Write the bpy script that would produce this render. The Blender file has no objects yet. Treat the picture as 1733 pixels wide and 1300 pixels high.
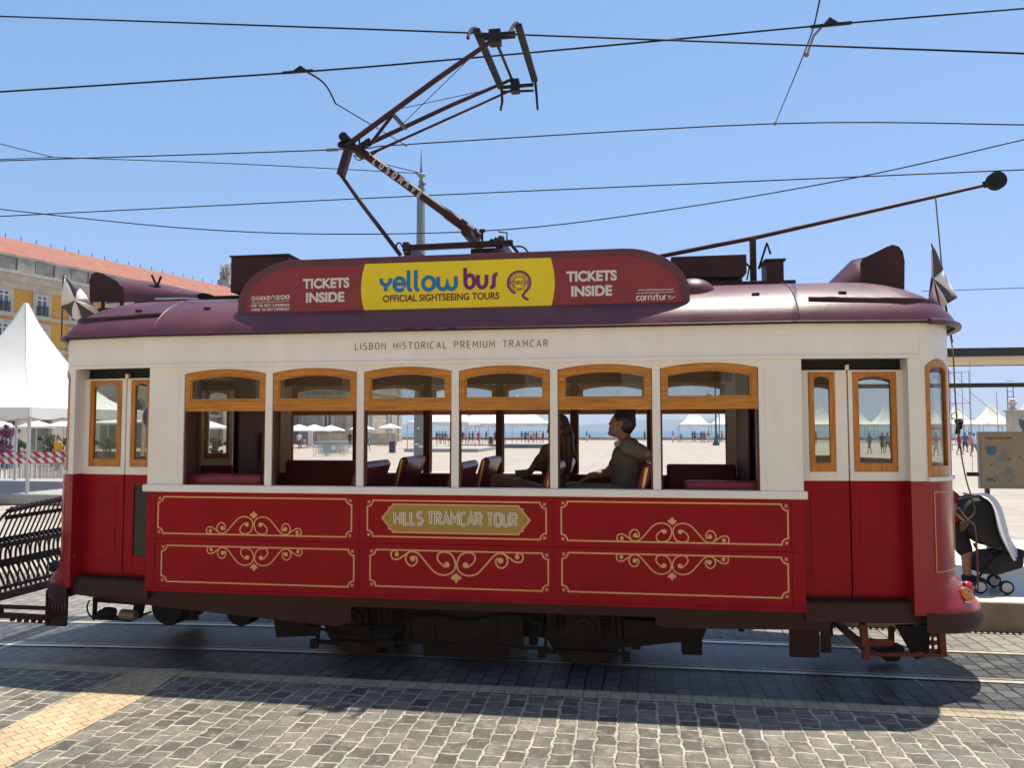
import bpy, bmesh, math, random
from mathutils import Vector, Matrix, Euler
from math import sin, cos, pi, radians, sqrt
random.seed(7)
S = bpy.context.scene
COL = S.collection
# ---------------------------------------------------------------- camera
CW, CH, CF = 1733.0, 1300.0, 1340.0
CAM = Vector((0.0, -6.5545, 2.0991)); YAW, PIT, ROL = 0.1539, 0.0564, -0.001
fw = Vector((-sin(YAW)*cos(PIT), cos(YAW)*cos(PIT), sin(PIT)))
r0 = Vector((cos(YAW), sin(YAW), 0)); u0 = r0.cross(fw)
rt = r0*cos(ROL) + u0*sin(ROL); up = u0*cos(ROL) - r0*sin(ROL)
cd = bpy.data.cameras.new('camera'); cam = bpy.data.objects.new('camera', cd); COL.objects.link(cam)
cd.sensor_fit = 'HORIZONTAL'; cd.sensor_width = 36.0; cd.lens = 36.0*CF/CW
cd.clip_start = 0.1; cd.clip_end = 20000
cam.matrix_world = Matrix(((rt.x, up.x, -fw.x, CAM.x), (rt.y, up.y, -fw.y, CAM.y), (rt.z, up.z, -fw.z, CAM.z), (0, 0, 0, 1)))
S.camera = cam
# ---------------------------------------------------------------- light
EL, AZ = radians(74.0), radians(36.0)       # the sun stands high behind the tram (+Y)
w = bpy.data.worlds.new('World'); S.world = w; w.use_nodes = True
nt = w.node_tree; nt.nodes.clear()
sky = nt.nodes.new('ShaderNodeTexSky'); sky.sky_type = 'NISHITA'; sky.sun_disc = False
sky.sun_elevation = EL; sky.sun_rotation = AZ; sky.altitude = 0; sky.air_density = 1.0; sky.dust_density = 0.6; sky.ozone_density = 1.0
bg = nt.nodes.new('ShaderNodeBackground'); bg.inputs[1].default_value = 0.10
wo = nt.nodes.new('ShaderNodeOutputWorld')
# soft shoulder: the milky air over the river keeps the low sky from burning out
def vm(op, a, b):
    n = nt.nodes.new('ShaderNodeVectorMath'); n.operation = op
    for i, q in enumerate((a, b)):
        if isinstance(q, tuple): n.inputs[i].default_value = q
        else: nt.links.new(q, n.inputs[i])
    return n.outputs[0]
dn = vm('ADD', vm('MULTIPLY', sky.outputs[0], (0.2, 0.35, 0.15)), (1, 1, 1))
nt.links.new(vm('MULTIPLY', vm('DIVIDE', sky.outputs[0], dn), (1.2, 2.03, 1.85)), bg.inputs[0]); nt.links.new(bg.outputs[0], wo.inputs[0])
sl = bpy.data.lights.new('sun', 'SUN'); sl.energy = 4.2; sl.angle = radians(0.53); sl.color = (1.0, 0.94, 0.83)
so = bpy.data.objects.new('sun', sl); COL.objects.link(so)
sd = Vector((sin(AZ)*cos(EL), cos(AZ)*cos(EL), sin(EL)))
so.rotation_euler = sd.to_track_quat('Z', 'Y').to_euler(); so.location = (0, 0, 60)
S.view_settings.view_transform = 'Standard'; S.view_settings.look = 'None'
S.view_settings.exposure = 0.72; S.view_settings.gamma = 1.0; S.view_settings.use_curve_mapping = False
S.render.engine = 'CYCLES'
try:
    S.cycles.use_denoising = True; S.cycles.max_bounces = 10; S.cycles.transparent_max_bounces = 24
    S.cycles.caustics_reflective = False; S.cycles.caustics_refractive = False; S.cycles.sample_clamp_indirect = 8
except Exception: pass

# ---------------------------------------------------------------- measuring the photograph
def ray(px, py): return fw + rt*((px-CW/2)/CF) - up*((py-CH/2)/CF)
def at(px, py, Y):
    d = ray(px, py); return CAM + d*((Y-CAM.y)/d.y)
def gr(px, py, z=0.0):
    d = ray(px, py); return CAM + d*((z-CAM.z)/d.z)
def hit(px, py, P0, n):
    d = ray(px, py); return CAM + d*((P0-CAM).dot(n)/d.dot(n))

# ---------------------------------------------------------------- materials
MATS = {}
def mat(name, col, rough=0.5, metal=0.0, var=0.0, scale=6.0, bump=0.0, bscale=40.0, spec=0.5, coat=0.0, stretch=None, dirt=None):
    if name in MATS: return MATS[name]
    m = bpy.data.materials.new(name); m.use_nodes = True; MATS[name] = m
    n = m.node_tree.nodes; L = m.node_tree.links; b = n['Principled BSDF']
    b.inputs['Base Color'].default_value = (*col, 1); b.inputs['Roughness'].default_value = rough
    b.inputs['Metallic'].default_value = metal; b.inputs['Specular IOR Level'].default_value = spec
    b.inputs['Coat Weight'].default_value = coat
    tc = n.new('ShaderNodeTexCoord'); vec = tc.outputs['Object']
    if stretch:
        mp = n.new('ShaderNodeMapping'); mp.inputs['Scale'].default_value = stretch; L.new(vec, mp.inputs[0]); vec = mp.outputs[0]
    if var > 0 or dirt:
        no = n.new('ShaderNodeTexNoise'); no.inputs['Scale'].default_value = scale; no.inputs['Detail'].default_value = 6; L.new(vec, no.inputs['Vector'])
        rp = n.new('ShaderNodeValToRGB'); rp.color_ramp.elements[0].position = 0.3; rp.color_ramp.elements[1].position = 0.7
        c0 = dirt if dirt else tuple(max(0, c*(1-var)) for c in col); c1 = tuple(min(1, c*(1+var)) for c in col)
        rp.color_ramp.elements[0].color = (*c0, 1); rp.color_ramp.elements[1].color = (*c1, 1)
        L.new(no.outputs[0], rp.inputs[0]); L.new(rp.outputs[0], b.inputs['Base Color'])
        mr = n.new('ShaderNodeMapRange'); mr.inputs[3].default_value = max(0, rough-0.08); mr.inputs[4].default_value = min(1, rough+0.1)
        L.new(no.outputs[0], mr.inputs[0]); L.new(mr.outputs[0], b.inputs['Roughness'])
    if bump > 0:
        n2 = n.new('ShaderNodeTexNoise'); n2.inputs['Scale'].default_value = bscale; n2.inputs['Detail'].default_value = 4; L.new(vec, n2.inputs['Vector'])
        bp = n.new('ShaderNodeBump'); bp.inputs['Strength'].default_value = bump; bp.inputs['Distance'].default_value = 0.01
        L.new(n2.outputs[0], bp.inputs['Height']); L.new(bp.outputs[0], b.inputs['Normal'])
    return m
def brickmat(name, c1, c2, mortar, bw, bh, ms=0.012, rough=0.75, swap=False, wob=0.02, bump=0.5, stain=0.25, plane='XY', offset=0.5, smooth=0.1, bias=0.0, rot=0.0, chips=0.0, worn=0.0):
    m = bpy.data.materials.new(name); m.use_nodes = True; MATS[name] = m
    n = m.node_tree.nodes; L = m.node_tree.links; b = n['Principled BSDF']; b.inputs['Roughness'].default_value = rough
    tc = n.new('ShaderNodeTexCoord'); sp = n.new('ShaderNodeSeparateXYZ')
    L.new(tc.outputs['Object'], sp.inputs[0]); cb = n.new('ShaderNodeCombineXYZ')
    a = {'XY': (0, 1), 'XZ': (0, 2), 'YZ': (1, 2)}[plane]
    if swap: a = (a[1], a[0])
    L.new(sp.outputs[a[0]], cb.inputs[0]); L.new(sp.outputs[a[1]], cb.inputs[1])
    n1 = n.new('ShaderNodeTexNoise'); n1.inputs['Scale'].default_value = 2.2; n1.inputs['Detail'].default_value = 5; n1.inputs['Roughness'].default_value = 0.62
    L.new(tc.outputs['Object'], n1.inputs['Vector'])
    sb = n.new('ShaderNodeVectorMath'); sb.operation = 'SUBTRACT'; sb.inputs[1].default_value = (0.5, 0.5, 0.5)
    L.new(n1.outputs['Color'], sb.inputs[0])
    sc = n.new('ShaderNodeVectorMath'); sc.operation = 'SCALE'; sc.inputs[3].default_value = wob*6; L.new(sb.outputs[0], sc.inputs[0])
    ad = n.new('ShaderNodeVectorMath'); L.new(cb.outputs[0], ad.inputs[0]); L.new(sc.outputs[0], ad.inputs[1])
    if worn:
        nw = n.new('ShaderNodeTexNoise'); nw.inputs['Scale'].default_value = 11; nw.inputs['Detail'].default_value = 3; L.new(tc.outputs['Object'], nw.inputs['Vector'])
        s2 = n.new('ShaderNodeVectorMath'); s2.operation = 'SUBTRACT'; s2.inputs[1].default_value = (0.5, 0.5, 0.5); L.new(nw.outputs['Color'], s2.inputs[0])
        c2_ = n.new('ShaderNodeVectorMath'); c2_.operation = 'SCALE'; c2_.inputs[3].default_value = 0.045; L.new(s2.outputs[0], c2_.inputs[0])
        a2 = n.new('ShaderNodeVectorMath'); L.new(ad.outputs[0], a2.inputs[0]); L.new(c2_.outputs[0], a2.inputs[1]); ad = a2
    mp = n.new('ShaderNodeMapping'); mp.inputs['Rotation'].default_value = (0, 0, rot); L.new(ad.outputs[0], mp.inputs[0])
    br = n.new('ShaderNodeTexBrick'); br.offset = offset; br.inputs['Scale'].default_value = 1.0
    br.inputs['Brick Width'].default_value = bw; br.inputs['Row Height'].default_value = bh; br.inputs['Mortar Size'].default_value = ms
    br.inputs['Mortar Smooth'].default_value = smooth; br.inputs['Bias'].default_value = bias
    br.inputs['Color1'].default_value = (*c1, 1); br.inputs['Color2'].default_value = (*c2, 1); br.inputs['Mortar'].default_value = (*mortar, 1)
    L.new(mp.outputs[0], br.inputs['Vector'])
    bcol = br.outputs['Color']
    if worn:       # the joint filling shows only here and there; elsewhere the stones close up
        br.inputs['Mortar'].default_value = (*[(a_+b_)*0.42 for a_, b_ in zip(c1, c2)], 1)
        nj = n.new('ShaderNodeTexNoise'); nj.inputs['Scale'].default_value = 4.5; nj.inputs['Detail'].default_value = 6; nj.inputs['Roughness'].default_value = 0.65; L.new(tc.outputs['Object'], nj.inputs['Vector'])
        mj = n.new('ShaderNodeMapRange'); mj.inputs[1].default_value = 0.36; mj.inputs[2].default_value = 0.60; mj.inputs[3].default_value = 1-worn; L.new(nj.outputs[0], mj.inputs[0])
        mm = n.new('ShaderNodeMath'); mm.operation = 'MULTIPLY'; L.new(br.outputs['Fac'], mm.inputs[0]); L.new(mj.outputs[0], mm.inputs[1])
        mxj = n.new('ShaderNodeMix'); mxj.data_type = 'RGBA'; L.new(mm.outputs[0], mxj.inputs[0]); L.new(br.outputs['Color'], mxj.inputs[6]); mxj.inputs[7].default_value = (*mortar, 1); bcol = mxj.outputs[2]
    n2 = n.new('ShaderNodeTexNoise'); n2.inputs['Scale'].default_value = 0.9; n2.inputs['Detail'].default_value = 8; n2.inputs['Roughness'].default_value = 0.7
    L.new(tc.outputs['Object'], n2.inputs['Vector'])
    mr = n.new('ShaderNodeMapRange'); mr.inputs[1].default_value = 0.3; mr.inputs[2].default_value = 0.7; mr.inputs[3].default_value = 1-stain; mr.inputs[4].default_value = 1+stain
    L.new(n2.outputs[0], mr.inputs[0])
    n3 = n.new('ShaderNodeTexNoise'); n3.inputs['Scale'].default_value = 38; n3.inputs['Detail'].default_value = 4; L.new(tc.outputs['Object'], n3.inputs['Vector'])
    m3 = n.new('ShaderNodeMapRange'); m3.inputs[1].default_value = 0.3; m3.inputs[2].default_value = 0.7; m3.inputs[3].default_value = 0.86; m3.inputs[4].default_value = 1.14; L.new(n3.outputs[0], m3.inputs[0])
    mu = n.new('ShaderNodeMath'); mu.operation = 'MULTIPLY'; L.new(mr.outputs[0], mu.inputs[0]); L.new(m3.outputs[0], mu.inputs[1])
    mx = n.new('ShaderNodeMix'); mx.data_type = 'RGBA'; mx.blend_type = 'MULTIPLY'; mx.inputs[0].default_value = 1.0
    L.new(bcol, mx.inputs[6]); L.new(mu.outputs[0], mx.inputs[7]); out = mx.outputs[2]
    if chips > 0:      # pale sand scattered over the stones
        n4 = n.new('ShaderNodeTexNoise'); n4.inputs['Scale'].default_value = 7; n4.inputs['Detail'].default_value = 10; n4.inputs['Roughness'].default_value = 0.75; L.new(tc.outputs['Object'], n4.inputs['Vector'])
        m4 = n.new('ShaderNodeMapRange'); m4.inputs[1].default_value = 0.5; m4.inputs[2].default_value = 0.75; m4.inputs[4].default_value = chips; L.new(n4.outputs[0], m4.inputs[0])
        mz = n.new('ShaderNodeMix'); mz.data_type = 'RGBA'; L.new(m4.outputs[0], mz.inputs[0]); L.new(out, mz.inputs[6]); mz.inputs[7].default_value = (*mortar, 1); out = mz.outputs[2]
    L.new(out, b.inputs['Base Color'])
    hs = n.new('ShaderNodeMath'); hs.operation = 'SUBTRACT'; hs.inputs[0].default_value = 1.0; L.new(br.outputs['Fac'], hs.inputs[1])
    h2 = n.new('ShaderNodeMath'); h2.operation = 'MULTIPLY_ADD'; L.new(n3.outputs[0], h2.inputs[0]); h2.inputs[1].default_value = 0.35; L.new(hs.outputs[0], h2.inputs[2])
    bp = n.new('ShaderNodeBump'); bp.inputs['Strength'].default_value = bump; bp.inputs['Distance'].default_value = 0.012
    L.new(h2.outputs[0], bp.inputs['Height']); L.new(bp.outputs[0], b.inputs['Normal'])
    return m
def glassmat(name, tint=(0.9, 0.92, 0.9), refl=1.0):
    m = bpy.data.materials.new(name); m.use_nodes = True; MATS[name] = m
    n = m.node_tree.nodes; L = m.node_tree.links; n.clear()
    o = n.new('ShaderNodeOutputMaterial'); t = n.new('ShaderNodeBsdfTransparent'); t.inputs[0].default_value = (*tint, 1)
    g = n.new('ShaderNodeBsdfGlossy'); g.inputs['Roughness'].default_value = 0.02
    fr = n.new('ShaderNodeLayerWeight'); fr.inputs[0].default_value = 0.5       # 0.04 face on, rising at grazing angles
    pw = n.new('ShaderNodeMath'); pw.operation = 'POWER'; pw.inputs[1].default_value = 5.0; L.new(fr.outputs['Facing'], pw.inputs[0])
    ml = n.new('ShaderNodeMath'); ml.operation = 'MULTIPLY_ADD'; ml.inputs[1].default_value = 0.9*refl; ml.inputs[2].default_value = 0.055*refl; L.new(pw.outputs[0], ml.inputs[0])
    mx = n.new('ShaderNodeMixShader'); L.new(ml.outputs[0], mx.inputs[0]); L.new(t.outputs[0], mx.inputs[1]); L.new(g.outputs[0], mx.inputs[2]); L.new(mx.outputs[0], o.inputs[0])
    return m
def woodmat(name, ca, cb_, rough=0.35, axis=(1.2, 14, 14), coat=0.25):
    m = bpy.data.materials.new(name); m.use_nodes = True; MATS[name] = m
    n = m.node_tree.nodes; L = m.node_tree.links; b = n['Principled BSDF']; b.inputs['Roughness'].default_value = rough; b.inputs['Coat Weight'].default_value = coat
    if coat == 0: b.inputs['Specular IOR Level'].default_value = 0.2
    tc = n.new('ShaderNodeTexCoord'); mp = n.new('ShaderNodeMapping'); mp.inputs['Scale'].default_value = axis; L.new(tc.outputs['Object'], mp.inputs[0])
    no = n.new('ShaderNodeTexNoise'); no.inputs['Scale'].default_value = 3.5; no.inputs['Detail'].default_value = 8; no.inputs['Roughness'].default_value = 0.6; L.new(mp.outputs[0], no.inputs['Vector'])
    rp = n.new('ShaderNodeValToRGB'); rp.color_ramp.elements[0].position = 0.32; rp.color_ramp.elements[1].position = 0.66
    rp.color_ramp.elements[0].color = (*ca, 1); rp.color_ramp.elements[1].color = (*cb_, 1); L.new(no.outputs[0], rp.inputs[0])
    vo = n.new('ShaderNodeTexVoronoi'); vo.inputs['Scale'].default_value = 5.0; L.new(tc.outputs['Object'], vo.inputs['Vector'])   # knots
    kr = n.new('ShaderNodeMapRange'); kr.inputs[1].default_value = 0.02; kr.inputs[2].default_value = 0.06; kr.inputs[3].default_value = 0.35; kr.inputs[4].default_value = 1.0; L.new(vo.outputs['Distance'], kr.inputs[0])
    mx = n.new('ShaderNodeMix'); mx.data_type = 'RGBA'; mx.blend_type = 'MULTIPLY'; mx.inputs[0].default_value = 1; L.new(rp.outputs[0], mx.inputs[6]); L.new(kr.outputs[0], mx.inputs[7])
    L.new(mx.outputs[2], b.inputs['Base Color'])
    return m

# ---------------------------------------------------------------- mesh builder
class MB:
    def __init__(s): s.v = []; s.f = []
    def add(s, vs, fs):
        o = len(s.v); s.v += [tuple(p) for p in vs]; s.f += [tuple(i+o for i in f) for f in fs]; return s
    def box(s, x0, x1, y0, y1, z0, z1):
        return s.add([(x0,y0,z0),(x1,y0,z0),(x1,y1,z0),(x0,y1,z0),(x0,y0,z1),(x1,y0,z1),(x1,y1,z1),(x0,y1,z1)],
                     [(0,3,2,1),(4,5,6,7),(0,1,5,4),(1,2,6,5),(2,3,7,6),(3,0,4,7)])
    def obox(s, a, b, wid, hei, upv=(0,0,1)):       # a bar of rectangular section from a to b
        a, b = Vector(a), Vector(b); d = (b-a).normalized(); u = Vector(upv)
        if abs(d.dot(u)) > 0.95: u = Vector((0, 1, 0))
        sd_ = d.cross(u).normalized(); u = sd_.cross(d).normalized(); vs = []
        for p in (a, b):
            for i, j in ((-1,-1),(1,-1),(1,1),(-1,1)): vs.append(p + sd_*(i*wid/2) + u*(j*hei/2))
        return s.add(vs, [(0,1,2,3),(7,6,5,4),(0,4,5,1),(1,5,6,2),(2,6,7,3),(3,7,4,0)])
    def tube(s, pts, r, n=8, cap=True):
        pts = [Vector(p) for p in pts]; R_ = r if isinstance(r, (list, tuple)) else [r]*len(pts); vs = []; fs = []
        ref = None
        for i, p in enumerate(pts):
            d = (pts[min(i+1, len(pts)-1)] - pts[max(i-1, 0)])
            d = d.normalized() if d.length > 1e-9 else Vector((0,0,1))
            if ref is None: ref = Vector((0,0,1)) if abs(d.z) < 0.9 else Vector((1,0,0))
            a = d.cross(ref).normalized(); b = a.cross(d).normalized(); ref = b
            for k in range(n):
                t = 2*pi*k/n; vs.append(p + (a*cos(t)+b*sin(t))*R_[i])
        for i in range(len(pts)-1):
            for k in range(n): fs.append((i*n+k, i*n+(k+1)%n, (i+1)*n+(k+1)%n, (i+1)*n+k))
        if cap: fs.append(tuple(range(n-1,-1,-1))); fs.append(tuple(range((len(pts)-1)*n, len(pts)*n)))
        return s.add(vs, fs)
    def cyl(s, a, b, r, n=20, r2=None): return s.tube([a, b], [r, r if r2 is None else r2], n)
    def lathe(s, c, prof, n=20, axis='Z'):
        vs = []; fs = []; c = Vector(c)
        for r, h in prof:
            for k in range(n):
                t = 2*pi*k/n; q = (r*cos(t), r*sin(t), h)
                q = {'Z': q, 'Y': (q[0], q[2], q[1]), 'X': (q[2], q[0], q[1])}[axis]
                vs.append(c + Vector(q))
        m = len(prof)
        for i in range(m-1):
            for k in range(n): fs.append((i*n+k, i*n+(k+1)%n, (i+1)*n+(k+1)%n, (i+1)*n+k))
        fs.append(tuple(range(n-1,-1,-1))); fs.append(tuple(range((m-1)*n, m*n)))
        return s.add(vs, fs)
    def prism(s, poly, y0, y1):                       # poly in (x, z), extruded along y
        n = len(poly)
        vs = [(x, y0, z) for x, z in poly] + [(x, y1, z) for x, z in poly]
        fs = [tuple(range(n)), tuple(range(2*n-1, n-1, -1))] + [(i, i+n, (i+1) % n+n, (i+1) % n) for i in range(n)]
        return s.add(vs, fs)
    def prism3(s, poly, off):                         # any planar polygon with an offset vector
        n = len(poly); off = Vector(off)
        vs = [Vector(p) for p in poly] + [Vector(p)+off for p in poly]
        fs = [tuple(range(n)), tuple(range(2*n-1, n-1, -1))] + [(i, i+n, (i+1) % n+n, (i+1) % n) for i in range(n)]
        return s.add(vs, fs)
    def grid(s, rows, closed=False):
        m = len(rows); n = len(rows[0]); o = [p for r in rows for p in r]; fs = []
        for i in range(m-1):
            for k in range(n if closed else n-1):
                fs.append((i*n+k, i*n+(k+1) % n, (i+1)*n+(k+1) % n, (i+1)*n+k))
        return s.add(o, fs)
    def sphere(s, c, r, n=12, m=8):
        r = (r, r, r) if not isinstance(r, (tuple, list)) else r
        rows = []
        for i in range(m+1):
            a = pi*i/m - pi/2; a = max(-pi/2+0.001, min(pi/2-0.001, a))
            rows.append([(c[0]+r[0]*cos(a)*cos(2*pi*k/n), c[1]+r[1]*cos(a)*sin(2*pi*k/n), c[2]+r[2]*sin(a)) for k in range(n)])
        return s.grid(rows, True)
    def build(s, name, m, parent=None, smooth=None, bevel=0.0, seg=2, fix=True):
        me = bpy.data.meshes.new(name); me.from_pydata(s.v, [], s.f); me.update()
        if fix:
            bm = bmesh.new(); bm.from_mesh(me); bmesh.ops.recalc_face_normals(bm, faces=bm.faces[:]); bm.to_mesh(me); bm.free()
        ob = bpy.data.objects.new(name, me); COL.objects.link(ob)
        if m is not None: me.materials.append(m)
        if smooth is not None:
            for p in me.polygons: p.use_smooth = True
            try: me.set_sharp_from_angle(angle=radians(smooth))
            except Exception: pass
        if bevel > 0:
            bv = ob.modifiers.new('bevel', 'BEVEL'); bv.width = bevel; bv.segments = seg; bv.limit_method = 'ANGLE'; bv.angle_limit = radians(40)
        if parent is not None: ob.parent = parent; ob.matrix_parent_inverse = Matrix.Translation(-parent_loc(parent))
        return ob
def parent_loc(o):
    v = Vector(o.location)
    if o.parent is not None: return Vector((0,0,0))
    return v
def tag(o, label, cat=None, group=None, kind=None):
    if label: o['label'] = label
    if cat: o['category'] = cat
    if group: o['group'] = group
    if kind: o['kind'] = kind
    return o
def thing(name, loc, label, cat, group=None):
    o = bpy.data.objects.new(name, None); COL.objects.link(o); o.location = loc; o.empty_display_size = 0.2
    return tag(o, label, cat, group)
def structure(o): o['kind'] = 'structure'; return o
def catmull(pts, k=6):
    P = [Vector(p) for p in pts]; out = []
    for i in range(len(P)-1):
        a, b, c, d = P[max(i-1, 0)], P[i], P[i+1], P[min(i+2, len(P)-1)]
        for j in range(k):
            t = j/k; out.append(0.5*((2*b)+(c-a)*t+(2*a-5*b+4*c-d)*t*t+(3*b-a-3*c+d)*t**3))
    out.append(P[-1]); return out
def copy_tree(o, parent=None):
    c = o.copy(); COL.objects.link(c)
    if parent is not None: c.parent = parent
    for ch in list(o.children): copy_tree(ch, c)
    return c
# flat painted lines on a plane y = const (x, z coordinates)
RB = [0]
def ribbon(mb, pts, wd, y, closed=False):
    RB[0] = (RB[0]+1) % 4; y -= 0.00035*RB[0]           # every stroke lies a hair above the last
    P = [Vector((p[0], p[1])) for p in pts]; n = len(P); vs = []; fs = []
    for i in range(n):
        a = P[i-1] if (i > 0 or closed) else P[i]; b = P[(i+1) % n] if (i < n-1 or closed) else P[i]
        d1 = (P[i]-a); d2 = (b-P[i])
        d1 = d1.normalized() if d1.length > 1e-9 else d2.normalized(); d2 = d2.normalized() if d2.length > 1e-9 else d1
        t = d1+d2; t = t.normalized() if t.length > 1e-6 else d1
        nn = Vector((-t.y, t.x)); k = max(0.45, abs(nn.dot(Vector((-d1.y, d1.x))))); nn = nn*(wd/2/k)
        yy = y if closed else y-0.00004*i
        vs += [(P[i].x+nn.x, yy, P[i].y+nn.y), (P[i].x-nn.x, yy, P[i].y-nn.y)]
    for i in range(n if closed else n-1):
        j = (i+1) % n; fs.append((2*i, 2*i+1, 2*j+1, 2*j))
    return mb.add(vs, fs)
def disc(mb, x, z, r, y, n=14):
    RB[0] = (RB[0]+1) % 4; y -= 0.0003*RB[0]
    return mb.add([(x+r*cos(2*pi*k/n), y, z+r*sin(2*pi*k/n)) for k in range(n)], [tuple(range(n))])
def arc(cx, cy, rx, ry, a0, a1, n=8): return [(cx+rx*cos(radians(a0+(a1-a0)*i/n)), cy+ry*sin(radians(a0+(a1-a0)*i/n))) for i in range(n+1)]
# a single-line alphabet: letter -> (width, strokes)
def _glyphs():
    g = {}; W_ = 0.56
    rr = lambda x0, x1, y0, y1, r: arc(x1-r, y1-r, r, r, 0, 90, 4)+arc(x0+r, y1-r, r, r, 90, 180, 4)+arc(x0+r, y0+r, r, r, 180, 270, 4)+arc(x1-r, y0+r, r, r, 270, 360, 4)
    o = rr(0, W_, 0, 1, 0.24); g['O'] = (W_, [o+[o[0]]])
    g['Q'] = (W_, [o+[o[0]], [(0.34, 0.22), (0.58, -0.06)]])
    g['A'] = (0.6, [[(0, 0), (0.3, 1), (0.6, 0)], [(0.11, 0.33), (0.49, 0.33)]])
    g['B'] = (0.54, [[(0, 0.5), (0, 1)]+arc(0.26, 0.76, 0.24, 0.24, 90, -90, 6)+[(0, 0.52)], [(0, 0.52)]+arc(0.28, 0.26, 0.26, 0.26, 90, -90, 6)+[(0, 0), (0, 0.52)]])
    g['C'] = (0.52, [[(0.52, 0.98)]+arc(0.28, 0.72, 0.28, 0.28, 85, 180, 5)+arc(0.28, 0.28, 0.28, 0.28, 180, 275, 5)+[(0.52, 0.02)]])
    g['D'] = (0.56, [[(0, 0), (0, 1), (0.26, 1)]+arc(0.26, 0.7, 0.3, 0.3, 90, 0, 5)+arc(0.26, 0.3, 0.3, 0.3, 0, -90, 5)+[(0, 0)]])
    g['E'] = (0.46, [[(0.46, 1), (0, 1), (0, 0), (0.46, 0)], [(0, 0.51), (0.4, 0.51)]])
    g['F'] = (0.44, [[(0.44, 1), (0, 1), (0, 0)], [(0, 0.5), (0.38, 0.5)]])
    g['G'] = (0.56, [[(0.54, 0.98)]+arc(0.28, 0.72, 0.28, 0.28, 85, 180, 5)+arc(0.28, 0.28, 0.28, 0.28, 180, 275, 5)+[(0.56, 0.05), (0.56, 0.48), (0.34, 0.48)]])
    g['H'] = (0.56, [[(0, 0), (0, 1)], [(0.56, 0), (0.56, 1)], [(0, 0.5), (0.56, 0.5)]])
    g['I'] = (0.0, [[(0, 0), (0, 1)]])
    g['K'] = (0.54, [[(0, 0), (0, 1)], [(0.52, 1), (0.06, 0.5), (0.54, 0)]])
    g['L'] = (0.44, [[(0, 1), (0, 0), (0.44, 0)]])
    g['M'] = (0.68, [[(0, 0), (0, 1), (0.34, 0.35), (0.68, 1), (0.68, 0)]])
    g['N'] = (0.58, [[(0, 0), (0, 1), (0.58, 0), (0.58, 1)]])
    pb = arc(0.26, 0.75, 0.26, 0.25, 90, -90, 6)
    g['P'] = (0.52, [[(0, 0), (0, 1)]+pb+[(0, 0.5)]])
    g['R'] = (0.54, [[(0, 0), (0, 1)]+pb+[(0, 0.5)], [(0.24, 0.5), (0.54, 0)]])
    g['S'] = (0.5, [[(0.47, 0.94)]+arc(0.25, 0.76, 0.24, 0.24, 60, 250, 7)+arc(0.25, 0.26, 0.25, 0.26, 75, -130, 8)+[(0.0, 0.06)]])
    g['T'] = (0.56, [[(0, 1), (0.56, 1)], [(0.28, 1), (0.28, 0)]])
    g['U'] = (0.56, [[(0, 1)]+arc(0.28, 0.28, 0.28, 0.28, 180, 360, 8)+[(0.56, 1)]])
    g['V'] = (0.6, [[(0, 1), (0.3, 0), (0.6, 1)]])
    g['X'] = (0.56, [[(0, 0), (0.56, 1)], [(0, 1), (0.56, 0)]])
    g['Y'] = (0.58, [[(0, 1), (0.29, 0.5), (0.58, 1)], [(0.29, 0.5), (0.29, 0)]])
    x = 0.66      # lower case (x-height)
    g['y'] = (0.56, [[(0, x)]+arc(0.28, x, 0.28, 0.36, 180, 360, 8), [(0.28, x-0.36), (0.28, 0)]])
    g['e'] = (0.6, [[(0.02, 0.34), (0.6, 0.34)]+arc(0.3, 0.33, 0.3, 0.33, 0, 320, 14)])
    g['l'] = (0.2, [[(0, 1.05)]+arc(0.18, 0.18, 0.18, 0.18, 180, 275, 4)])
    oo = arc(0.32, 0.33, 0.32, 0.33, 0, 360, 16); g['o'] = (0.64, [oo])
    g['w'] = (0.98, [[(0, x)]+arc(0.26, 0.26, 0.26, 0.26, 180, 350, 7)+[(0.51, 0.4)]+arc(0.76, 0.26, 0.24, 0.26, 190, 360, 7)+[(0.98, x)]])
    g['b'] = (0.62, [[(0, 1.05), (0, 0.33)]+arc(0.31, 0.33, 0.31, 0.33, 180, 540, 16)])
    g['u'] = (0.58, [[(0, x)]+arc(0.29, 0.29, 0.29, 0.29, 180, 360, 8)+[(0.58, x)]])
    g['s'] = (0.5, [[(0.5, x)]+arc(0.42, x-0.17, 0.17, 0.17, 90, 180, 4)+arc(0.08, 0.17, 0.17, 0.17, 0, -90, 4)+[(0, 0)]])
    g['c'] = (0.55, [arc(0.33, 0.33, 0.33, 0.33, 45, 315, 12)])
    g['a'] = (0.62, [arc(0.31, 0.33, 0.31, 0.33, 30, 330, 12), [(0.62, x), (0.62, 0)]])
    g['r'] = (0.36, [[(0, 0), (0, 0.4)]+arc(0.26, 0.4, 0.26, 0.26, 180, 85, 5)+[(0.36, x)]])
    g['i'] = (0.0, [[(0, 0), (0, x)], [(0, x+0.16), (0, x+0.27)]])
    g['t'] = (0.34, [[(0.04, 0.95)]+arc(0.22, 0.18, 0.18, 0.18, 180, 280, 5), [(-0.1, x), (0.34, x)]])
    return g
GLY = _glyphs()
def layout(txt, gap=0.22, space=0.5):
    x = 0; out = []
    for ch in txt:
        if ch == ' ': x += space; continue
        wd, st = GLY[ch]; out.append((x, ch)); x += wd+gap
    return out, x-gap
def lettering(mb, txt, x0, x1, z0, hgt, stroke, y, gap=0.22, space=0.5):
    """paint txt between x0 and x1 on the plane y, letters hgt tall"""
    lo, total = layout(txt, gap, space); k = (x1-x0-stroke)/total
    for gx, ch in lo:
        for st in GLY[ch][1]:
            ribbon(mb, [(x0+stroke/2+(gx+p[0])*k, z0+stroke/2+p[1]*(hgt-stroke)) for p in st], stroke, y)
    return mb
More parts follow.
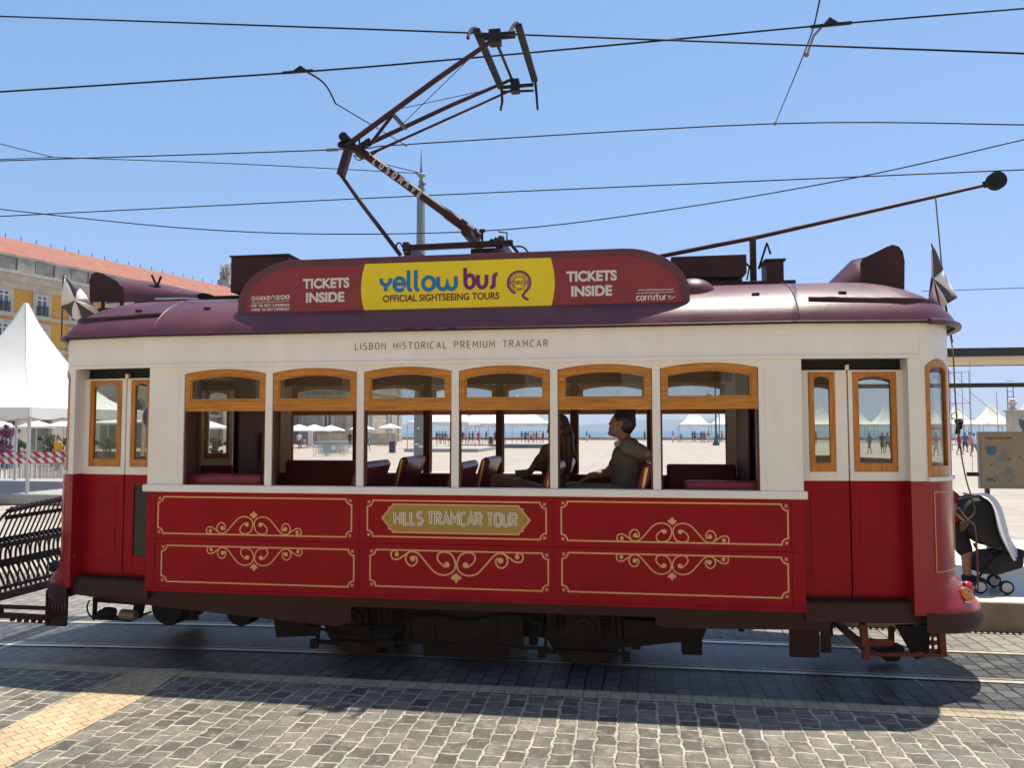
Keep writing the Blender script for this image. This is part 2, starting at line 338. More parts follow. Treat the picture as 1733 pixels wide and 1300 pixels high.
def fonttext(txt, x0, x1, z0, hgt, y, name, m, parent, bold=0.0):
    cu = bpy.data.curves.new('lettering_curve', 'FONT'); cu.body = txt; cu.size = 1.0; cu.offset = bold
    ob = bpy.data.objects.new('lettering_curve', cu); COL.objects.link(ob)
    dg = bpy.context.evaluated_depsgraph_get(); dg.update()
    me = bpy.data.meshes.new_from_object(ob.evaluated_get(dg)); COL.objects.unlink(ob); bpy.data.objects.remove(ob)
    xs = [v.co.x for v in me.vertices]; ys = [v.co.y for v in me.vertices]
    a, b, c, d = min(xs), max(xs), min(ys), max(ys)
    mb = MB(); mb.add([(x0+(v.co.x-a)/(b-a)*(x1-x0), y, z0+(v.co.y-c)/(d-c)*hgt) for v in me.vertices], [tuple(p.vertices) for p in me.polygons])
    return mb.build(name, m, parent, fix=False)
# one continuous body grown from tapered limbs
def capsule(mb, a, ra, b, rb, n=12):
    a, b = Vector(a), Vector(b); d = b-a; L_ = max(d.length, 1e-6); d = d/L_; pts = []; rs = []
    for i in range(5):
        t = (i/4)*pi/2; pts.append(a-d*ra*cos(t)); rs.append(max(ra*sin(t), 0.001))
    for i in range(5):
        t = pi/2-(i/4)*pi/2; pts.append(b+d*rb*cos(t)); rs.append(max(rb*sin(t), 0.001))
    mb.tube(pts, rs, n)
def body(parts, vox, name, m, parent, smooth_it=4):
    mb = MB()
    for p in parts:
        if p[0] == 'e': mb.sphere(p[1], p[2], 16, 10)
        else: capsule(mb, *p)
    ob = mb.build('grown', None)
    rm = ob.modifiers.new('r', 'REMESH'); rm.mode = 'VOXEL'; rm.voxel_size = vox
    sm = ob.modifiers.new('s', 'SMOOTH'); sm.factor = 0.5; sm.iterations = smooth_it
    dg = bpy.context.evaluated_depsgraph_get(); dg.update()
    me = bpy.data.meshes.new_from_object(ob.evaluated_get(dg)); me.name = name
    old = ob.data; bpy.data.objects.remove(ob); bpy.data.meshes.remove(old)
    o2 = bpy.data.objects.new(name, me); COL.objects.link(o2); me.materials.clear(); me.materials.append(m)
    for p in me.polygons: p.use_smooth = True
    if parent is not None: o2.parent = parent; o2.matrix_parent_inverse = Matrix.Translation(-parent_loc(parent))
    return o2
# ================================================================ ground, water, hills
STONE_A, STONE_B = (0.075, 0.067, 0.054), (0.175, 0.156, 0.125)
COBBLE = brickmat('grey_setts', STONE_A, STONE_B, (0.44, 0.385, 0.295), 0.178, 0.142, ms=0.0165, rough=0.62, swap=True, wob=0.013, bump=1.0, stain=0.30, smooth=0.55, chips=0.7, worn=0.75)
COBBLED = brickmat('track_setts_shaded', (0.055, 0.056, 0.054), (0.115, 0.112, 0.102), (0.007, 0.007, 0.007), 0.178, 0.142, ms=0.0095, rough=0.42, swap=True, wob=0.012, bump=1.0, stain=0.28, smooth=0.25)  # stone colour also carries the shade under the tram; dark joints are bitumen
COBBLEP = brickmat('pale_setts', (0.19, 0.172, 0.138), (0.27, 0.245, 0.20), (0.06, 0.053, 0.044), 0.21, 0.165, ms=0.009, rough=0.6, swap=True, wob=0.012, bump=0.8, stain=0.2, smooth=0.3)
PALE = brickmat('limestone_blocks', (0.36, 0.285, 0.18), (0.43, 0.345, 0.225), (0.17, 0.13, 0.085), 0.17, 0.105, ms=0.004, rough=0.65, swap=True, wob=0.004, bump=0.4, stain=0.22, smooth=0.2)
PLAZA = brickmat('plaza_paving', (0.34, 0.285, 0.225), (0.375, 0.315, 0.25), (0.29, 0.24, 0.185), 2.4, 2.4, ms=0.045, rough=0.75, wob=0.0, bump=0.1, stain=0.15, offset=0.0)
def sheet(name, pts, z, m, sub=None):
    mb = MB().add([(x, y, z) for x, y in pts], [tuple(range(len(pts)))]); return structure(mb.build(name, m, fix=False))
sheet('ground', [(-900, -60), (900, -60), (900, 142), (-900, 142)], -0.004, PLAZA)
sheet('road', [(-40, -3.6), (40, -3.6), (40, -0.24), (-40, -0.24)], 0.0, COBBLE)
sheet('bounce_pavement', [(-60, -26), (60, -26), (60, -3.601), (-60, -3.601)], 0.0, brickmat('bounce_limestone', (0.50, 0.43, 0.33), (0.60, 0.52, 0.40), (0.36, 0.29, 0.21), 0.09, 0.09, ms=0.006, wob=0.01, stain=0.15))  # unseen pale ground around and behind the camera, added to bounce light
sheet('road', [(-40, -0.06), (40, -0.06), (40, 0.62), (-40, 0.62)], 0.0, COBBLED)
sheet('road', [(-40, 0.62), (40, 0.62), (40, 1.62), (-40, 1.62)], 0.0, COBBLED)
sheet('road', [(-40, 1.62), (40, 1.62), (40, 3.9), (-40, 3.9)], 0.0, COBBLEP)
# pale limestone bands
sheet('paving', [(-40, -0.235), (40, -0.235), (40, -0.062), (-40, -0.062)], 0.0015, PALE)
bp_ = [gr(0, 1237), gr(149, 1168), gr(235, 1133), gr(312, 1133), gr(249, 1178), gr(125, 1244), gr(14, 1299)]
d_ = (gr(0, 1237)-gr(149, 1168)).normalized(); ex = [gr(14, 1299)+d_*2.0, gr(0, 1237)+d_*2.0]
mb = MB().add([(p.x, p.y, 0.004) for p in bp_+ex], [tuple(range(9))])
PALE2 = brickmat('limestone_crossing', (0.43, 0.305, 0.175), (0.51, 0.375, 0.225), (0.21, 0.14, 0.085), 0.12, 0.095, ms=0.004, rough=0.65, swap=True, wob=0.007, bump=0.5, stain=0.42, smooth=0.2, rot=-0.55)
structure(mb.build('paving', PALE2, fix=False))
RAIL = mat('rail_steel', (0.72, 0.64, 0.50), 0.38, metal=0.6, var=0.12, scale=14)
GROOVE = mat('rail_groove', (0.02, 0.018, 0.016), 0.8)
near = [(-40, -1.2), (-12, -0.12), (-8.5, 0.22), (-6.13, 0.43), (-4.35, 0.57), (-2.6, 0.65), (-0.5, 0.66), (40, 0.66)]
ncur = [Vector((a, b, 0)) for a, b in near]; ncur = catmull([(p.x, p.y, 0) for p in ncur[2:7]], 8)
ncur = [Vector((-40, -2.6, 0)), Vector((-20, -0.75, 0))]+ncur+[Vector((40, 0.66, 0))]
def stripmesh(cur, o0, o1, z):
    mb = MB(); vs = []; fs = []
    for i, p in enumerate(cur):
        d = (cur[min(i+1, len(cur)-1)]-cur[max(i-1, 0)]).normalized(); n_ = Vector((-d.y, d.x, 0))
        vs += [p+n_*o0+Vector((0, 0, z)), p+n_*o1+Vector((0, 0, z))]
    for i in range(len(cur)-1): fs.append((2*i, 2*i+2, 2*i+3, 2*i+1))
    return mb.add(vs, fs)
for off, lab in ((0.0, 'steel tram rail along the camera side of the tram'), (0.9, 'steel tram rail passing under the far wheels of the tram')):
    cc = [p+Vector((0, off, 0)) for p in ncur]
    r_ = stripmesh(cc, -0.036, 0.028, 0.007).build('tram_rail', RAIL, fix=False); tag(r_, lab, 'rail', 'rails of the tram track')
    g_ = stripmesh(cc, 0.028, 0.062, 0.005).build('groove', GROOVE, r_, fix=False); stripmesh(cc, 0.062, 0.078, 0.006).build('guard_lip', RAIL, r_, fix=False)
sheet('ground', [(-40, 3.9), (-2, 3.9), (-2, 4.15), (-40, 4.15)], 0.0, PALE)
# quay edge, river and the far shore
SEAM = bpy.data.materials.new('river_water'); SEAM.use_nodes = True
b = SEAM.node_tree.nodes['Principled BSDF']; b.inputs['Base Color'].default_value = (0.030, 0.105, 0.135, 1); b.inputs['Roughness'].default_value = 0.28
tn = SEAM.node_tree.nodes.new('ShaderNodeTexNoise'); tn.inputs['Scale'].default_value = 0.35; tn.inputs['Detail'].default_value = 6
tcx = SEAM.node_tree.nodes.new('ShaderNodeTexCoord'); SEAM.node_tree.links.new(tcx.outputs['Object'], tn.inputs['Vector'])
bpn = SEAM.node_tree.nodes.new('ShaderNodeBump'); bpn.inputs['Strength'].default_value = 0.6; bpn.inputs['Distance'].default_value = 0.6
SEAM.node_tree.links.new(tn.outputs[0], bpn.inputs['Height']); SEAM.node_tree.links.new(bpn.outputs[0], b.inputs['Normal'])
sheet('river_water', [(-5000, 141), (6000, 141), (6000, 7000), (-5000, 7000)], -1.6, SEAM)
QUAY = mat('quay_stone', (0.34, 0.28, 0.21), 0.85, var=0.2, scale=0.8)
q = MB().box(-60, 220, 139.2, 140.2, -1.8, 0.55).build('quay_wall', QUAY, bevel=0.05); tag(q, 'low stone parapet between the plaza and the river', 'wall')
HILL = mat('far_shore', (0.10, 0.13, 0.09), 0.95, var=0.3, scale=0.01)
rows = [[], [], [], []]
for i in range(161):
    x = -2600+6200*i/160; h = 16+14*(0.5+0.5*sin(x*0.0021+0.6))+7*sin(x*0.0071)+4*sin(x*0.019+1)+random.uniform(-1.5, 1.5)
    for k, (y, f) in enumerate(((2500, -0.15), (2530, 0.45), (2680, 1.0), (3100, 0.9))): rows[k].append((x, y, h*f if f > 0 else -2))
o = MB().grid(rows).build('hills', HILL, smooth=60); structure(o)
SHB = mat('shore_buildings', (0.62, 0.60, 0.56), 0.8)
mb = MB()
for i in range(150):
    x = random.uniform(-900, 1900); wd = random.uniform(8, 34); hh = random.uniform(4, 11); y = random.uniform(2490, 2560); zb = 2+(y-2490)*0.12; mb.box(x, x+wd, y, y+12, zb-4, zb+hh)
o = mb.build('far_shore_town', SHB); o['kind'] = 'stuff'; tag(o, 'pale haze-softened buildings scattered along the opposite shore', 'town')
# ================================================================ the tram stop beyond the right end
KERB = mat('kerb_concrete', (0.30, 0.235, 0.155), 0.8, var=0.28, scale=3.5, bump=0.3, bscale=30)
SLAB = mat('platform_slab_shaded', (0.36, 0.35, 0.33), 0.35, var=0.08, scale=2)  # darker strip: the shelter roof's shadow is put into its colour
EDGE = mat('platform_edge', (0.66, 0.58, 0.44), 0.75, var=0.1)
PX0 = 2.0
o = MB().box(PX0, 16, 2.40, 2.72, -0.05, 0.30).build('platform_kerb', KERB, bevel=0.012); structure(o)
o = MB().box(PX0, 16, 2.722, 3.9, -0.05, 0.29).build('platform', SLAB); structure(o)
o = MB().box(PX0, 16, 3.902, 7.5, -0.05, 0.288).build('platform', EDGE); structure(o)
sheet('platform', [(PX0, 2.415), (16, 2.415), (16, 2.70), (PX0, 2.70)], 0.3025, EDGE)
mb = MB()
for i in range(170):
    x = PX0+0.06*i; mb.add([(x, 2.30, 0.006), (x+0.03, 2.30, 0.006), (x+0.055, 2.395, 0.006), (x+0.025, 2.395, 0.006)], [(0, 1, 2, 3)])
sheet('gutter', [(PX0, 2.295), (16, 2.295), (16, 2.398), (PX0, 2.398)], 0.003, mat('grate_gap', (0.02, 0.02, 0.02), 0.9))
o = mb.build('gutter_grate', mat('grate_iron', (0.42, 0.36, 0.27), 0.6), fix=False); structure(o)
DARKB = mat('shelter_steel', (0.028, 0.032, 0.036), 0.45)
SOFF = mat('shelter_soffit', (0.62, 0.52, 0.38), 0.7)
zr = at(1620, 597, 3.4).z
sh = thing('tram_shelter', (6, 4.2, 0.29), 'dark steel tram stop shelter roof with beige underside beyond the tram nose', 'shelter')
MB().box(2.95, 14, 3.35, 3.43, zr-0.05, zr+0.05).box(2.95, 14, 5.3, 5.38, zr-0.02, zr+0.05).build('roof_beam', DARKB, sh, bevel=0.006)
MB().box(2.97, 14, 3.432, 5.298, zr-0.012, zr+0.04).build('soffit', SOFF, sh)
zb_ = at(1700, 652, 5.35).z; MB().box(2.95, 14, 5.31, 5.37, zb_-0.03, zb_+0.03).build('cross_rail', DARKB, sh, bevel=0.004)
mb = MB()
for x in (6.3, 10.0, 13.5): mb.box(x, x+0.08, 5.31, 5.39, 0.29, zr-0.02)
mb.build('post', DARKB, sh)

# unseen buildings behind the viewer, added to bounce warm light and mirror in the tram
NB = thing('unseen_arcade_building', (0, -27, 0), 'long ochre arcaded building out of view behind the camera, added for warm bounce and window reflections', 'building')
MB().box(-70, 70, -40, -27, 0, 15).build('wall', mat('ochre_render_warm', (0.62, 0.42, 0.20), 0.85, var=0.1, scale=0.5), NB)
mb = MB()
for i in range(35): x = -68+4*i; mb.box(x-0.55, x+0.55, -27.0, -26.2, 0, 6).box(x-0.9, x+0.9, -27.0, -26.6, 7.5, 7.8)
mb.box(-70, 70, -27, -26.1, 6.01, 7.0).box(-70, 70, -27, -26.0, 14.2, 15.2); mb.build('stone_trim', mat('arcade_stone', (0.55, 0.49, 0.38), 0.85, var=0.1), NB)
mb = MB()
for i in range(34):
    x = -66+4*i
    for z in (8, 11.3): mb.box(x-0.6, x+0.6, -27.02, -26.95, z, z+2.2)
mb.build('shutters', mat('shutter_green', (0.05, 0.09, 0.07), 0.6), NB)['kind'] = 'stuff'
# ================================================================ the tram
WD = 2.3; YC = WD/2
RED = mat('tram_red', (0.30, 0.003, 0.009), 0.30, var=0.13, scale=3.2, bump=0.10, bscale=4, coat=0.0, spec=0.11)
CREAM = mat('tram_cream', (0.845, 0.79, 0.705), 0.42, var=0.05, scale=1.8, bump=0.05, bscale=8, stretch=(2.2, 2.2, 0.7), coat=0.05)
ROOFM = mat('roof_maroon', (0.105, 0.027, 0.038), 0.40, var=0.2, scale=3.0, bump=0.14, bscale=14, coat=0.0, spec=0.5)
MAROON = mat('dark_maroon', (0.042, 0.011, 0.013), 0.5, var=0.25, scale=5, bump=0.05, spec=0.3)
BOARD = mat('sign_edge', (0.105, 0.028, 0.036), 0.5, var=0.08)
SIGNRED = mat('sign_red', (0.235, 0.022, 0.030), 0.45, var=0.03)
SIGNYEL = mat('sign_yellow', (0.80, 0.60, 0.008), 0.45, var=0.03)
WHITEP = mat('white_paint', (0.72, 0.70, 0.68), 0.45)
UNDER = mat('underframe_brown', (0.014, 0.007, 0.006), 0.65, var=0.4, scale=9, dirt=(0.026, 0.018, 0.013), spec=0.25)
BLACK = mat('black_metal', (0.012, 0.012, 0.013), 0.6, spec=0.25)
RUST = mat('red_oxide', (0.20, 0.035, 0.016), 0.6, var=0.3, scale=12)
GOLD = mat('gold_paint', (0.74, 0.37, 0.14), 0.4)
PLATE = mat('plate_gold', (0.38, 0.235, 0.035), 0.42, var=0.05)
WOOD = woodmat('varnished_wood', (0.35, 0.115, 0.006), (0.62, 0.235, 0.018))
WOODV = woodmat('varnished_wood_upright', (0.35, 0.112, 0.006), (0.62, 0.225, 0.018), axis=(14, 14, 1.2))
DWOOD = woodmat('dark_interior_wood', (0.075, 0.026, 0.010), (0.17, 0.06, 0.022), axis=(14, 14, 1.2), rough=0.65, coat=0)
GLASS = glassmat('window_glass', (0.86, 0.88, 0.86), 1.0)
DGLASS = mat('dark_glass', (0.010, 0.014, 0.012), 0.12, spec=0.25)
SEATM = mat('seat_leather', (0.22, 0.012, 0.022), 0.35, var=0.12, bump=0.1, bscale=60)
BRASS = mat('brass', (0.62, 0.38, 0.12), 0.3, metal=0.9)
STEEL = mat('steel', (0.45, 0.45, 0.44), 0.35, metal=0.9, var=0.1)
CEIL = mat('ceiling_paint', (0.42, 0.38, 0.32), 0.6)
tram = thing('tram', (-1.51, YC, 0), 'red and cream historic tram with maroon roof and yellow sign board, standing on the rails', 'tram')
XL, XR = -4.33, 1.31
# ---- red side panels (near y = 0, far y = WD)
def side_panels(y0, y1):
    mb = MB()
    for a, b in ((-4.33, -4.24), (-4.24, -2.34), (-2.34, -0.67), (-0.67, 1.21), (1.21, 1.31)):
        for c, d in ((0.663, 1.125), (1.125, 1.54)): mb.box(a+0.0008, b-0.0008, y0, y1, c+0.0008, d-0.0008)
    mb.box(-4.325, 1.305, min(y1, y0+0.03) if y0 < 1 else y0+0.002, y1-0.002 if y0 < 1 else y0+0.02, 0.67, 1.535)
    mb.box(-4.33, 1.31, y0-0.008 if y0 < 1 else y1, y0 if y0 < 1 else y1+0.008, 0.66, 0.69)
    return mb
sp = side_panels(0.0, 0.05).build('side_panel', RED, tram, bevel=0.003)
side_panels(WD-0.05, WD).build('side_panel', RED, tram, bevel=0.003)
# gold linework
def border(mb, x0, x1, z0, z1, y=-0.0035, c=0.05, wd=0.0125):
    def cor(cx, cz, a0): return [(cx+c*cos(radians(a0-90*i/5)), cz+c*sin(radians(a0-90*i/5))) for i in range(6)]
    P = cor(x0-0.0, z1+0.0, 0)[::1]
    pts = cor(x1, z1, 270)[::1]
    pts = [(x0+c, z1), (x1-c, z1)] + [(x1-c*cos(radians(90*i/5)), z1-c*sin(radians(90*i/5))) for i in range(1, 6)]
    pts += [(x1, z0+c)] + [(x1-c*sin(radians(90*i/5)), z0+c*cos(radians(90*i/5))) for i in range(1, 6)]
    pts += [(x0+c, z0)] + [(x0+c*cos(radians(90*i/5)), z0+c*sin(radians(90*i/5))) for i in range(1, 6)]
    pts += [(x0, z1-c)] + [(x0+c*sin(radians(90*i/5)), z1-c*cos(radians(90*i/5))) for i in range(1, 6)]
    ribbon(mb, pts[:-1], wd, y, closed=True)
    for sx, x in ((1, x0), (-1, x1)):
        for sz, z in ((1, z0), (-1, z1)):
            cx, cz = x+sx*0.013, z+sz*0.013
            for k in (45, 135):
                a, b = 0.016*cos(radians(k)), 0.016*sin(radians(k)); ribbon(mb, [(cx-a, cz-b), (cx+a, cz+b)], 0.008, y-0.0004*(k > 90))
for x0, x1, z0, z1 in ((-4.212, -2.41, 1.172, 1.495), (-4.17, -2.385, 0.75, 1.066), (-2.268, -0.732, 1.184, 1.488), (-2.24, -0.716, 0.765, 1.072), (-0.607, 1.184, 1.182, 1.50), (-0.602, 1.178, 0.768, 1.083)):
    mb = MB(); border(mb, x0, x1, z0, z1); mb.build('gold_border', GOLD, sp, fix=False)
HS = [(50, 68), (62, 78), (98, 45), (95, 12), (62, 2), (22, 18), (4, 65), (18, 104), (62, 122), (112, 110), (157, 65), (202, 15), (242, 3), (267, 20), (272, 50), (252, 75), (227, 75), (210, 50), (217, 30), (235, 38)]
HS2 = [(222, 4), (247, 3), (282, 25), (312, 44), (342, 44), (354, 20), (342, 1), (322, 4), (322, 20)]
def scroll(cx, zb, k, flip, y=-0.004):
    mb = MB()
    for s in (-1, 1):
        for H, yy in ((HS, y), (HS2, y-0.0004)):
            ribbon(mb, [(cx+s*p.x*k, zb+flip*p.y*k) for p in catmull([(a, b, 0) for a, b in H], 5)], 0.0105*k/0.00125, yy-0.0002*(s > 0))
        for dx, dz, r in ((50, 68, 15), (235, 40, 15), (322, 20, 12)): disc(mb, cx+s*dx*k, zb+flip*dz*k, r*k, y-0.001)
    fin = [(0, 165), (13, 145), (30, 140), (22, 125), (8, 118), (0, 108), (-8, 118), (-22, 125), (-30, 140), (-13, 145)]
    mb.add([(cx+a*k, y-0.0015, zb+flip*b*k) for a, b in fin], [tuple(range(len(fin)))])
    mb.build('scroll_ornament', GOLD, sp, fix=False)
scroll(-3.303, 1.178, 0.00125, 1); scroll(-3.293, 1.062, 0.00125, -1); scroll(-1.490, 1.068, 0.0016, -1)
scroll(0.288, 1.184, 0.00125, 1); scroll(0.282, 1.082, 0.00125, -1)
# name plate
z0, z1, zc = 1.222, 1.458, 1.341
pl = [(-2.135, zc), (-2.075, zc+0.07), (-2.075, zc+0.09), (-2.05, zc+0.095), (-2.04, z1), (-0.96, z1), (-0.95, zc+0.095), (-0.925, zc+0.09), (-0.925, zc+0.07), (-0.865, zc),
      (-0.925, zc-0.07), (-0.925, zc-0.09), (-0.95, zc-0.095), (-0.96, z0), (-2.04, z0), (-2.05, zc-0.095), (-2.075, zc-0.09), (-2.075, zc-0.07)]
npl = MB().prism(pl, -0.010, -0.002).build('name_plate', PLATE, tram)
mb = MB(); ribbon(mb, pl, 0.012, -0.0112, closed=True); mb.build('gold_border', GOLD, npl, fix=False)
mb = MB(); lettering(mb, 'HILLS TRAMCAR TOUR', -2.035, -0.965, 1.281, 0.122, 0.0225, -0.0115, gap=0.2, space=0.34); mb.build('lettering', mat('plate_white', (0.82, 0.80, 0.76), 0.45), npl, fix=False)
mb = MB(); lettering(mb, 'HILLS TRAMCAR TOUR', -2.028, -0.972, 1.288, 0.108, 0.0085, -0.0135, gap=0.2, space=0.34); mb.build('lettering', PLATE, npl, fix=False)
mb = MB(); disc(mb, -2.09, zc, 0.007, -0.0115); disc(mb, -0.91, zc, 0.007, -0.0115); mb.build('screw', BLACK, npl, fix=False)
# ---- waist rails, corner panels, pillars, spandrels, windows
WX = [-3.602+i*0.8388 for i in range(6)]; HWN = 0.387
def archz(u, lo, hi): return lo+(hi-lo)*(1-u*u)
def ring(mb, outer, inner, y0, y1):
    n = len(outer); vs = []
    for y in (y0, y1): vs += [(x, y, z) for x, z in outer]+[(x, y, z) for x, z in inner]
    fs = []
    for i in range(n):
        j = (i+1) % n
        fs += [(i, j, n+j, n+i), (2*n+i, 3*n+i, 3*n+j, 2*n+j), (i, 2*n+i, 2*n+j, j), (n+i, n+j, 3*n+j, 3*n+i)]
    return mb.add(vs, fs)
def archpoly(x0, x1, zb, zs, zt, n=10):
    return [(x0, zb), (x1, zb)] + [(x1+(x0-x1)*i/n, archz(1-2*i/n, zs, zt)) for i in range(n+1)]
def wall(yo, s):           # yo = outer face, s = +1 when the inside lies towards +y
    Y = lambda a, b: (min(yo+s*a, yo+s*b), max(yo+s*a, yo+s*b))
    MB().box(-4.36, 1.335, *Y(-0.028, 0.065), 1.54, 1.603).build('waist_rail', CREAM, tram, bevel=0.008)
    for a, b in ((-4.33, WX[0]-HWN), (WX[5]+HWN, 1.31)):
        mb = MB().box(a, b, *Y(0.0, 0.055), 1.603, 2.655)
        m = 0.05
        mb.box(a+m, b-m, *Y(-0.004, 0.0), 1.66, 2.59)
        mb.build('corner_panel', CREAM, tram, bevel=0.003)
    for i in range(5):
        a, b = WX[i]+HWN, WX[i+1]-HWN
        p = MB().box(a, b, *Y(0.0, 0.05), 1.603, 2.655).build('window_pillar', CREAM, tram, bevel=0.004)
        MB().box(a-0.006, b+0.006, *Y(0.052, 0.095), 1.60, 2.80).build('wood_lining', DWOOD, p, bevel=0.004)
    for cx in WX:
        n = 10; mb = MB()
        for i in range(n):
            u0, u1 = -1+2*i/n, -1+2*(i+1)/n
            x0, x1 = cx+u0*HWN, cx+u1*HWN
            za, zb = archz(u0, 2.590, 2.632), archz(u1, 2.590, 2.632)
            ya, yb = Y(0.001, 0.049)
            mb.add([(x0, ya, za), (x1, ya, zb), (x1, ya, 2.656), (x0, ya, 2.656), (x0, yb, za), (x1, yb, zb), (x1, yb, 2.656), (x0, yb, 2.656)], [(0,1,2,3), (7,6,5,4), (0,4,5,1)])
        mb.build('window_header', CREAM, tram)
    for cx in WX:
        mb = MB(); hw = HWN-0.003
        ring(mb, archpoly(cx-hw, cx+hw, 2.256, 2.588, 2.630), archpoly(cx-0.335, cx+0.335, 2.345, 2.538, 2.578), *Y(0.012, 0.045))
        wn = mb.build('window', WOOD, tram, bevel=0.004)
        mb = MB(); ring(mb, archpoly(cx-0.334, cx+0.334, 2.346, 2.537, 2.577), archpoly(cx-0.322, cx+0.322, 2.366, 2.526, 2.565), *Y(0.020, 0.027)); mb.build('glazing_bead', WOOD, wn)
        mb = MB(); mb.prism(archpoly(cx-0.337, cx+0.337, 2.343, 2.538, 2.578), *Y(0.028, 0.032)); mb.build('pane', GLASS, wn)
        for a in (cx-hw, cx+hw-0.012): MB().box(a, a+0.012, *Y(0.014, 0.05), 1.603, 2.255).build('sash_channel', DWOOD, wn)
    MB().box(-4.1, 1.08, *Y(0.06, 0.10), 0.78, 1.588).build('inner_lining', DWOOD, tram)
wall(0.0, 1); wall(WD, -1)
# ---- letterboards above the windows
XE0, XE1 = -5.10, 2.19
for yo, s in ((0.0, 1), (WD, -1)):
    a, b = sorted((yo, yo+s*0.05)); mb = MB().box(XE0, XE1, a, b, 2.656, 2.94)
    c, d = sorted((yo-s*0.014, yo)); mb.box(XE0, XE1, c, d, 2.653, 2.685)
    lb = mb.build('letterboard', CREAM, tram, bevel=0.004)
    MB().box(-4.05, 1.03, *sorted((yo+s*0.06, yo+s*0.12)), 2.60, 2.90).build('wood_lining', DWOOD, lb)
    if s > 0:
        mb = MB(); lettering(mb, 'LISBON HISTORICAL PREMIUM TRAMCAR', -2.395, -0.712, 2.782, 0.062, 0.0062, -0.003, gap=0.42, space=0.85)
        mb.build('lettering', mat('bronze_paint', (0.16, 0.10, 0.05), 0.4), lb, fix=False)
# ---- rounded ends
def endpt(side, t, off=0.0, a=None, z=0):
    """plan curve of an end, t from 0 (near side) to pi (far side)"""
    x0, aa = (2.19, 0.46) if side > 0 else (-5.10, 0.30)
    if a is not None: aa = aa+a
    return Vector((x0+side*(aa+off)*sin(t), YC-(YC+off)*cos(t), z))
def cpanel(mb, side, t0, t1, z0, z1, o0, o1, n=14, a=0.0):
    zt = z1 if callable(z1) else (lambda u: z1)
    za = z0 if callable(z0) else (lambda u: z0)
    P = [[], [], [], []]
    for i in range(n+1):
        u = i/n; t = t0+(t1-t0)*u
        for k, (o, z) in enumerate(((o1, za(u)), (o1, zt(u)), (o0, zt(u)), (o0, za(u)))): P[k].append(endpt(side, t, o, a, z))
    vs = [p for r in P for p in r]; m = n+1; fs = []
    for k in range(4):
        for i in range(n):
            fs.append((k*m+i, k*m+i+1, ((k+1) % 4)*m+i+1, ((k+1) % 4)*m+i))
    fs += [(0, m, 2*m, 3*m), (n, 3*m+n, 2*m+n, m+n)]
    return mb.add(vs, fs)
RMP = [(pi*0.028, pi*0.20), (pi*0.27, pi*0.655), (pi*0.69, pi*0.972)]
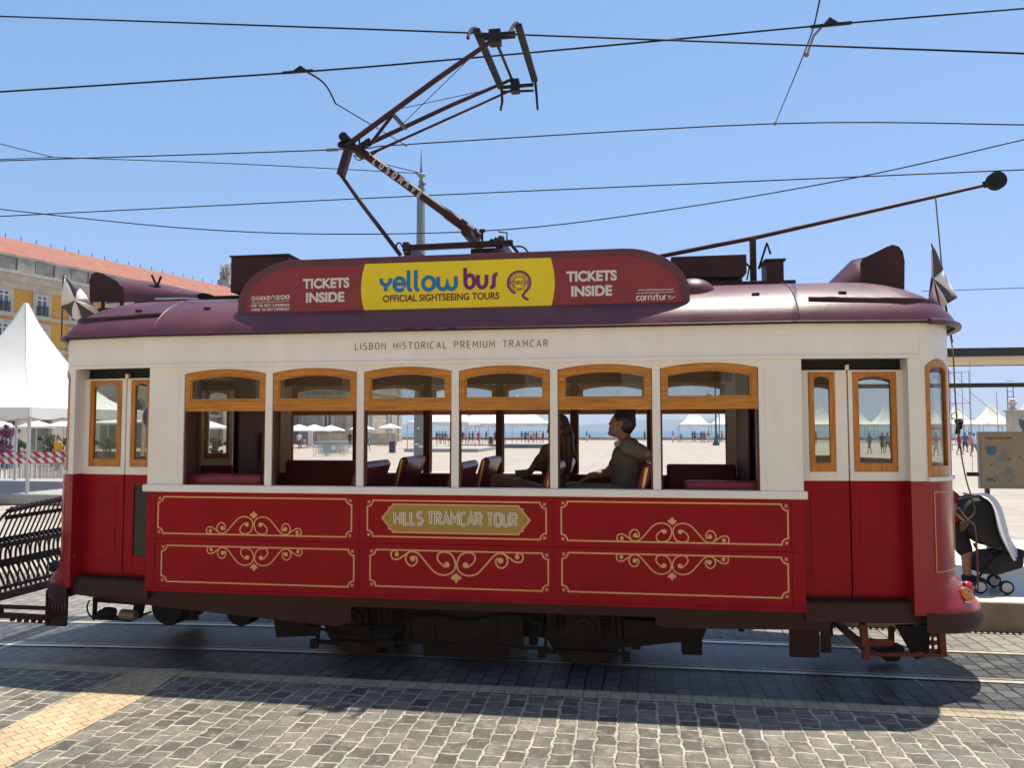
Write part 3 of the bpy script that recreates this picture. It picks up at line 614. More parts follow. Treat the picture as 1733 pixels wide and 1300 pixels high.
for side in (1, -1):
    xa, xb = (2.105, 2.19) if side > 0 else (-5.10, -5.07)
    mb = MB()
    for y in (0.0, WD-0.06): mb.box(xa, xb, y, y+0.06, 1.682, 2.655)
    for y in (0.0, WD-0.22): mb.box(*((xa+0.002, xa+0.04) if side > 0 else (xb-0.03, xb-0.002)), y+0.012, y+0.208, 1.682, 2.654)
    cpanel(mb, side, 0, pi, 2.66, 2.94, -0.05, 0.0, 30)
    edges = [0]+[e for p in RMP for e in p]+[pi]
    for i in range(0, len(edges), 2): cpanel(mb, side, edges[i], edges[i+1], 1.682, 2.66, -0.05, 0.0, 8)
    for t0, t1 in RMP:
        cpanel(mb, side, t0, t1, 1.682, 1.715, -0.06, 0.03, 8)
        cpanel(mb, side, t0, t1, (lambda u: archz(2*u-1, 2.59, 2.655)), 2.662, -0.05, 0.0, 10)
    ve = mb.build('vestibule_front', CREAM, tram, smooth=35)
    for t0, t1 in RMP:
        mb = MB(); dt = 0.045/0.62
        for a, b in ((t0, t0+dt), (t1-dt, t1)): cpanel(mb, side, a, b, 1.716, 2.585, -0.04, 0.008, 3)
        cpanel(mb, side, t0+dt, t1-dt, 1.716, 1.80, -0.04, 0.008, 8)
        cpanel(mb, side, t0, t1, (lambda u: archz(2*u-1, 2.525, 2.595)), (lambda u: archz(2*u-1, 2.588, 2.652)), -0.04, 0.008, 10)
        wf = mb.build('front_window', WOODV, tram, smooth=35)
        mb = MB(); cpanel(mb, side, t0+dt, t1-dt, 1.80, (lambda u: archz(2*u-1, 2.53, 2.59)), -0.018, -0.014, 8); mb.build('pane', GLASS, wf, smooth=35)
    # red apron flaring into the bumper
    mb = MB()
    for y in (0.0, WD-0.06): mb.box(xa, xb, y, y+0.06, 0.64, 1.678)
    for y in (0.0, WD-0.22): mb.box(*((xa+0.002, xa+0.04) if side > 0 else (xb-0.03, xb-0.002)), y+0.012, y+0.208, 0.64, 1.677)
    k_ = 0.0 if side > 0 else 0.05
    dip = lambda i: 0.06*(1-sin(pi*i/40))            # the skirt hangs a little lower round the nose
    rows = []
    for z, fl in ((1.68, 0.01), (1.4, 0.01), (1.1, 0.01), (0.92, 0.01), (0.88, 0.02), (0.84, 0.06), (0.78, 0.115), (0.71, 0.17), (0.66, 0.21), (0.62, 0.235), (0.605, 0.24)):
        rows.append([endpt(side, pi*i/40, 0.0, fl+k_, z+(dip(i) if z < 0.7 else 0)) for i in range(41)])
    mb.grid(rows)
    ap = mb.build('apron', mat('tram_red_gloss', (0.30, 0.004, 0.012), 0.24, var=0.08, scale=2.5, bump=0.05, bscale=7, spec=0.42), tram, smooth=50)
    rows = []
    for z, fl in ((0.606, 0.23), (0.606, 0.25), (0.56, 0.27), (0.51, 0.265), (0.465, 0.24), (0.45, 0.20), (0.455, 0.0)):
        rows.append([endpt(side, pi*i/40, 0.004 if fl > 0.3 else 0.0, fl+k_, z+dip(i)) for i in range(41)])
    MB().grid(rows).build('bumper', MAROON, tram, smooth=50)
    # gold line on the corner of the apron
    mb = MB()
    tA, tB, zA, zB = pi*0.055, pi*0.24, 0.97, 1.60
    def strip(t0, t1, z0, z1): cpanel(mb, side, t0, t1, z0, z1, 0.006, 0.009, 6, 0.012 if side > 0 else 0.06)
    strip(tA, tB, zB-0.007, zB); strip(tA, tB, zA, zA+0.007); strip(tA, tA+0.012, zA, zB); strip(tB-0.013, tB, zA, zB)
    mb.build('gold_border', GOLD, ap, smooth=35)
# ---- folding doors
def door(x0, x1, wx0, wx1, far=False, low_glass=None):
    yo, s = (0.15, 1) if not far else (WD-0.15, -1)
    Y = lambda a, b: sorted((yo+s*a, yo+s*b))
    mb = MB(); x0 += 0.003; x1 -= 0.003
    if low_glass is None:
        mb.box(x0, x1, *Y(0, 0.035), 0.765, 1.675)
        mb.box(x0+0.07, x1-0.07, *Y(-0.005, 0.0), 0.90, 1.58)
    else:
        a, b, c, d = low_glass
        mb.box(x0, a, *Y(0, 0.035), 0.765, 1.675).box(b, x1, *Y(0, 0.035), 0.765, 1.675).box(a, b, *Y(0, 0.035), 0.765, c).box(a, b, *Y(0, 0.035), d, 1.675)
    mb.box(x0, x1, *Y(0.03, 0.06), 0.735, 0.766)
    dr = mb.build('door', RED, tram, bevel=0.004)
    mb = MB().box(x0, wx0, *Y(0, 0.035), 1.676, 2.572).box(wx1, x1, *Y(0, 0.035), 1.676, 2.572).box(wx0, wx1, *Y(0, 0.035), 1.676, 1.75).box(wx0, wx1, *Y(0, 0.035), 2.556, 2.572)
    mb.build('upper_panel', CREAM, dr, bevel=0.003)
    mb = MB(); f = 0.045
    ring(mb, archpoly(wx0+0.001, wx1-0.001, 1.751, 2.555, 2.555), archpoly(wx0+f, wx1-f, 1.82, 2.495, 2.522), *Y(-0.006, 0.03))
    mb.build('window_frame', WOODV, dr, bevel=0.004)
    MB().prism(archpoly(wx0+f-0.002, wx1-f+0.002, 1.818, 2.497, 2.524), *Y(0.010, 0.014)).build('pane', GLASS, dr)
    if low_glass: a, b, c, d = low_glass; MB().box(a, b, *Y(0.012, 0.018), c, d).build('lower_pane', DGLASS, dr)
for far in (False, True):
    door(1.315, 1.69, 1.39, 1.595, far); door(1.695, 2.125, 1.731, 2.062, far)
    door(-5.09, -4.66, -5.028, -4.702, far); door(-4.655, -4.335, -4.61, -4.40, far, (-4.56, -4.375, 0.935, 1.58))
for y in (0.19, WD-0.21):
    for a, b in ((1.315, 2.12), (-5.09, -4.335)): MB().box(a, b, y, y+0.02, 2.55, 2.66).build('door_gap_header', BLACK, tram)  # black strip fills the gap over the doors, its shade given as colour
for xm in (1.692, -4.657): MB().box(xm-0.014, xm+0.014, 0.14, 0.18, 2.573, 2.615).build('door_pivot', CREAM, tram, bevel=0.004)
# ---- roof: a stadium-plan dome
def roof_pt(o, s, h=0.47, zb=2.945):
    sx = min(max(o.x, -4.55), 1.62); b = Vector((sx, YC, 0)); p = b+(o-b)*s
    return Vector((p.x, p.y, zb+h*max(0.0, 1-s**2.3)**0.62))
outl = [Vector((x, -0.03, 0)) for x in [XE0+0.0+(XE1-XE0)*i/24 for i in range(25)]]
outl += [endpt(1, pi*i/24, 0.035, 0.06) for i in range(1, 24)]
outl += [Vector((XE1+(XE0-XE1)*i/24, WD+0.03, 0)) for i in range(25)]
outl += [endpt(-1, pi*(24-i)/24, 0.035, 0.03) for i in range(1, 24)]
ss = [1.0, 0.985, 0.96, 0.92, 0.87, 0.8, 0.72, 0.62, 0.5, 0.36, 0.2, 0.02]
roof = MB().grid([[roof_pt(o, s) for o in outl] for s in ss], True).build('roof', ROOFM, tram, smooth=60)
mb = MB(); mb.tube([Vector((o.x, o.y, 2.943)) for o in outl]+[Vector((outl[0].x, outl[0].y, 2.943))], 0.013, 8)
mb.build('roof_lip', MAROON, roof, smooth=60)
for side in (1, -1):
    mb = MB(); pts = [endpt(side, pi*(0.04+0.92*i/30), 0.05, 0.055 if side > 0 else 0.03, 2.945) for i in range(31)]
    mb.tube(pts, 0.026, 8); mb.build('roof_bead', ROOFM, roof, smooth=60)
    P_ = [endpt(side, pi*0.26*(1-i/8), 0.035, 0.03) for i in range(9)] if True else None
    xs = [(2.15-0.75*i/8) if side > 0 else (-5.05+0.75*i/8) for i in range(1, 9)]
    pts = [roof_pt(o, 0.90) for o in P_]+[roof_pt(Vector((x, -0.03, 0)), 0.895-0.02*i/8) for i, x in enumerate(xs)]
    mb = MB(); mb.tube([p+Vector((0, -0.006, 0.004)) for p in pts], 0.019, 6); mb.build('rain_strip', MAROON, roof, smooth=60)
mb = MB(); rows = [[roof_pt(o, s, 0.40, 2.90) for o in outl] for s in (0.93, 0.8, 0.6, 0.35, 0.02)]; mb.grid(rows, True); mb.build('ceiling', CEIL, tram, smooth=60)
mb = MB().box(XE0, XE1, 0.06, WD-0.06, 0.68, 0.735); mb.build('floor', UNDER, tram)
# vent cowls
for cx, dr_ in ((0.50, 1), (-3.50, -1)):
    mb = MB(); mb.sphere((cx, 0.42, 3.26), (0.20, 0.17, 0.14), 20, 12); mb.build('vent_cowl', ROOFM, roof, smooth=60)
# ---- bulkheads, pole, seats
for X in (-4.12, 1.09):
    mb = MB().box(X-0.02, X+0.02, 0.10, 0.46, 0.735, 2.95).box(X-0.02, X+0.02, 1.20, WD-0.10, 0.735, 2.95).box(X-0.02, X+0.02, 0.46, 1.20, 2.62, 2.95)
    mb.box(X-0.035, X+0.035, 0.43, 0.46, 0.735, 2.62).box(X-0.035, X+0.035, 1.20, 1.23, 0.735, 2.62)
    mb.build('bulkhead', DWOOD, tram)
mb = MB().cyl((-4.62, 1.25, 0.735), (-4.62, 1.25, 2.9), 0.035, 12); mb.build('grab_pole', mat('navy_paint', (0.008, 0.012, 0.03), 0.4), tram, smooth=50)
mb = MB().box(-4.72, -4.45, 1.0, 1.5, 0.735, 1.62); mb.cyl((-4.58, 1.25, 1.62), (-4.58, 1.25, 1.70), 0.06); mb.build('driver_stand', BLACK, tram, bevel=0.01)
mb = MB().box(2.2, 2.45, 0.9, 1.4, 0.735, 1.62); mb.cyl((2.32, 1.15, 1.62), (2.32, 1.15, 1.72), 0.06); mb.build('driver_stand', BLACK, tram, bevel=0.01)
mb = MB().prism([(-4.09, 1.75), (-4.06, 1.75), (-4.05, 2.05), (-4.08, 2.05)], 1.7, 1.78); mb.build('yellow_strap', mat('strap_yellow', (0.55, 0.33, 0.03), 0.6), tram)
def seat(x, y0, y1):
    mb = MB()
    prof = [(0.0, 0.0), (0.085, 0.0), (0.215, 0.36), (0.205, 0.40), (0.165, 0.415), (0.125, 0.385)]
    mb.prism([(x+a, 1.395+b) for a, b in prof], y0, y1)
    st = mb.build('seat', SEATM, tram, bevel=0.02, seg=3)
    MB().box(x-0.42, x+0.06, y0, y1, 1.15, 1.26).build('seat_cushion', SEATM, st, bevel=0.03, seg=3)
    for y in (y0-0.014, y1+0.002): MB().prism([(x+0.045, 1.30), (x+0.068, 1.30), (x+0.168, 1.775), (x+0.145, 1.775)], y, y+0.012).build('brass_edge', BRASS, st)
    mb = MB()
    for y in (y0+0.05, y1-0.08): mb.box(x-0.3, x-0.24, y, y+0.03, 0.735, 1.15).box(x, x+0.05, y, y+0.03, 0.735, 1.15)
    mb.build('seat_legs', BLACK, st)
for px in (580, 742, 903, 1063):
    X = at(px, 824, 0.14).x
    seat(X, 0.14, 0.86); seat(X, 1.42, 2.17)
def bench(x0, x1, yb, yf, bh, sh):
    lo, hi = sorted((yb, yb+(0.11 if yf > yb else -0.11)))
    b = MB().box(x0, x1, lo, hi, 1.18, bh).build('bench_seat', SEATM, tram, bevel=0.03, seg=3)
    MB().box(x0, x1, *sorted((hi+0.002 if yf > yb else lo-0.002, yf)), sh-0.11, sh).build('seat_cushion', SEATM, b, bevel=0.03, seg=3)
    MB().box(x0+0.05, x1-0.05, *sorted((yb+0.02*(1 if yf > yb else -1), yf-0.06*(1 if yf > yb else -1))), 0.735, sh-0.11).build('seat_base', DWOOD, b)
bench(-3.98, -3.05, 2.18, 1.72, 1.74, 1.30)
bench(0.33, 1.05, 2.18, 1.72, 1.72, 1.30)
bench(-4.05, -3.30, 0.12, 0.55, 1.69, 1.30)
bench(0.40, 1.05, 0.12, 0.55, 1.67, 1.30)
# ---- sign board on the roof edge
def boardpoly(x0, x1, z0, z1, r):
    a = [(x0, z0), (x1, z0)]
    a += [(x1-r[0]+r[0]*cos(radians(6+84*i/12)), z1-r[1]+r[1]*sin(radians(6+84*i/12))) for i in range(13)]
    a += [(x0+r[0]-r[0]*sin(radians(84*i/12)), z1-r[1]+r[1]*cos(radians(84*i/12))) for i in range(13)]
    return a
BY = 0.12
sb = MB().prism(boardpoly(-3.555, 0.462, 3.09, 3.62, (0.55, 0.40)), BY, BY+0.05).build('sign_board', BOARD, tram, bevel=0.004)
y1_ = BY-0.003
mb = MB(); pp = boardpoly(-3.47, 0.385, 3.145, 3.555, (0.50, 0.34)); mb.add([(x, y1_, z) for x, z in pp], [tuple(range(len(pp)))]); mb.build('red_panel', SIGNRED, sb, fix=False)
pp = [(-2.352+0.035*(((2*i/10)-1)**2-1)*1.0, 3.128+0.432*i/10) for i in range(11)]; qq = [(-0.70-0.035*(((2*i/10)-1)**2-1), 3.560-0.432*i/10) for i in range(11)]
mb = MB(); pp = pp+qq; mb.add([(x, y1_-0.002, z) for x, z in pp], [tuple(range(len(pp)))]); mb.build('yellow_panel', SIGNYEL, sb, fix=False)
BLUE = mat('sign_blue', (0.005, 0.16, 0.38), 0.45); PURP = mat('sign_purple', (0.145, 0.012, 0.13), 0.45); DPUR = mat('sign_maroon', (0.11, 0.010, 0.028), 0.45)
SIGNW = mat('sign_white', (0.66, 0.62, 0.60), 0.5)
def let(txt, x0, x1, z0, h, st, m, gap=0.22, space=0.45, y=BY-0.008):
    mb = MB(); lettering(mb, txt, x0, x1, z0, h, st, y, gap, space); return mb.build('lettering', m, sb, fix=False)
lo, tot = layout('yellow', 0.24); 
def word(txt, x0, x1, z0, xh, st, m, gap):
    lo, tot = layout(txt, gap); k = (x1-x0-st)/tot; kz = xh/0.66; mb = MB()
    for gx, ch in lo:
        for s_ in GLY[ch][1]: ribbon(mb, [(x0+st/2+(gx+p[0])*k, z0+p[1]*kz) for p in s_], st, BY-0.008)
    return mb.build('lettering', m, sb, fix=False)
word('yellow', -2.222, -1.512, 3.312, 0.112, 0.034, BLUE, 0.21)
word('bus', -1.462, -1.142, 3.318, 0.112, 0.034, PURP, 0.25)
fonttext('OFFICIAL SIGHTSEEING TOURS', -2.185, -1.145, 3.213, 0.062, BY-0.008, 'lettering', DPUR, sb, 0.022)
for t_, x0, x1, z in (('TICKETS', -2.930, -2.495, 3.352), ('INSIDE', -2.900, -2.540, 3.226), ('TICKETS', -0.565, -0.140, 3.345), ('INSIDE', -0.525, -0.180, 3.217)): fonttext(t_, x0, x1, z, 0.092, BY-0.008, 'lettering', SIGNW, sb, 0.042)
# badge
mb = MB(); cx, cz = -0.972, 3.352
ribbon(mb, [(cx+0.098*cos(radians(a)), cz+0.098*sin(radians(a))) for a in range(-60, 256, 8)], 0.016, BY-0.008)
ribbon(mb, [(cx+0.098*cos(radians(-60)), cz+0.098*sin(radians(-60))), (cx+0.030, cz-0.115), (cx+0.055, cz-0.140), (cx+0.082, cz-0.150)], 0.020, BY-0.0085)
mb.build('badge', PURP, sb, fix=False)
mb = MB(); ribbon(mb, [(cx+0.083*cos(radians(a)), cz+0.083*sin(radians(a))) for a in range(-60, 256, 8)], 0.007, BY-0.008)
ribbon(mb, [(cx-0.078, cz), (cx+0.078, cz)], 0.03, BY-0.0085); mb.build('badge_band', mat('badge_rose', (0.30, 0.07, 0.12), 0.5), sb, fix=False)
mb = MB(); lettering(mb, 'CERTIFIED', cx-0.068, cx+0.068, cz-0.008, 0.016, 0.0035, BY-0.0092, 0.3); mb.build('lettering', SIGNYEL, sb, fix=False)
def circ(txt, a0, a1, r, h, inward, mb):
    n = len(txt)
    for i, ch in enumerate(txt):
        if ch == ' ': continue
        a = radians(a0+(a1-a0)*i/(n-1)); wd = GLY[ch][0]
        for st in GLY[ch][1]:
            pts = []
            for p in st:
                lx, ly = (p[0]-wd/2)*h, (p[1]-0.5)*h
                rr_ = r+ly*(1 if not inward else -1); tx = lx*(1 if not inward else -1)
                pts.append((cx+rr_*cos(a)+tx*sin(a), cz+rr_*sin(a)-tx*cos(a)))
            ribbon(mb, pts, h*0.17, BY-0.009)
mb = MB(); circ('EXCELLENCE', 158, 22, 0.058, 0.020, False, mb); circ('AND QUALITY', 205, 335, 0.058, 0.020, True, mb); mb.build('lettering', DPUR, sb, fix=False)
# small print
let('FOR THE BEST EXPERIENCE', -3.418, -3.055, 3.198, 0.026, 0.0052, SIGNW, 0.26, 0.5); let('CHOOSE THE MOST EXPERIENCED', -3.418, -3.055, 3.163, 0.024, 0.0045, SIGNW, 0.26, 0.5)
mb = MB(); ribbon(mb, [(-3.418, 3.238), (-3.055, 3.246)], 0.005, BY-0.008); ribbon(mb, [(0.02, 3.232), (0.335, 3.236)], 0.005, BY-0.008); mb.build('rule_line', SIGNW, sb, fix=False)
fonttext('www.yellowbustours.com', 0.035, 0.325, 3.244, 0.026, BY-0.008, 'lettering', SIGNW, sb, 0.012)
word('carristur', 0.018, 0.272, 3.172, 0.036, 0.0105, SIGNW, 0.26)
mb = MB()
for a, b in ((0.288, 3.186), (0.303, 3.198), (0.319, 3.186), (0.303, 3.177), (0.333, 3.195), (0.290, 3.202)): disc(mb, a, b, 0.0065, BY-0.008, 8)
mb.build('dot_emblem', SIGNW, sb, fix=False)
def strp(cx, cz, r, f0, f1, vert, mb, y):
    pts = []
    for i in range(9):
        u = f0+(f1-f0)*i/8; v = -1+2*u; pts.append((v, sqrt(max(0, 1-v*v))))
    poly = pts+[(v, -q) for v, q in reversed(pts)]
    if not vert: poly = [(q, v) for v, q in poly]
    mb.add([(cx+a*r, y, cz+b*r) for a, b in poly], [tuple(range(len(poly)))])
FC = {'g': (0.02, 0.18, 0.05), 'y': (0.6, 0.42, 0.03), 'r': (0.42, 0.03, 0.03), 'b': (0.03, 0.05, 0.25), 'w': (0.66, 0.62, 0.6), 'k': (0.03, 0.03, 0.03), 'o': (0.05, 0.22, 0.2)}
for i, (cs, vt) in enumerate((('gyg', True), ('ryr', False), ('wbw', True), ('bwr', True), ('kry', False), ('gwr', True), ('wkw', False), ('wrw', True))):
    fx, fz = -3.400+i*0.0465, 3.277+i*0.0008
    mb = MB(); disc(mb, fx, fz, 0.0225, BY-0.0075); rnd = mb.build('flag_roundel', SIGNW, sb, fix=False)
    for j, ch in enumerate(cs):
        if ch == 'w': continue
        mb = MB(); strp(fx, fz, 0.018, j/3, (j+1)/3, vt, mb, BY-0.0085); mb.build('flag_stripe', mat('flag_'+ch, FC[ch], 0.5), sb, fix=False)
mb = MB()
for x in (-2.9, -1.9, -1.2, -0.3, 0.35): mb.box(x-0.025, x+0.025, BY+0.052, BY+0.20, 3.12, 3.16)
mb.build('sign_bracket', MAROON, tram)
# ---- boxes and boards on the roof
def rbox(name, pa, pb, y0, y1, m, lid=0.02):
    a, b = at(*pa, y0), at(*pb, y0); mb = MB().box(a.x, b.x, y0, y1, b.z, a.z)
    mb.box(a.x-0.015, b.x+0.015, y0-0.015, y1+0.015, a.z+0.001, a.z+lid)
    return mb.build(name, m, tram, bevel=0.006)
bx = rbox('resistor_box', (391, 436), (487, 492), 0.95, 1.5, MAROON)
MB().box(-4.55, -3.3, 0.98, 1.45, 3.40, 3.47).build('box_plinth', BLACK, bx)
a = at(1150, 432, 0.95); b = at(1264, 465, 0.95)
mb = MB().prism([(0.35, b.z), (b.x-0.05, b.z-0.02), (b.x, b.z+0.02), (b.x, a.z-0.01), (0.35, a.z-0.01)], 0.95, 1.45); bx = mb.build('resistor_box', MAROON, tram, bevel=0.006)
MB().box(0.35, 1.0, 1.0, 1.4, 3.38, b.z-0.03).build('box_plinth', BLACK, bx)
MB().box(0.4, 1.47, 0.95, 1.35, 3.425, 3.462).build('roof_walkway', MAROON, tram, bevel=0.005)
a, b = at(1297, 442, 1.0), at(1327, 479, 1.0); bx = MB().box(a.x, b.x, 1.0, 1.3, 3.465, a.z).box(a.x-0.02, b.x+0.02, 0.98, 1.32, a.z+0.001, a.z+0.02).build('fuse_box', MAROON, tram, bevel=0.004)
# trolley pole
Yp = YC
pst = MB().box(1.095, 1.15, Yp-0.03, Yp+0.03, 3.45, at(1278, 404, Yp).z).build('pole_stand', MAROON, tram, bevel=0.004)
mb = MB().tube([at(*p, Yp) for p in ((1284, 455), (1298, 411), (1304, 430))], 0.012, 6); mb.tube([at(*p, Yp) for p in ((1262, 445), (1272, 455), (1275, 478))], 0.01, 6); mb.tube([at(*p, Yp) for p in ((1268, 452), (1264, 474))], 0.008, 6); mb.build('pole_hook', MAROON, pst, smooth=60)
tp = MB().tube([at(1080, 441, Yp+0.1), at(1278, 402, Yp), at(1480, 356, Yp), at(1672, 312, Yp)], [0.022, 0.022, 0.019, 0.015], 10).build('trolley_pole', MAROON, tram, smooth=60)
c = at(1686, 306, Yp); mb = MB().lathe(c, [(0.02, -0.03), (0.082, -0.03), (0.082, -0.018), (0.05, -0.006), (0.05, 0.006), (0.082, 0.018), (0.082, 0.03), (0.02, 0.03)], 22, 'Y'); mb.obox(at(1664, 313, Yp-0.05), at(1688, 306, Yp-0.05), 0.012, 0.06).obox(at(1664, 313, Yp+0.05), at(1688, 306, Yp+0.05), 0.012, 0.06); mb.build('trolley_wheel', BLACK, tp, smooth=40)
rp = MB().tube(catmull([at(*p, Yp-0.05) for p in ((1583, 331), (1592, 430), (1600, 520), (1607, 560))]+[at(*p, Yp-0.2) for p in ((1613, 600), (1616, 660), (1620, 716), (1627, 770), (1636, 815), (1647, 850), (1649, 868), (1638, 880))], 5), 0.006, 6)
rp.tube(catmull([at(*p, Yp-0.2) for p in ((1622, 860), (1630, 872), (1640, 882), (1650, 895), (1654, 950), (1655, 1000))], 5), 0.008, 6)
for i in range(6):
    a = i*1.1; p = at(1632+3*cos(a), 893, Yp-0.2); rp.tube(catmull([at(1638, 881, Yp-0.2), p+Vector((0.03*sin(a), 0.02*cos(a), 0.03)), p+Vector((-0.02, 0, -0.03)), at(1634, 885, Yp-0.2)], 4), 0.006, 5)
rp.build('trolley_rope', mat('hemp_rope', (0.16, 0.115, 0.06), 0.9, bump=0.3, bscale=200), tram, smooth=60)
mb = MB()
for i in range(8): mb.tube(catmull([at(1617+random.uniform(-3, 3), 712, 1.0), at(1624+random.uniform(-4, 6), 718+random.uniform(-6, 6), 0.95), at(1620+random.uniform(-3, 5), 730+random.uniform(-4, 5), 1.0)], 4), 0.008, 5)
mb.tube([at(1615+5*cos(radians(k)), 704+5*sin(radians(k)), 1.0) for k in range(0, 361, 30)], 0.003, 5, cap=False)
mb.build('rope_knot', BLACK, tram, smooth=60)
# destination boards at both ends: an end plate with a tapering hood behind it
def hood(pts, tail, y0, y1):
    P_ = [(at(*p, y0).x, at(*p, y0).z) for p in pts]
    low = min(z for x, z in P_); xs = [x for x, z in P_]; a, b = min(xs), max(xs); cut = low+0.085; h = b-a
    up_ = [(x, max(z, cut)) for x, z in P_]
    mb = MB().prism(up_, y0, y0+0.02)
    for f0, f1 in ((0.0, 0.10), (0.36, 0.45), (0.90, 1.0)): mb.box(a+h*f0, a+h*f1, y0+0.001, y0+0.019, low-0.06, cut-0.0005)
    mb.box(a+0.001, b-0.001, y0+0.002, y0+0.018, low-0.06, low+0.02)
    ob = mb.build('destination_board', MAROON, tram, bevel=0.003)
    T = at(*tail, y0); ym = (y0+y1)/2; top_ = max(z for x, z in P_); side = 1 if T.x < a else -1
    xe = b if side > 0 else a
    rows = []
    for k in range(9):
        f = k/8; x = (a+0.05 if side > 0 else b-0.05)*(1-f)+T.x*f if k else ((a+b)/2)
        zt_ = (top_-0.03)*(1-f)+(T.z+0.01)*f; zl = (cut-0.02)*(1-f)+(T.z-0.06)*f; hw = (y1-y0)/2*(1-0.25*f)
        rows.append([(x, ym-hw*cos(pi*j/14), zl+(zt_-zl)*sin(pi*j/14)**0.8) for j in range(15)])
    MB().grid(rows).build('board_hood', ROOFM, ob, smooth=60)
    MB().prism(up_, y1, y1+0.02).build('far_plate', MAROON, ob)
hood([(1531, 506), (1531, 440), (1528, 424), (1521, 415), (1510, 412), (1500, 416), (1460, 436), (1456, 444), (1458, 482)], (1404, 482), 0.78, 1.5)
hood([(152, 515), (152, 472), (155, 462), (163, 458), (175, 461), (200, 475), (207, 484), (208, 522)], (325, 490), 0.78, 1.5)
mb = MB(); c = at(266, 484, 0.95); mb.obox(c, at(257, 465, 0.95), 0.012, 0.02).obox(c, at(273, 467, 0.95), 0.012, 0.02).box(c.x-0.05, c.x+0.05, 0.9, 1.0, c.z-0.02, c.z); mb.build('rear_antenna', BLACK, tram)
mb = MB().tube([roof_pt(Vector((-4.95+0.09*i, -0.03, 0)), 0.42+0.02*i)+Vector((0, 0, 0.03)) for i in range(10)], 0.012, 6); mb.build('roof_pipe', STEEL, tram, smooth=60)
# ---- pantograph
pan = MB(); Yb = YC
pan.obox(at(684, 420, Yb-0.35), at(868, 411, Yb-0.35), 0.05, 0.055); pan.obox(at(684, 420, Yb-0.35)+Vector((0, 0.7, 0)), at(868, 411, Yb-0.35)+Vector((0, 0.7, 0)), 0.05, 0.055)
q = at(686, 417, Yb-0.35); pan.obox(q, q+Vector((0, 0.7, 0)), 0.06, 0.09); q2 = at(845, 412, Yb-0.35); pan.obox(q2, q2+Vector((0, 0.7, 0)), 0.07, 0.1)
q3 = at(805, 413, Yb-0.35); pan.box(q3.x-0.06, q3.x+0.2, Yb-0.30, Yb+0.30, q3.z-0.11, q3.z-0.03)
pan.obox(at(862, 410, Yb-0.35), at(880, 432, Yb-0.35), 0.05, 0.03)
panto = pan.build('pantograph', MAROON, tram, bevel=0.004)
mb = MB()
for p in ((690, 430), (840, 428)):
    for dy in (-0.35, 0.35):
        c = at(*p, Yb-0.35)+Vector((0, dy+0.35, 0)); mb.lathe(c, [(0.03, -0.10), (0.055, -0.08), (0.03, -0.05), (0.055, -0.03), (0.03, -0.01), (0.045, 0.01), (0.03, 0.03)], 12)
mb.build('insulator', mat('insulator_brown', (0.10, 0.05, 0.03), 0.3), panto, smooth=40)
arm0, arm1 = at(812, 402, Yb), at(597, 246, Yb)
mb = MB().tube([arm0, arm0.lerp(arm1, 0.25), arm0.lerp(arm1, 0.27), arm1], [0.055, 0.052, 0.045, 0.042], 14)
q = at(800, 405, Yb); mb.cyl((q.x, Yb-0.32, q.z), (q.x, Yb+0.32, q.z), 0.05); la = mb.build('lower_arm', MAROON, panto, smooth=50)
# letters along the lower arm
dirv = (arm0-arm1); xdir = Vector((dirv.x, 0, dirv.z)).normalized(); zdir = Vector((-xdir.z, 0, xdir.x))
mb = MB(); s0 = at(636, 278, Yb); 
L_ = (at(712, 332, Yb)-s0).length
for i, ch in enumerate('LUSONAVE'):
    wd = GLY[ch][0]; tmp = MB()
    for st in GLY[ch][1]: ribbon(tmp, [((p[0]-wd/2)*0.058, (p[1]-0.5)*0.06) for p in st], 0.017, 0)
    o = s0+xdir*(L_*i/7)
    c = arm1+xdir*((o-arm1).dot(xdir))
    mb.add([(c.x+xdir.x*a+zdir.x*b, Yb-0.047, c.z+xdir.z*a+zdir.z*b) for a, _, b in tmp.v], tmp.f)
mb.build('lettering', mat('letter_silver', (0.55, 0.48, 0.45), 0.4), panto, fix=False)
mb = MB().tube([at(678, 432, Yb), at(612, 345, Yb), at(577, 296, Yb)], [0.022, 0.022, 0.018], 8); mb.obox(at(577, 297, Yb), at(592, 246, Yb), 0.07, 0.085); mb.build('control_rod', MAROON, panto, smooth=40)
kn = at(597, 247, Yb); mb = MB(); mb.cyl((kn.x, Yb-0.28, kn.z), (kn.x, Yb+0.28, kn.z), 0.045); mb.obox(at(577, 243, Yb-0.2), at(606, 252, Yb-0.2), 0.05, 0.07); mb.sphere(at(577, 245, Yb-0.22), 0.036)
mb.obox(at(606, 252, Yb), at(628, 238, Yb), 0.05, 0.06); mb.cyl(at(610, 252, Yb-0.1), at(607, 232, Yb-0.1), 0.01, 6); mb.tube(catmull([at(598, 262, Yb-0.1), at(606, 271, Yb-0.1), at(616, 268, Yb-0.1)], 4), 0.006, 5); mb.cyl(at(616, 246, Yb-0.1), at(622, 236, Yb-0.1), 0.02, 8); mb.build('knee_joint', BLACK, panto, smooth=40)
Yf, Yn = Yb-0.60, Yb+0.52      # the head lies level across the track
mb = MB()
h0, h1 = at(835, 66, Yf), at(870, 139, Yn)
mb.tube([at(588, 245, Yb-0.22), at(740, 133, Yb-0.45), at(832, 69, Yf)], [0.028, 0.026, 0.022], 8)
mb.tube([at(624, 243, Yb+0.22), at(763, 178, Yb+0.35), at(868, 133, Yn)], [0.026, 0.024, 0.018], 8)
mb.tube([at(628, 260, Yb-0.05), at(640, 254, Yb-0.05), at(866, 152, Yn)], [0.024, 0.015, 0.013], 8)
mb.obox(at(664, 192, Yb-0.3), at(686, 217, Yb+0.28), 0.035, 0.03)
mb.tube([at(625, 246, Yb), at(663, 196, Yb-0.3)], 0.017, 8)
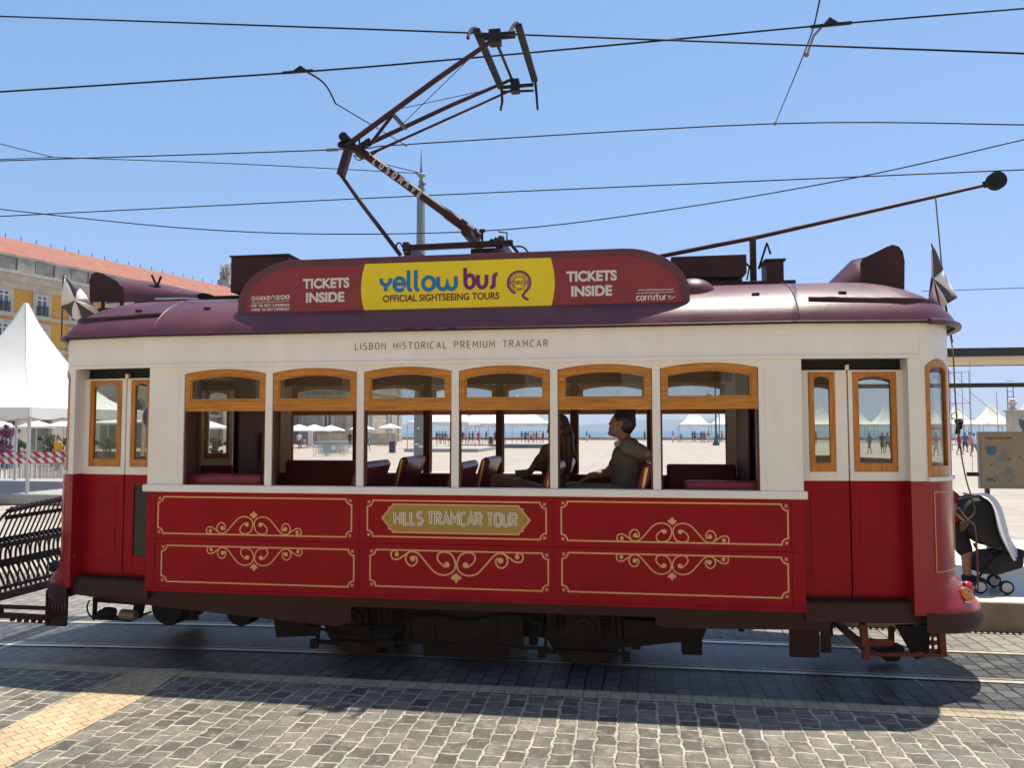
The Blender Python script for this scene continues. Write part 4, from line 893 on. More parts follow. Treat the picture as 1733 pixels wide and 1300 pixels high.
ua = mb.build('upper_arm', MAROON, panto, smooth=50)
mb = MB()
for a, b in (((790, 103, Yb-0.4), (683, 208, Yb+0.25)), ((832, 150, Yb+0.4), (680, 183, Yb-0.3))): mb.tube([at(*a), at(*b)], 0.004, 5)
mb.build('bracing_wire', BLACK, panto)
mb = MB()
for dx in (0, 1):
    # two collector bows: far end curls over the top, near end hangs
    if dx == 0: far_, near_, fe, ne = (806, 50), (848, 148), [(805, 47), (799, 48), (793, 58), (792, 64)], [(849, 152), (850, 172), (847, 187)]
    else: far_, near_, fe, ne = (877, 42), (905, 136), [(875, 38), (870, 41), (865, 50), (864, 55)], [(906, 140), (908, 160), (910, 186)]
    A, B = at(*far_, Yf), at(*near_, Yn)
    mb.obox(A, B, 0.065, 0.035, (0, 0, 1))
    mb.tube([A]+[at(*p, Yf-0.04*(i+1)) for i, p in enumerate(fe)], 0.017, 6)
    mb.tube([B]+[at(*p, Yn+0.05*(i+1)) for i, p in enumerate(ne)], [0.018, 0.016, 0.014, 0.012], 6)
mb.obox(at(808, 62, Yf), at(872, 55, Yf), 0.03, 0.03).obox(at(820, 66, Yf+0.02), at(872, 62, Yf-0.02), 0.02, 0.02)
mb.obox(at(845, 148, Yn), at(903, 143, Yn), 0.03, 0.03).obox(at(848, 155, Yn), at(903, 153, Yn), 0.02, 0.02)
c = at(838, 62, Yf); mb.box(c.x-0.055, c.x+0.055, c.y-0.05, c.y+0.05, c.z-0.075, c.z+0.055); c = at(872, 147, Yn); mb.box(c.x-0.045, c.x+0.045, c.y-0.05, c.y+0.05, c.z-0.06, c.z+0.075)
mb.tube([at(838, 66, Yf), at(868, 138, Yn)], 0.016, 8)
mb.build('collector_bow', BLACK, panto, smooth=40)
c = at(816, 398, Yb-0.2); mb = MB().cyl(c-Vector((0, 0, 0.06)), c+Vector((0, 0, 0.03)), 0.012, 8); mb.cyl(c+Vector((0, 0, 0.03)), c+Vector((0, 0, 0.055)), 0.03, 10); mb.build('stop_button', BLACK, panto, smooth=50)
for p, r in (((848, 404), 0.035), ((840, 406), 0.028), ((832, 408), 0.024)): MB().sphere(at(*p, Yb-0.25), r).build('air_bellows', BLACK, panto, smooth=50)
MB().tube([at(858, 412, Yb-0.2), at(858, 394, Yb-0.2), at(843, 392, Yb-0.2)], 0.008, 6).build('valve_handle', BLACK, panto, smooth=50)
MB().tube(catmull([at(872, 417, Yb-0.3), at(885, 418, Yb-0.3), at(895, 428, Yb-0.3)], 4), 0.009, 6).build('cable', BLACK, panto, smooth=50)
MB().tube(catmull([at(672, 425, Yb-0.35), at(671, 414, Yb-0.35), at(677, 411, Yb-0.35), at(681, 418, Yb-0.35)], 4), 0.008, 6).build('lifting_eye', BLACK, panto, smooth=50)
# ---- underframe
mb = MB().box(XE0-0.1, XE1+0.05, 0.10, 0.16, 0.56, 0.66).box(XE0-0.1, XE1+0.05, WD-0.16, WD-0.10, 0.56, 0.66)
mb.box(1.315, 2.11, 0.05, 0.10, 0.575, 0.72).box(-5.07, -4.335, 0.05, 0.10, 0.575, 0.72)
mb.prism([(-5.1, 0.56), (-2.45, 0.56), (-2.45, 0.42), (-2.6, 0.38), (-5.1, 0.555)], 0.12, 0.15)
mb.prism([(0.15, 0.56), (1.5, 0.56), (1.5, 0.50), (0.25, 0.47), (0.15, 0.5)], 0.12, 0.15)
mb.build('sole_bar', MAROON, tram, bevel=0.004)
for y in (0.47, WD-0.50):
    tr = MB()
    tr.box(-2.05, -1.0, y, y+0.02, 0.17, 0.62).box(-2.3, -0.75, y-0.03, y, 0.165, 0.19)
    for x in (-2.05, -1.82, -1.25, -1.02): tr.box(x, x+0.03, y-0.025, y, 0.19, 0.62)
    tr.box(-1.9, -1.15, y, y+0.2, 0.06, 0.165)
    for xw in (-2.56, -0.46):
        tr.obox((xw-0.28, y, 0.62), (xw-0.34, y, 0.16), 0.03, 0.035).obox((xw+0.28, y, 0.62), (xw+0.34, y, 0.16), 0.03, 0.035)
        tr.obox((xw-0.23, y-0.01, 0.62), (xw-0.27, y-0.01, 0.30), 0.03, 0.045).obox((xw+0.23, y-0.01, 0.62), (xw+0.27, y-0.01, 0.30), 0.03, 0.045)
        tr.box(xw-0.40, xw+0.40, y-0.02, y+0.02, 0.13, 0.165).box(xw-0.40, xw-0.33, y-0.03, y+0.02, 0.09, 0.17).box(xw+0.33, xw+0.40, y-0.03, y+0.02, 0.09, 0.17)
    tr.prism([(-3.35, 0.45), (-2.9, 0.5), (-2.9, 0.20), (-3.3, 0.17)], y, y+0.03)
    tr.prism([(-0.12, 0.45), (0.6, 0.42), (0.55, 0.30), (-0.12, 0.20)], y, y+0.03)
    if y < 1: tr.box(0.38, 0.55, 0.5, 0.6, 0.16, 0.45)
    for xb in [-2.0+0.125*i for i in range(8)]: tr.sphere((xb, y-0.002, 0.58), 0.014, 6, 4).sphere((xb, y-0.002, 0.22), 0.014, 6, 4)
    t2 = tr.build('truck_frame', UNDER, tram, bevel=0.004)
    if y < 1: tk = t2
    for xw in (-2.56, -0.46):          # coil springs, brake rods and hoses
        for dx in (-0.20, 0.20):
            MB().tube([(xw+dx+0.035*cos(0.9*k), y-0.02+0.035*sin(0.9*k), 0.36+0.0042*k) for k in range(50)], 0.010, 5).build('coil_spring', UNDER, t2, smooth=60)
        MB().tube([(xw-0.45, y-0.03, 0.30), (xw-0.1, y-0.05, 0.245), (xw+0.1, y-0.05, 0.245), (xw+0.45, y-0.03, 0.29)], 0.014, 6).build('brake_rod', UNDER, t2, smooth=60)
        for dx in (-0.47, 0.44): MB().prism([(xw+dx-0.03, 0.16), (xw+dx+0.05, 0.16), (xw+dx+0.04, 0.5), (xw+dx-0.02, 0.5)], y+0.12, y+0.2).build('brake_shoe', UNDER, t2, bevel=0.01)
    MB().tube(catmull([(-2.95, y-0.06, 0.52), (-2.8, y-0.08, 0.36), (-2.3, y-0.06, 0.33), (-1.9, y-0.05, 0.45), (-1.5, y-0.05, 0.40), (-1.1, y-0.05, 0.47), (-0.8, y-0.06, 0.38)], 6), 0.012, 6).build('air_hose', BLACK, t2, smooth=60)
    MB().tube([(-1.95, y-0.03, 0.42), (-1.86, y-0.07, 0.40), (-1.72, y-0.07, 0.43)], 0.012, 6).build('brake_lever', UNDER, t2, smooth=60)
for xw in (-2.56, -0.46):
    for y, s in ((0.44, 1), (WD-0.44, -1)):
        mb = MB().prism([(xw-0.13, 0.60), (xw+0.13, 0.60), (xw+0.17, 0.20), (xw-0.17, 0.20)], *sorted((y, y+s*0.06)))
        mb.lathe((xw, y, 0.36), [(0.0, -0.05*s), (0.055, -0.05*s), (0.06, -0.03*s), (0.10, -0.028*s), (0.105, 0.0)], 20, 'Y'); mb.build('axle_box', UNDER, tk, smooth=35)
    for y, s in ((0.66, 1), (1.56, -1)):
        mb = MB().lathe((xw, y, 0.34), [(0.05, -0.055*s), (0.30, -0.05*s), (0.34, -0.05*s), (0.335, 0.02*s), (0.37, 0.03*s), (0.37, 0.05*s), (0.05, 0.05*s)], 36, 'Y'); mb.build('wheel', mat('wheel_steel', (0.032, 0.026, 0.018), 0.6, var=0.4, scale=12), tram, smooth=35)
    MB().cyl((xw, 0.6, 0.34), (xw, 1.7, 0.34), 0.06).build('axle', UNDER, tk, smooth=40)
mb = MB().box(-2.2, -0.8, 0.62, 1.6, 0.22, 0.6).box(-3.0, -2.1, 0.8, 1.5, 0.25, 0.62).box(-0.9, 0.2, 0.8, 1.5, 0.25, 0.62); mb.build('motor_housing', UNDER, tram, bevel=0.03)
# equipment hanging under the left platform, and the right
mb = MB(); c = at(218, 1043, 0.35); mb.lathe(c, [(0.0, -0.075), (0.045, -0.075), (0.05, -0.06), (0.05, 0.06), (0.045, 0.075), (0.0, 0.075)], 16, 'X'); mb.build('air_cylinder', mat('galvanised', (0.28, 0.25, 0.21), 0.5, metal=0.4, var=0.2), tram, smooth=40)
mb = MB()
def px_bar(a, b, Y_, w_, h_): mb.obox(at(*a, Y_), at(*b, Y_), w_, h_)
px_bar((160, 1018), (240, 1022), 0.4, 0.05, 0.04); px_bar((162, 1018), (160, 1050), 0.4, 0.03, 0.03); px_bar((160, 1048), (225, 1050), 0.4, 0.05, 0.04); px_bar((238, 1020), (232, 1046), 0.5, 0.08, 0.06)
mb.tube(catmull([at(*p, 0.38) for p in ((152, 1020), (148, 1030), (150, 1042), (157, 1050), (160, 1054))], 4), 0.008, 5); mb.tube([at(212, 1053, 0.38), at(257, 1037, 0.5)], 0.012, 6)
mb.lathe(at(185, 1040, 0.4), [(0.0, -0.05), (0.05, -0.05), (0.055, 0.0), (0.05, 0.05), (0, 0.05)], 12, 'X'); mb.sphere(at(172, 1042, 0.4), 0.04)
mb.build('brake_gear', BLACK, tram, smooth=40)
for p, r, y0, y1 in (((282, 1030), 0.17, 0.45, 0.75), ((300, 1030), 0.15, 1.2, 1.6), ((405, 1035), 0.15, 0.6, 0.9)):
    mb = MB(); c = at(*p, y0); mb.lathe(c, [(0.05, 0), (r*0.9, 0), (r, 0.04), (r, y1-y0-0.04), (r*0.9, y1-y0), (0.05, y1-y0)], 22, 'Y'); mb.build('sand_drum', BLACK, tram, smooth=40)
mb = MB(); px_bar((327, 1025), (327, 1045), 0.5, 0.04, 0.04); px_bar((318, 1047), (334, 1047), 0.5, 0.05, 0.03)
for x in (0.75, 0.95, 1.12, 1.62, 1.72):
    mb.box(x, x+random.uniform(0.03, 0.10), 1.3, 1.5, random.uniform(0.12, 0.3), 0.56)
mb.build('brake_hanger', UNDER, tram)
a, b = at(1336, 1060, 0.42), at(1388, 1115, 0.42); MB().box(a.x, b.x, 0.42, 0.46, b.z, 0.56).box(b.x+0.02, b.x+0.10, 0.46, 0.5, b.z+0.03, 0.56).build('guard_flap', MAROON, tram, bevel=0.004)
# lifeguard frame under the right end
mb = MB(); Yg = 0.42
px_bar((1460, 1058), (1466, 1119), Yg, 0.05, 0.075); px_bar((1591, 1062), (1595, 1116), Yg+0.1, 0.05, 0.06); px_bar((1466, 1090), (1510, 1091), Yg+0.1, 0.04, 0.05); px_bar((1466, 1110), (1596, 1113), Yg+0.1, 0.04, 0.03)
px_bar((1468, 1096), (1520, 1103), Yg+0.8, 0.04, 0.05); px_bar((1508, 1062), (1508, 1100), Yg+0.5, 0.04, 0.05)
mb.obox(at(1464, 1100, Yg), at(1464, 1100, Yg)+Vector((0, 1.4, 0)), 0.05, 0.05)
g0, g1 = at(1556, 1062, Yg+0.35), at(1590, 1106, Yg+0.35)
nx, nz = 3, 3
for i in range(nx):       # a plate with round holes
    for j in range(nz):
        x0 = g0.x+(g1.x-g0.x)*i/nx; x1 = g0.x+(g1.x-g0.x)*(i+1)/nx; z0 = g1.z+(g0.z-g1.z)*j/nz; z1 = g1.z+(g0.z-g1.z)*(j+1)/nz
        cx_, cz_, r_ = (x0+x1)/2, (z0+z1)/2, min(x1-x0, z1-z0)*0.36
        o_ = []; i_ = []
        for k in range(16):
            t = 2*pi*k/16+pi/4; m_ = max(abs(cos(t)), abs(sin(t))); o_.append((cx_+(x1-x0)/2*cos(t)/m_, cz_+(z1-z0)/2*sin(t)/m_)); i_.append((cx_+r_*cos(t), cz_+r_*sin(t)))
        ring(mb, o_, i_, Yg+0.35, Yg+0.365)
mb.build('lifeguard_frame', RUST, tram)
mb = MB(); c = at(1535, 1085, Yg+0.4); mb.prism([(c.x-0.12, c.z+0.14), (c.x+0.14, c.z+0.16), (c.x+0.12, c.z-0.1), (c.x+0.02, c.z-0.13)], Yg+0.25, Yg+0.33); mb.prism([(c.x-0.3, c.z-0.06), (c.x-0.05, c.z-0.05), (c.x-0.1, c.z-0.16), (c.x-0.2, c.z-0.17)], Yg+0.3, Yg+0.5); mb.build('sander_hose', BLACK, tram)
# indicator lamps set into the apron
def lamp(side, t, z, fl, m, r):
    c = endpt(side, t, 0.005, fl, z); n_ = (endpt(side, t, 0.05, fl, z)-c).normalized(); n_ = (n_+Vector((0, 0, 0.55))).normalized()
    Q = n_.to_track_quat('Z', 'Y').to_matrix()
    def dome(rr, h, o): return [[c+n_*o+Q @ Vector((rr*cos(2*pi*k/18)*cos(j*pi/12), rr*sin(2*pi*k/18)*cos(j*pi/12), h*sin(j*pi/12))) for k in range(18)] for j in range(6)]
    lo_ = MB().grid(dome(r, 0.035, 0.012), True).build('indicator_lamp', m, tram, smooth=60)
    MB().grid(dome(r*1.18, 0.016, -0.010), True).build('lamp_bezel', mat('chrome', (0.6, 0.6, 0.6), 0.15, metal=1.0), lo_, smooth=60)
AMB = mat('amber_lens', (0.75, 0.20, 0.01), 0.2, coat=0.5); RDL = mat('red_lens', (0.45, 0.01, 0.02), 0.2, coat=0.5)
lamp(1, pi*0.21, 0.765, 0.13, AMB, 0.062); lamp(1, pi*0.285, 0.79, 0.115, RDL, 0.052)
lamp(-1, pi*0.16, 0.80, 0.17, DGLASS, 0.06); lamp(-1, pi*0.84, 0.80, 0.17, DGLASS, 0.06)
# ---- folded lifeguard basket at the left end
BSK = mat('basket_black', (0.018, 0.010, 0.012), 0.5, spec=0.3)
XB, YA, YB = -5.98, 0.30, 1.75                 # it lies across the end of the car; t runs from the near to the far side
def bp(t, o, z): return Vector((XB-o, YA+(YB-YA)*t, z+(0.10*(t-0.25) if z > 1.3 else 0)))
mb = MB(); T0 = -0.62
for z, o, wd, hh in ((1.335, 0.0, 0.05, 0.035), (1.245, 0.03, 0.012, 0.04), (1.03, 0.06, 0.06, 0.035), (0.985, 0.02, 0.012, 0.05), (0.79, 0.14, 0.012, 0.075), (0.575, 0.04, 0.012, 0.035), (0.50, 0.02, 0.03, 0.075)):
    mb.obox(bp(T0 if z < 1.2 else 0.0, o, z), bp(1.0, o, z), wd, hh)
mb.tube(catmull([bp(0.0, 0.0, 1.335), bp(-0.03, 0.03, 1.25), bp(-0.12, 0.05, 1.12), bp(-0.16, 0.06, 1.03)], 4), 0.016, 6)
bk = mb.build('lifeguard_basket', BSK, tram, bevel=0.003)
n_sl = 36; mb = MB()
for i in range(n_sl):
    t = T0+(1.0-T0)*(i+0.5)/n_sl
    if t > 0.0:
        mb.tube(catmull([bp(t, 0.0, 1.335), bp(t-0.02, 0.03, 1.22), bp(t-0.05, 0.05, 1.10), bp(t-0.07, 0.06, 1.03)], 3), 0.009, 5); mb.sphere(bp(t, 0.0, 1.352), (0.022, 0.026, 0.02), 6, 4)
    sl = catmull([bp(t, 0.0, 1.0), bp(t, 0.05, 1.055), bp(t, 0.12, 1.0), bp(t, 0.165, 0.90), bp(t, 0.16, 0.79), bp(t, 0.10, 0.68), bp(t, 0.05, 0.58), bp(t, 0.03, 0.47)], 3)
    for j in range(len(sl)-1): mb.obox(sl[j], sl[j+1], 0.026, 0.008, (-1, 0, 0.001))
    if i % 2 == 0: mb.tube(catmull([bp(t, 0.03, 1.02), bp(t+0.03, 0.06, 0.93), bp(t+0.04, 0.05, 0.82), bp(t+0.01, 0.03, 0.7), bp(t, 0.03, 0.58)], 3), 0.008, 5)
mb.build('basket_slat', BSK, bk)['kind'] = 'stuff'
# perforated bracket and toothed bar
Yq = 0.30; a, b = at(79, 985, Yq), at(110, 1061, Yq); mb = MB()
nxh, top = 6, []
zz = a.z; mb.box(a.x, b.x, Yq, Yq+0.03, b.z, at(90, 1046, Yq).z)
zt, zb_ = at(90, 1020, Yq).z, at(90, 1046, Yq).z
mb.box(a.x, b.x, Yq, Yq+0.03, zb_+0.02, zb_+0.06)
for k in range(7): mb.box(a.x+(b.x-a.x)*(k/6)-0.006, a.x+(b.x-a.x)*(k/6)+0.006, Yq, Yq+0.028, zb_, at(90, 1000, Yq).z)
for z in [zt+(at(90, 1000, Yq).z-zt)*k/3 for k in range(4)]: mb.box(a.x, b.x, Yq+0.001, Yq+0.027, z-0.007, z+0.007)
mb.box(a.x, b.x, Yq, Yq+0.03, at(90, 1000, Yq).z, 0.52)
mb.build('perforated_bracket', MAROON, tram)
mb = MB(); q0, q1 = at(84, 1030, Yq), at(0, 1027, Yq-0.25); d_ = (q1-q0).normalized()
mb.obox(q0, q1+d_*0.25, 0.03, 0.035); q2, q3 = at(84, 1046, Yq), at(0, 1040, Yq-0.25); mb.obox(q2, q3+d_*0.25, 0.03, 0.05)
mb.obox(q1, q3, 0.03, 0.06)
for k in range(6): c = q2.lerp(q3, 0.05+0.14*k)-Vector((0, 0, 0.035)); mb.box(c.x-0.015, c.x+0.015, c.y-0.015, c.y+0.015, c.z-0.02, c.z+0.02)
mb.build('coupling_bar', MAROON, tram)

# rivets along the skirt, screws on the letterboard, seams over the roof
mb = MB()
for i in range(96): mb.sphere((-4.30+5.58*i/95, -0.0085, 0.675), (0.0055, 0.003, 0.0055), 6, 4)
mb.build('rivet_row', RED, tram, smooth=60)['kind'] = 'stuff'
mb = MB()
for i in range(60): mb.sphere((XE0+0.1+(XE1-XE0-0.2)*i/59, -0.001, 2.925), (0.005, 0.003, 0.005), 6, 4)
mb.build('screw_row', CREAM, tram, smooth=60)['kind'] = 'stuff'
for xs in (-4.3, 1.3):
    prof_ = [roof_pt(Vector((xs, -0.03, 0)), s) for s in ss]; MB().tube([p+Vector((0, 0, 0.001)) for p in prof_[1:]], 0.007, 6).build('roof_seam', ROOFM, roof, smooth=60)
for xs in (-4.6, -3.9, 1.0, 1.7):
    p = roof_pt(Vector((xs, -0.03, 0)), 0.80); MB().box(p.x-0.03, p.x+0.03, p.y-0.02, p.y+0.02, p.z-0.01, p.z+0.012).build('roof_cleat', MAROON, roof, bevel=0.004)
# ---- the platforms of the car taper in towards both ends
def taper(v):
    s_ = max(0.0, min(1.6, (v.x-1.31)/0.88)) if v.x > -1.5 else max(0.0, min(1.6, (-4.33-v.x)/0.77))
    if s_ <= 0 or abs(v.x) > 6.1 or v.z > 4.2: return
    f = 0.10*s_; v.y = YC+(v.y-YC)*(1-f); v.x *= 1+f*(YC-v.y)/(1-f)/6.55
done = set()
def walk(o):
    for ch in o.children:
        walk(ch)
        if ch.type == 'MESH' and ch.data.name not in done and not ch.name.startswith(('lifeguard_basket', 'basket_slat', 'coupling_bar', 'perforated', 'trolley')):
            done.add(ch.data.name)
            xs_ = [v.co.x for v in ch.data.vertices]
            if not xs_ or (max(xs_) <= 1.31 and min(xs_) >= -4.33): continue
            bm = bmesh.new(); bm.from_mesh(ch.data)
            for xc in (-4.70, -4.33, 1.31, 1.70):
                if min(xs_) < xc-0.02 and max(xs_) > xc+0.02: bmesh.ops.bisect_plane(bm, geom=bm.verts[:]+bm.edges[:]+bm.faces[:], plane_co=(xc, 0, 0), plane_no=(1, 0, 0))
            for v in bm.verts: taper(v.co)
            bm.to_mesh(ch.data); bm.free()
walk(tram)
# ================================================================ overhead wires
WIRE = mat('wire_black', (0.010, 0.010, 0.012), 0.7, spec=0.1)
CLAMP = mat('clamp_metal', (0.20, 0.15, 0.12), 0.5, metal=0.5)
def wire(pts, label, r=0.011, ext='', k=6):
    r *= 0.78; pts = [Vector(p) for p in pts]      # wires run on out of the picture
    d0, d1 = (pts[0]-pts[1]).normalized(), (pts[-1]-pts[-2]).normalized()
    if 's' in ext and len(pts) > 3: pts = pts[1:]
    if 'e' in ext and len(pts) > 3: pts = pts[:-1]
    pts = catmull(pts, k) if len(pts) > 2 else pts
    if 's' in ext: pts = [pts[0]+d0*45]+pts
    if 'e' in ext: pts = pts+[pts[-1]+d1*45]
    mb = MB().tube(pts, r, 6)
    o = mb.build('overhead_wire', WIRE, smooth=60); return tag(o, label, 'wire', 'overhead wires')
def P3(*a): return at(*a)
wA = wire([P3(-60, 24, 2.4), P3(0, 27, 2.2), P3(820, 56, 1.6), P3(1733, 90, 1.15), P3(1800, 93, 1.1)], 'contact wire crossing behind the pantograph head, topmost on the sky near the bows', 0.012, ext='se')
wB = wire([P3(-60, 159, 0.6), P3(0, 155, 0.65), P3(500, 122, 1.0), P3(780, 99, 1.2), P3(1110, 69, 1.5), P3(1440, 38, 2.0), P3(1733, 14, 2.6), P3(1800, 8, 2.8)], 'contact wire rising across the sky with two black clamps on it', 0.012, ext='se')
wC = wire([P3(-60, 275, 9), P3(0, 272, 9), P3(570, 253, 9), P3(690, 244, 9), P3(1310, 209, 9), P3(1733, 211, 9), P3(1800, 212, 9)], 'span wire running level behind the pantograph knee', 0.016, ext='se')
wD = wire([P3(-60, 369, 12), P3(0, 366, 12), P3(715, 331, 12), P3(1733, 287, 12), P3(1800, 284, 12)], 'span wire tied to the grey pole below its bracket', 0.018, ext='se')
wE = wire([P3(-60, 344, 10), P3(0, 354, 10), P3(300, 385, 10), P3(560, 396, 10), P3(860, 388, 10), P3(1150, 352, 10), P3(1460, 298, 10), P3(1733, 236, 10), P3(1800, 219, 10)], 'twisted black cable sagging low across the sky above the sign board', 0.016, ext='se')
wF = wire([P3(-60, 228, 14), P3(0, 243, 14), P3(90, 266, 14.2)], 'short wire slanting down beside the yellow building roof', 0.016, ext='s')
wG = wire([P3(-60, 272, 14.2), P3(90, 266, 14.2), P3(400, 277, 14.5), P3(706, 293, 15)], 'wire strung to the top bracket of the grey pole', 0.016, ext='s')
wH = wire([P3(506, 114, 1.05), P3(548, 140, 2.0), P3(568, 175, 2.6)], 'curved pull-off arm hanging from the first black clamp beside the pantograph knee', 0.014)
MB().obox(P3(478, 123, 0.98), P3(530, 119, 1.02), 0.02, 0.025).prism3([P3(494, 120, 0.99), P3(520, 118, 1.0), P3(508, 110, 1.0)], (0, 0.03, 0)).build('wire_clamp', BLACK, wB)
MB().obox(P3(1372, 45, 1.9), P3(1441, 38, 2.0), 0.025, 0.03).prism3([P3(1392, 43, 1.93), P3(1425, 40, 1.98), P3(1406, 29, 1.96)], (0, 0.03, 0)).build('wire_clamp', BLACK, wB)
mb = MB().tube([P3(1405, 30, 1.96), P3(1377, 60, 2.4), P3(1366, 92, 2.9)], 0.014, 6); mb.sphere(P3(1365, 92, 2.9), 0.03); mb.build('pull_off_arm', CLAMP, wB, smooth=60)
wI = wire([P3(568, 175, 2.6), P3(686, 245, 8.9)], 'stay wire running from the pull-off arm to the span wire', 0.010)
wJ = wire([P3(1391, -20, 1.8), P3(1383, 20, 2.0), P3(1364, 82, 3.2), P3(1312, 208, 9)], 'stay wire dropping steeply to a knot on the level span wire', 0.011, ext='s')
wK = wire([P3(600, 263, 9), P3(640, 275, 11), P3(706, 291, 15)], 'stay wire slanting to the bracket of the grey pole', 0.014)
mb = MB()
for p in ((687, 245, 8.98), (1312, 209, 8.98)): mb.sphere(P3(*p), 0.035)
mb.obox(P3(552, 254, 9), P3(572, 253, 9), 0.05, 0.05); mb.build('wire_knot', CLAMP, wC)
wL = wire([P3(1560, 493, 30), P3(1625, 491, 30), P3(1733, 487, 30), P3(1800, 485, 30)], 'thin wire level with the chequered flag near the tram nose', 0.02, ext='e')
wM = wire([P3(400, 410, 40), P3(560, 400, 38)], 'thin far wire above the resistor box', 0.01) if False else None
# ---- grey pole behind the tram
GREYP = mat('grey_pole_paint', (0.20, 0.225, 0.21), 0.5, var=0.06)
gp = at(710, 790, 15.0); top = at(711.5, 300, 15.0)
pole = thing('catenary_pole', (gp.x, gp.y, 0), 'grey green overhead wire pole with pointed finial, standing behind the tram', 'pole')
zt = at(711, 320, 15).z
mb = MB().lathe((gp.x, gp.y, 0), [(0.18, 0), (0.18, 1.2), (0.165, 1.3), (0.16, 3.0), (0.145, 3.1), (0.115, zt), (0.10, zt+0.04)], 20); mb.build('shaft', GREYP, pole, smooth=40)
zf = at(711, 293, 15).z; mb = MB().lathe((gp.x, gp.y, zt), [(0.10, 0.04), (0.06, 0.14), (0.085, 0.20), (0.04, 0.27), (0.06, 0.34), (0.115, 0.37), (0.115, 0.41), (0.045, 0.46), (0.03, 0.58), (0.003, at(713, 250, 15).z-zt)], 14); mb.build('finial', GREYP, pole, smooth=40)
for p in ((705, 292), (717, 331), (718, 311)): MB().sphere(at(*p, 14.95), 0.05, 8, 6).build('wire_bracket', CLAMP, pole)
mb = MB(); c = at(711, 725, 14.85)
for p, w_, h_ in (((708, 725), 0.06, 0.06), ((704, 752), 0.18, 0.05), ((712, 756), 0.12, 0.06)): c = at(*p, 14.83); mb.box(c.x-w_/2, c.x+w_/2, c.y-0.012, c.y, c.z-h_/2, c.z+h_/2)
mb.build('sticker', WHITEP, pole)
# ---- city flags on the tram ends
def flag(pts, centre, Yp, pole_pts, label):
    fp = [at(*p, Yp) for p in pts]; c = at(*centre, Yp-0.06)
    f = thing('flag', tuple(at(*pole_pts[0], Yp)), label, 'flag', 'chequered flags on the tram ends')
    MB().tube([at(*p, Yp+0.01) for p in pole_pts], 0.006, 6).build('flag_pole', BLACK, f)
    n = len(fp); dk, lt = MB(), MB()
    nx = 6
    for i in range(n):
        a, b = fp[i], fp[(i+1) % n]; mb = dk if i % 2 == 0 else lt
        rows = []
        for r in range(nx+1):
            u = r/nx; row = []
            for s_ in range(5):
                v = s_/4; p = c.lerp(a.lerp(b, v), u); p = p+Vector((0, 0.05*0.5*u*sin(4*u+3.0*(i+v)*0.9), 0)); row.append(p)
            rows.append(row)
        mb.grid(rows)
    for mb, nm, m in ((dk, 'dark_gyron', mat('flag_dark', (0.085, 0.07, 0.08), 0.8, var=0.2, scale=30)), (lt, 'pale_gyron', mat('flag_pale', (0.80, 0.75, 0.75), 0.8, var=0.08, scale=30))):
        o = mb.build(nm, m, f, smooth=60); sd_ = o.modifiers.new('cloth', 'SOLIDIFY'); sd_.thickness = 0.003
    return f
flag([(109, 466), (134, 488), (150, 508), (165, 520), (163, 534), (144, 550), (120, 538), (106, 518), (107, 492)][:8], (127, 508), 0.62, [(104, 575), (107, 466)], 'chequered grey and white flag spread open on the end above the folded basket')
flag([(1576, 413), (1597, 455), (1621, 503), (1603, 514), (1596, 526), (1585, 512), (1573, 505), (1575, 470)], (1580, 471), 0.95, [(1612, 580), (1598, 500), (1576, 413)], 'chequered grey and white flag hanging folded beside the trolley rope')
# ================================================================ buildings
STONE = brickmat('ashlar_stone', (0.40, 0.34, 0.26), (0.50, 0.43, 0.335), (0.20, 0.165, 0.125), 1.5, 0.75, ms=0.02, rough=0.85, wob=0.0, bump=0.3, stain=0.18, plane='XZ')
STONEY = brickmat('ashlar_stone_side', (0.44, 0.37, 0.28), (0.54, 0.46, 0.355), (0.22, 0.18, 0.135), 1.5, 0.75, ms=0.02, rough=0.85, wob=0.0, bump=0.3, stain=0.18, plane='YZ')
TRIM = mat('pale_limestone', (0.50, 0.44, 0.34), 0.85, var=0.16, scale=1.2)
GREYST = mat('weathered_stone', (0.33, 0.30, 0.26), 0.9, var=0.35, scale=0.7)
OCHRE = mat('ochre_render', (0.62, 0.32, 0.035), 0.85, var=0.10, scale=0.5)
TILE = brickmat('roof_tiles', (0.33, 0.108, 0.055), (0.42, 0.155, 0.082), (0.16, 0.05, 0.03), 0.35, 0.30, ms=0.05, rough=0.8, wob=0.01, bump=0.8, stain=0.2, plane='YZ', smooth=0.6)
WINF = mat('white_window_frame', (0.66, 0.66, 0.63), 0.6)
WGL = mat('facade_glass', (0.10, 0.125, 0.14), 0.08)
IRON = mat('iron_railing', (0.02, 0.025, 0.03), 0.5)
# the long ochre wing, its facade running away from the viewer
F0, F1 = at(0, 428, 58), at(320, 497, 80); F0.z = F1.z = 0
fd = (F1-F0).normalized(); fn = Vector((fd.y, -fd.x, 0))
if fn.x < 0: fn = -fn
def fs_(px, py): p = hit(px, py, F0, fn); return (p-F0).dot(fd), p.z
def fp_(s, o, z): return F0+fd*s+fn*o+Vector((0, 0, z))
yb = thing('ochre_building', tuple(F0), 'long ochre building with stone window surrounds and orange tiled roof', 'building')
def fbox(mb, s0, s1, o0, o1, z0, z1):
    v = [fp_(s0, o0, z0), fp_(s1, o0, z0), fp_(s1, o1, z0), fp_(s0, o1, z0), fp_(s0, o0, z1), fp_(s1, o0, z1), fp_(s1, o1, z1), fp_(s0, o1, z1)]
    return mb.add(v, [(0,3,2,1),(4,5,6,7),(0,1,5,4),(1,2,6,5),(2,3,7,6),(3,0,4,7)])
SA, SB = -22.0, 44.0
zc0, zc1, zb1, zrg = fs_(0, 473)[1], fs_(0, 458)[1], fs_(0, 427)[1], fs_(0, 402)[1]
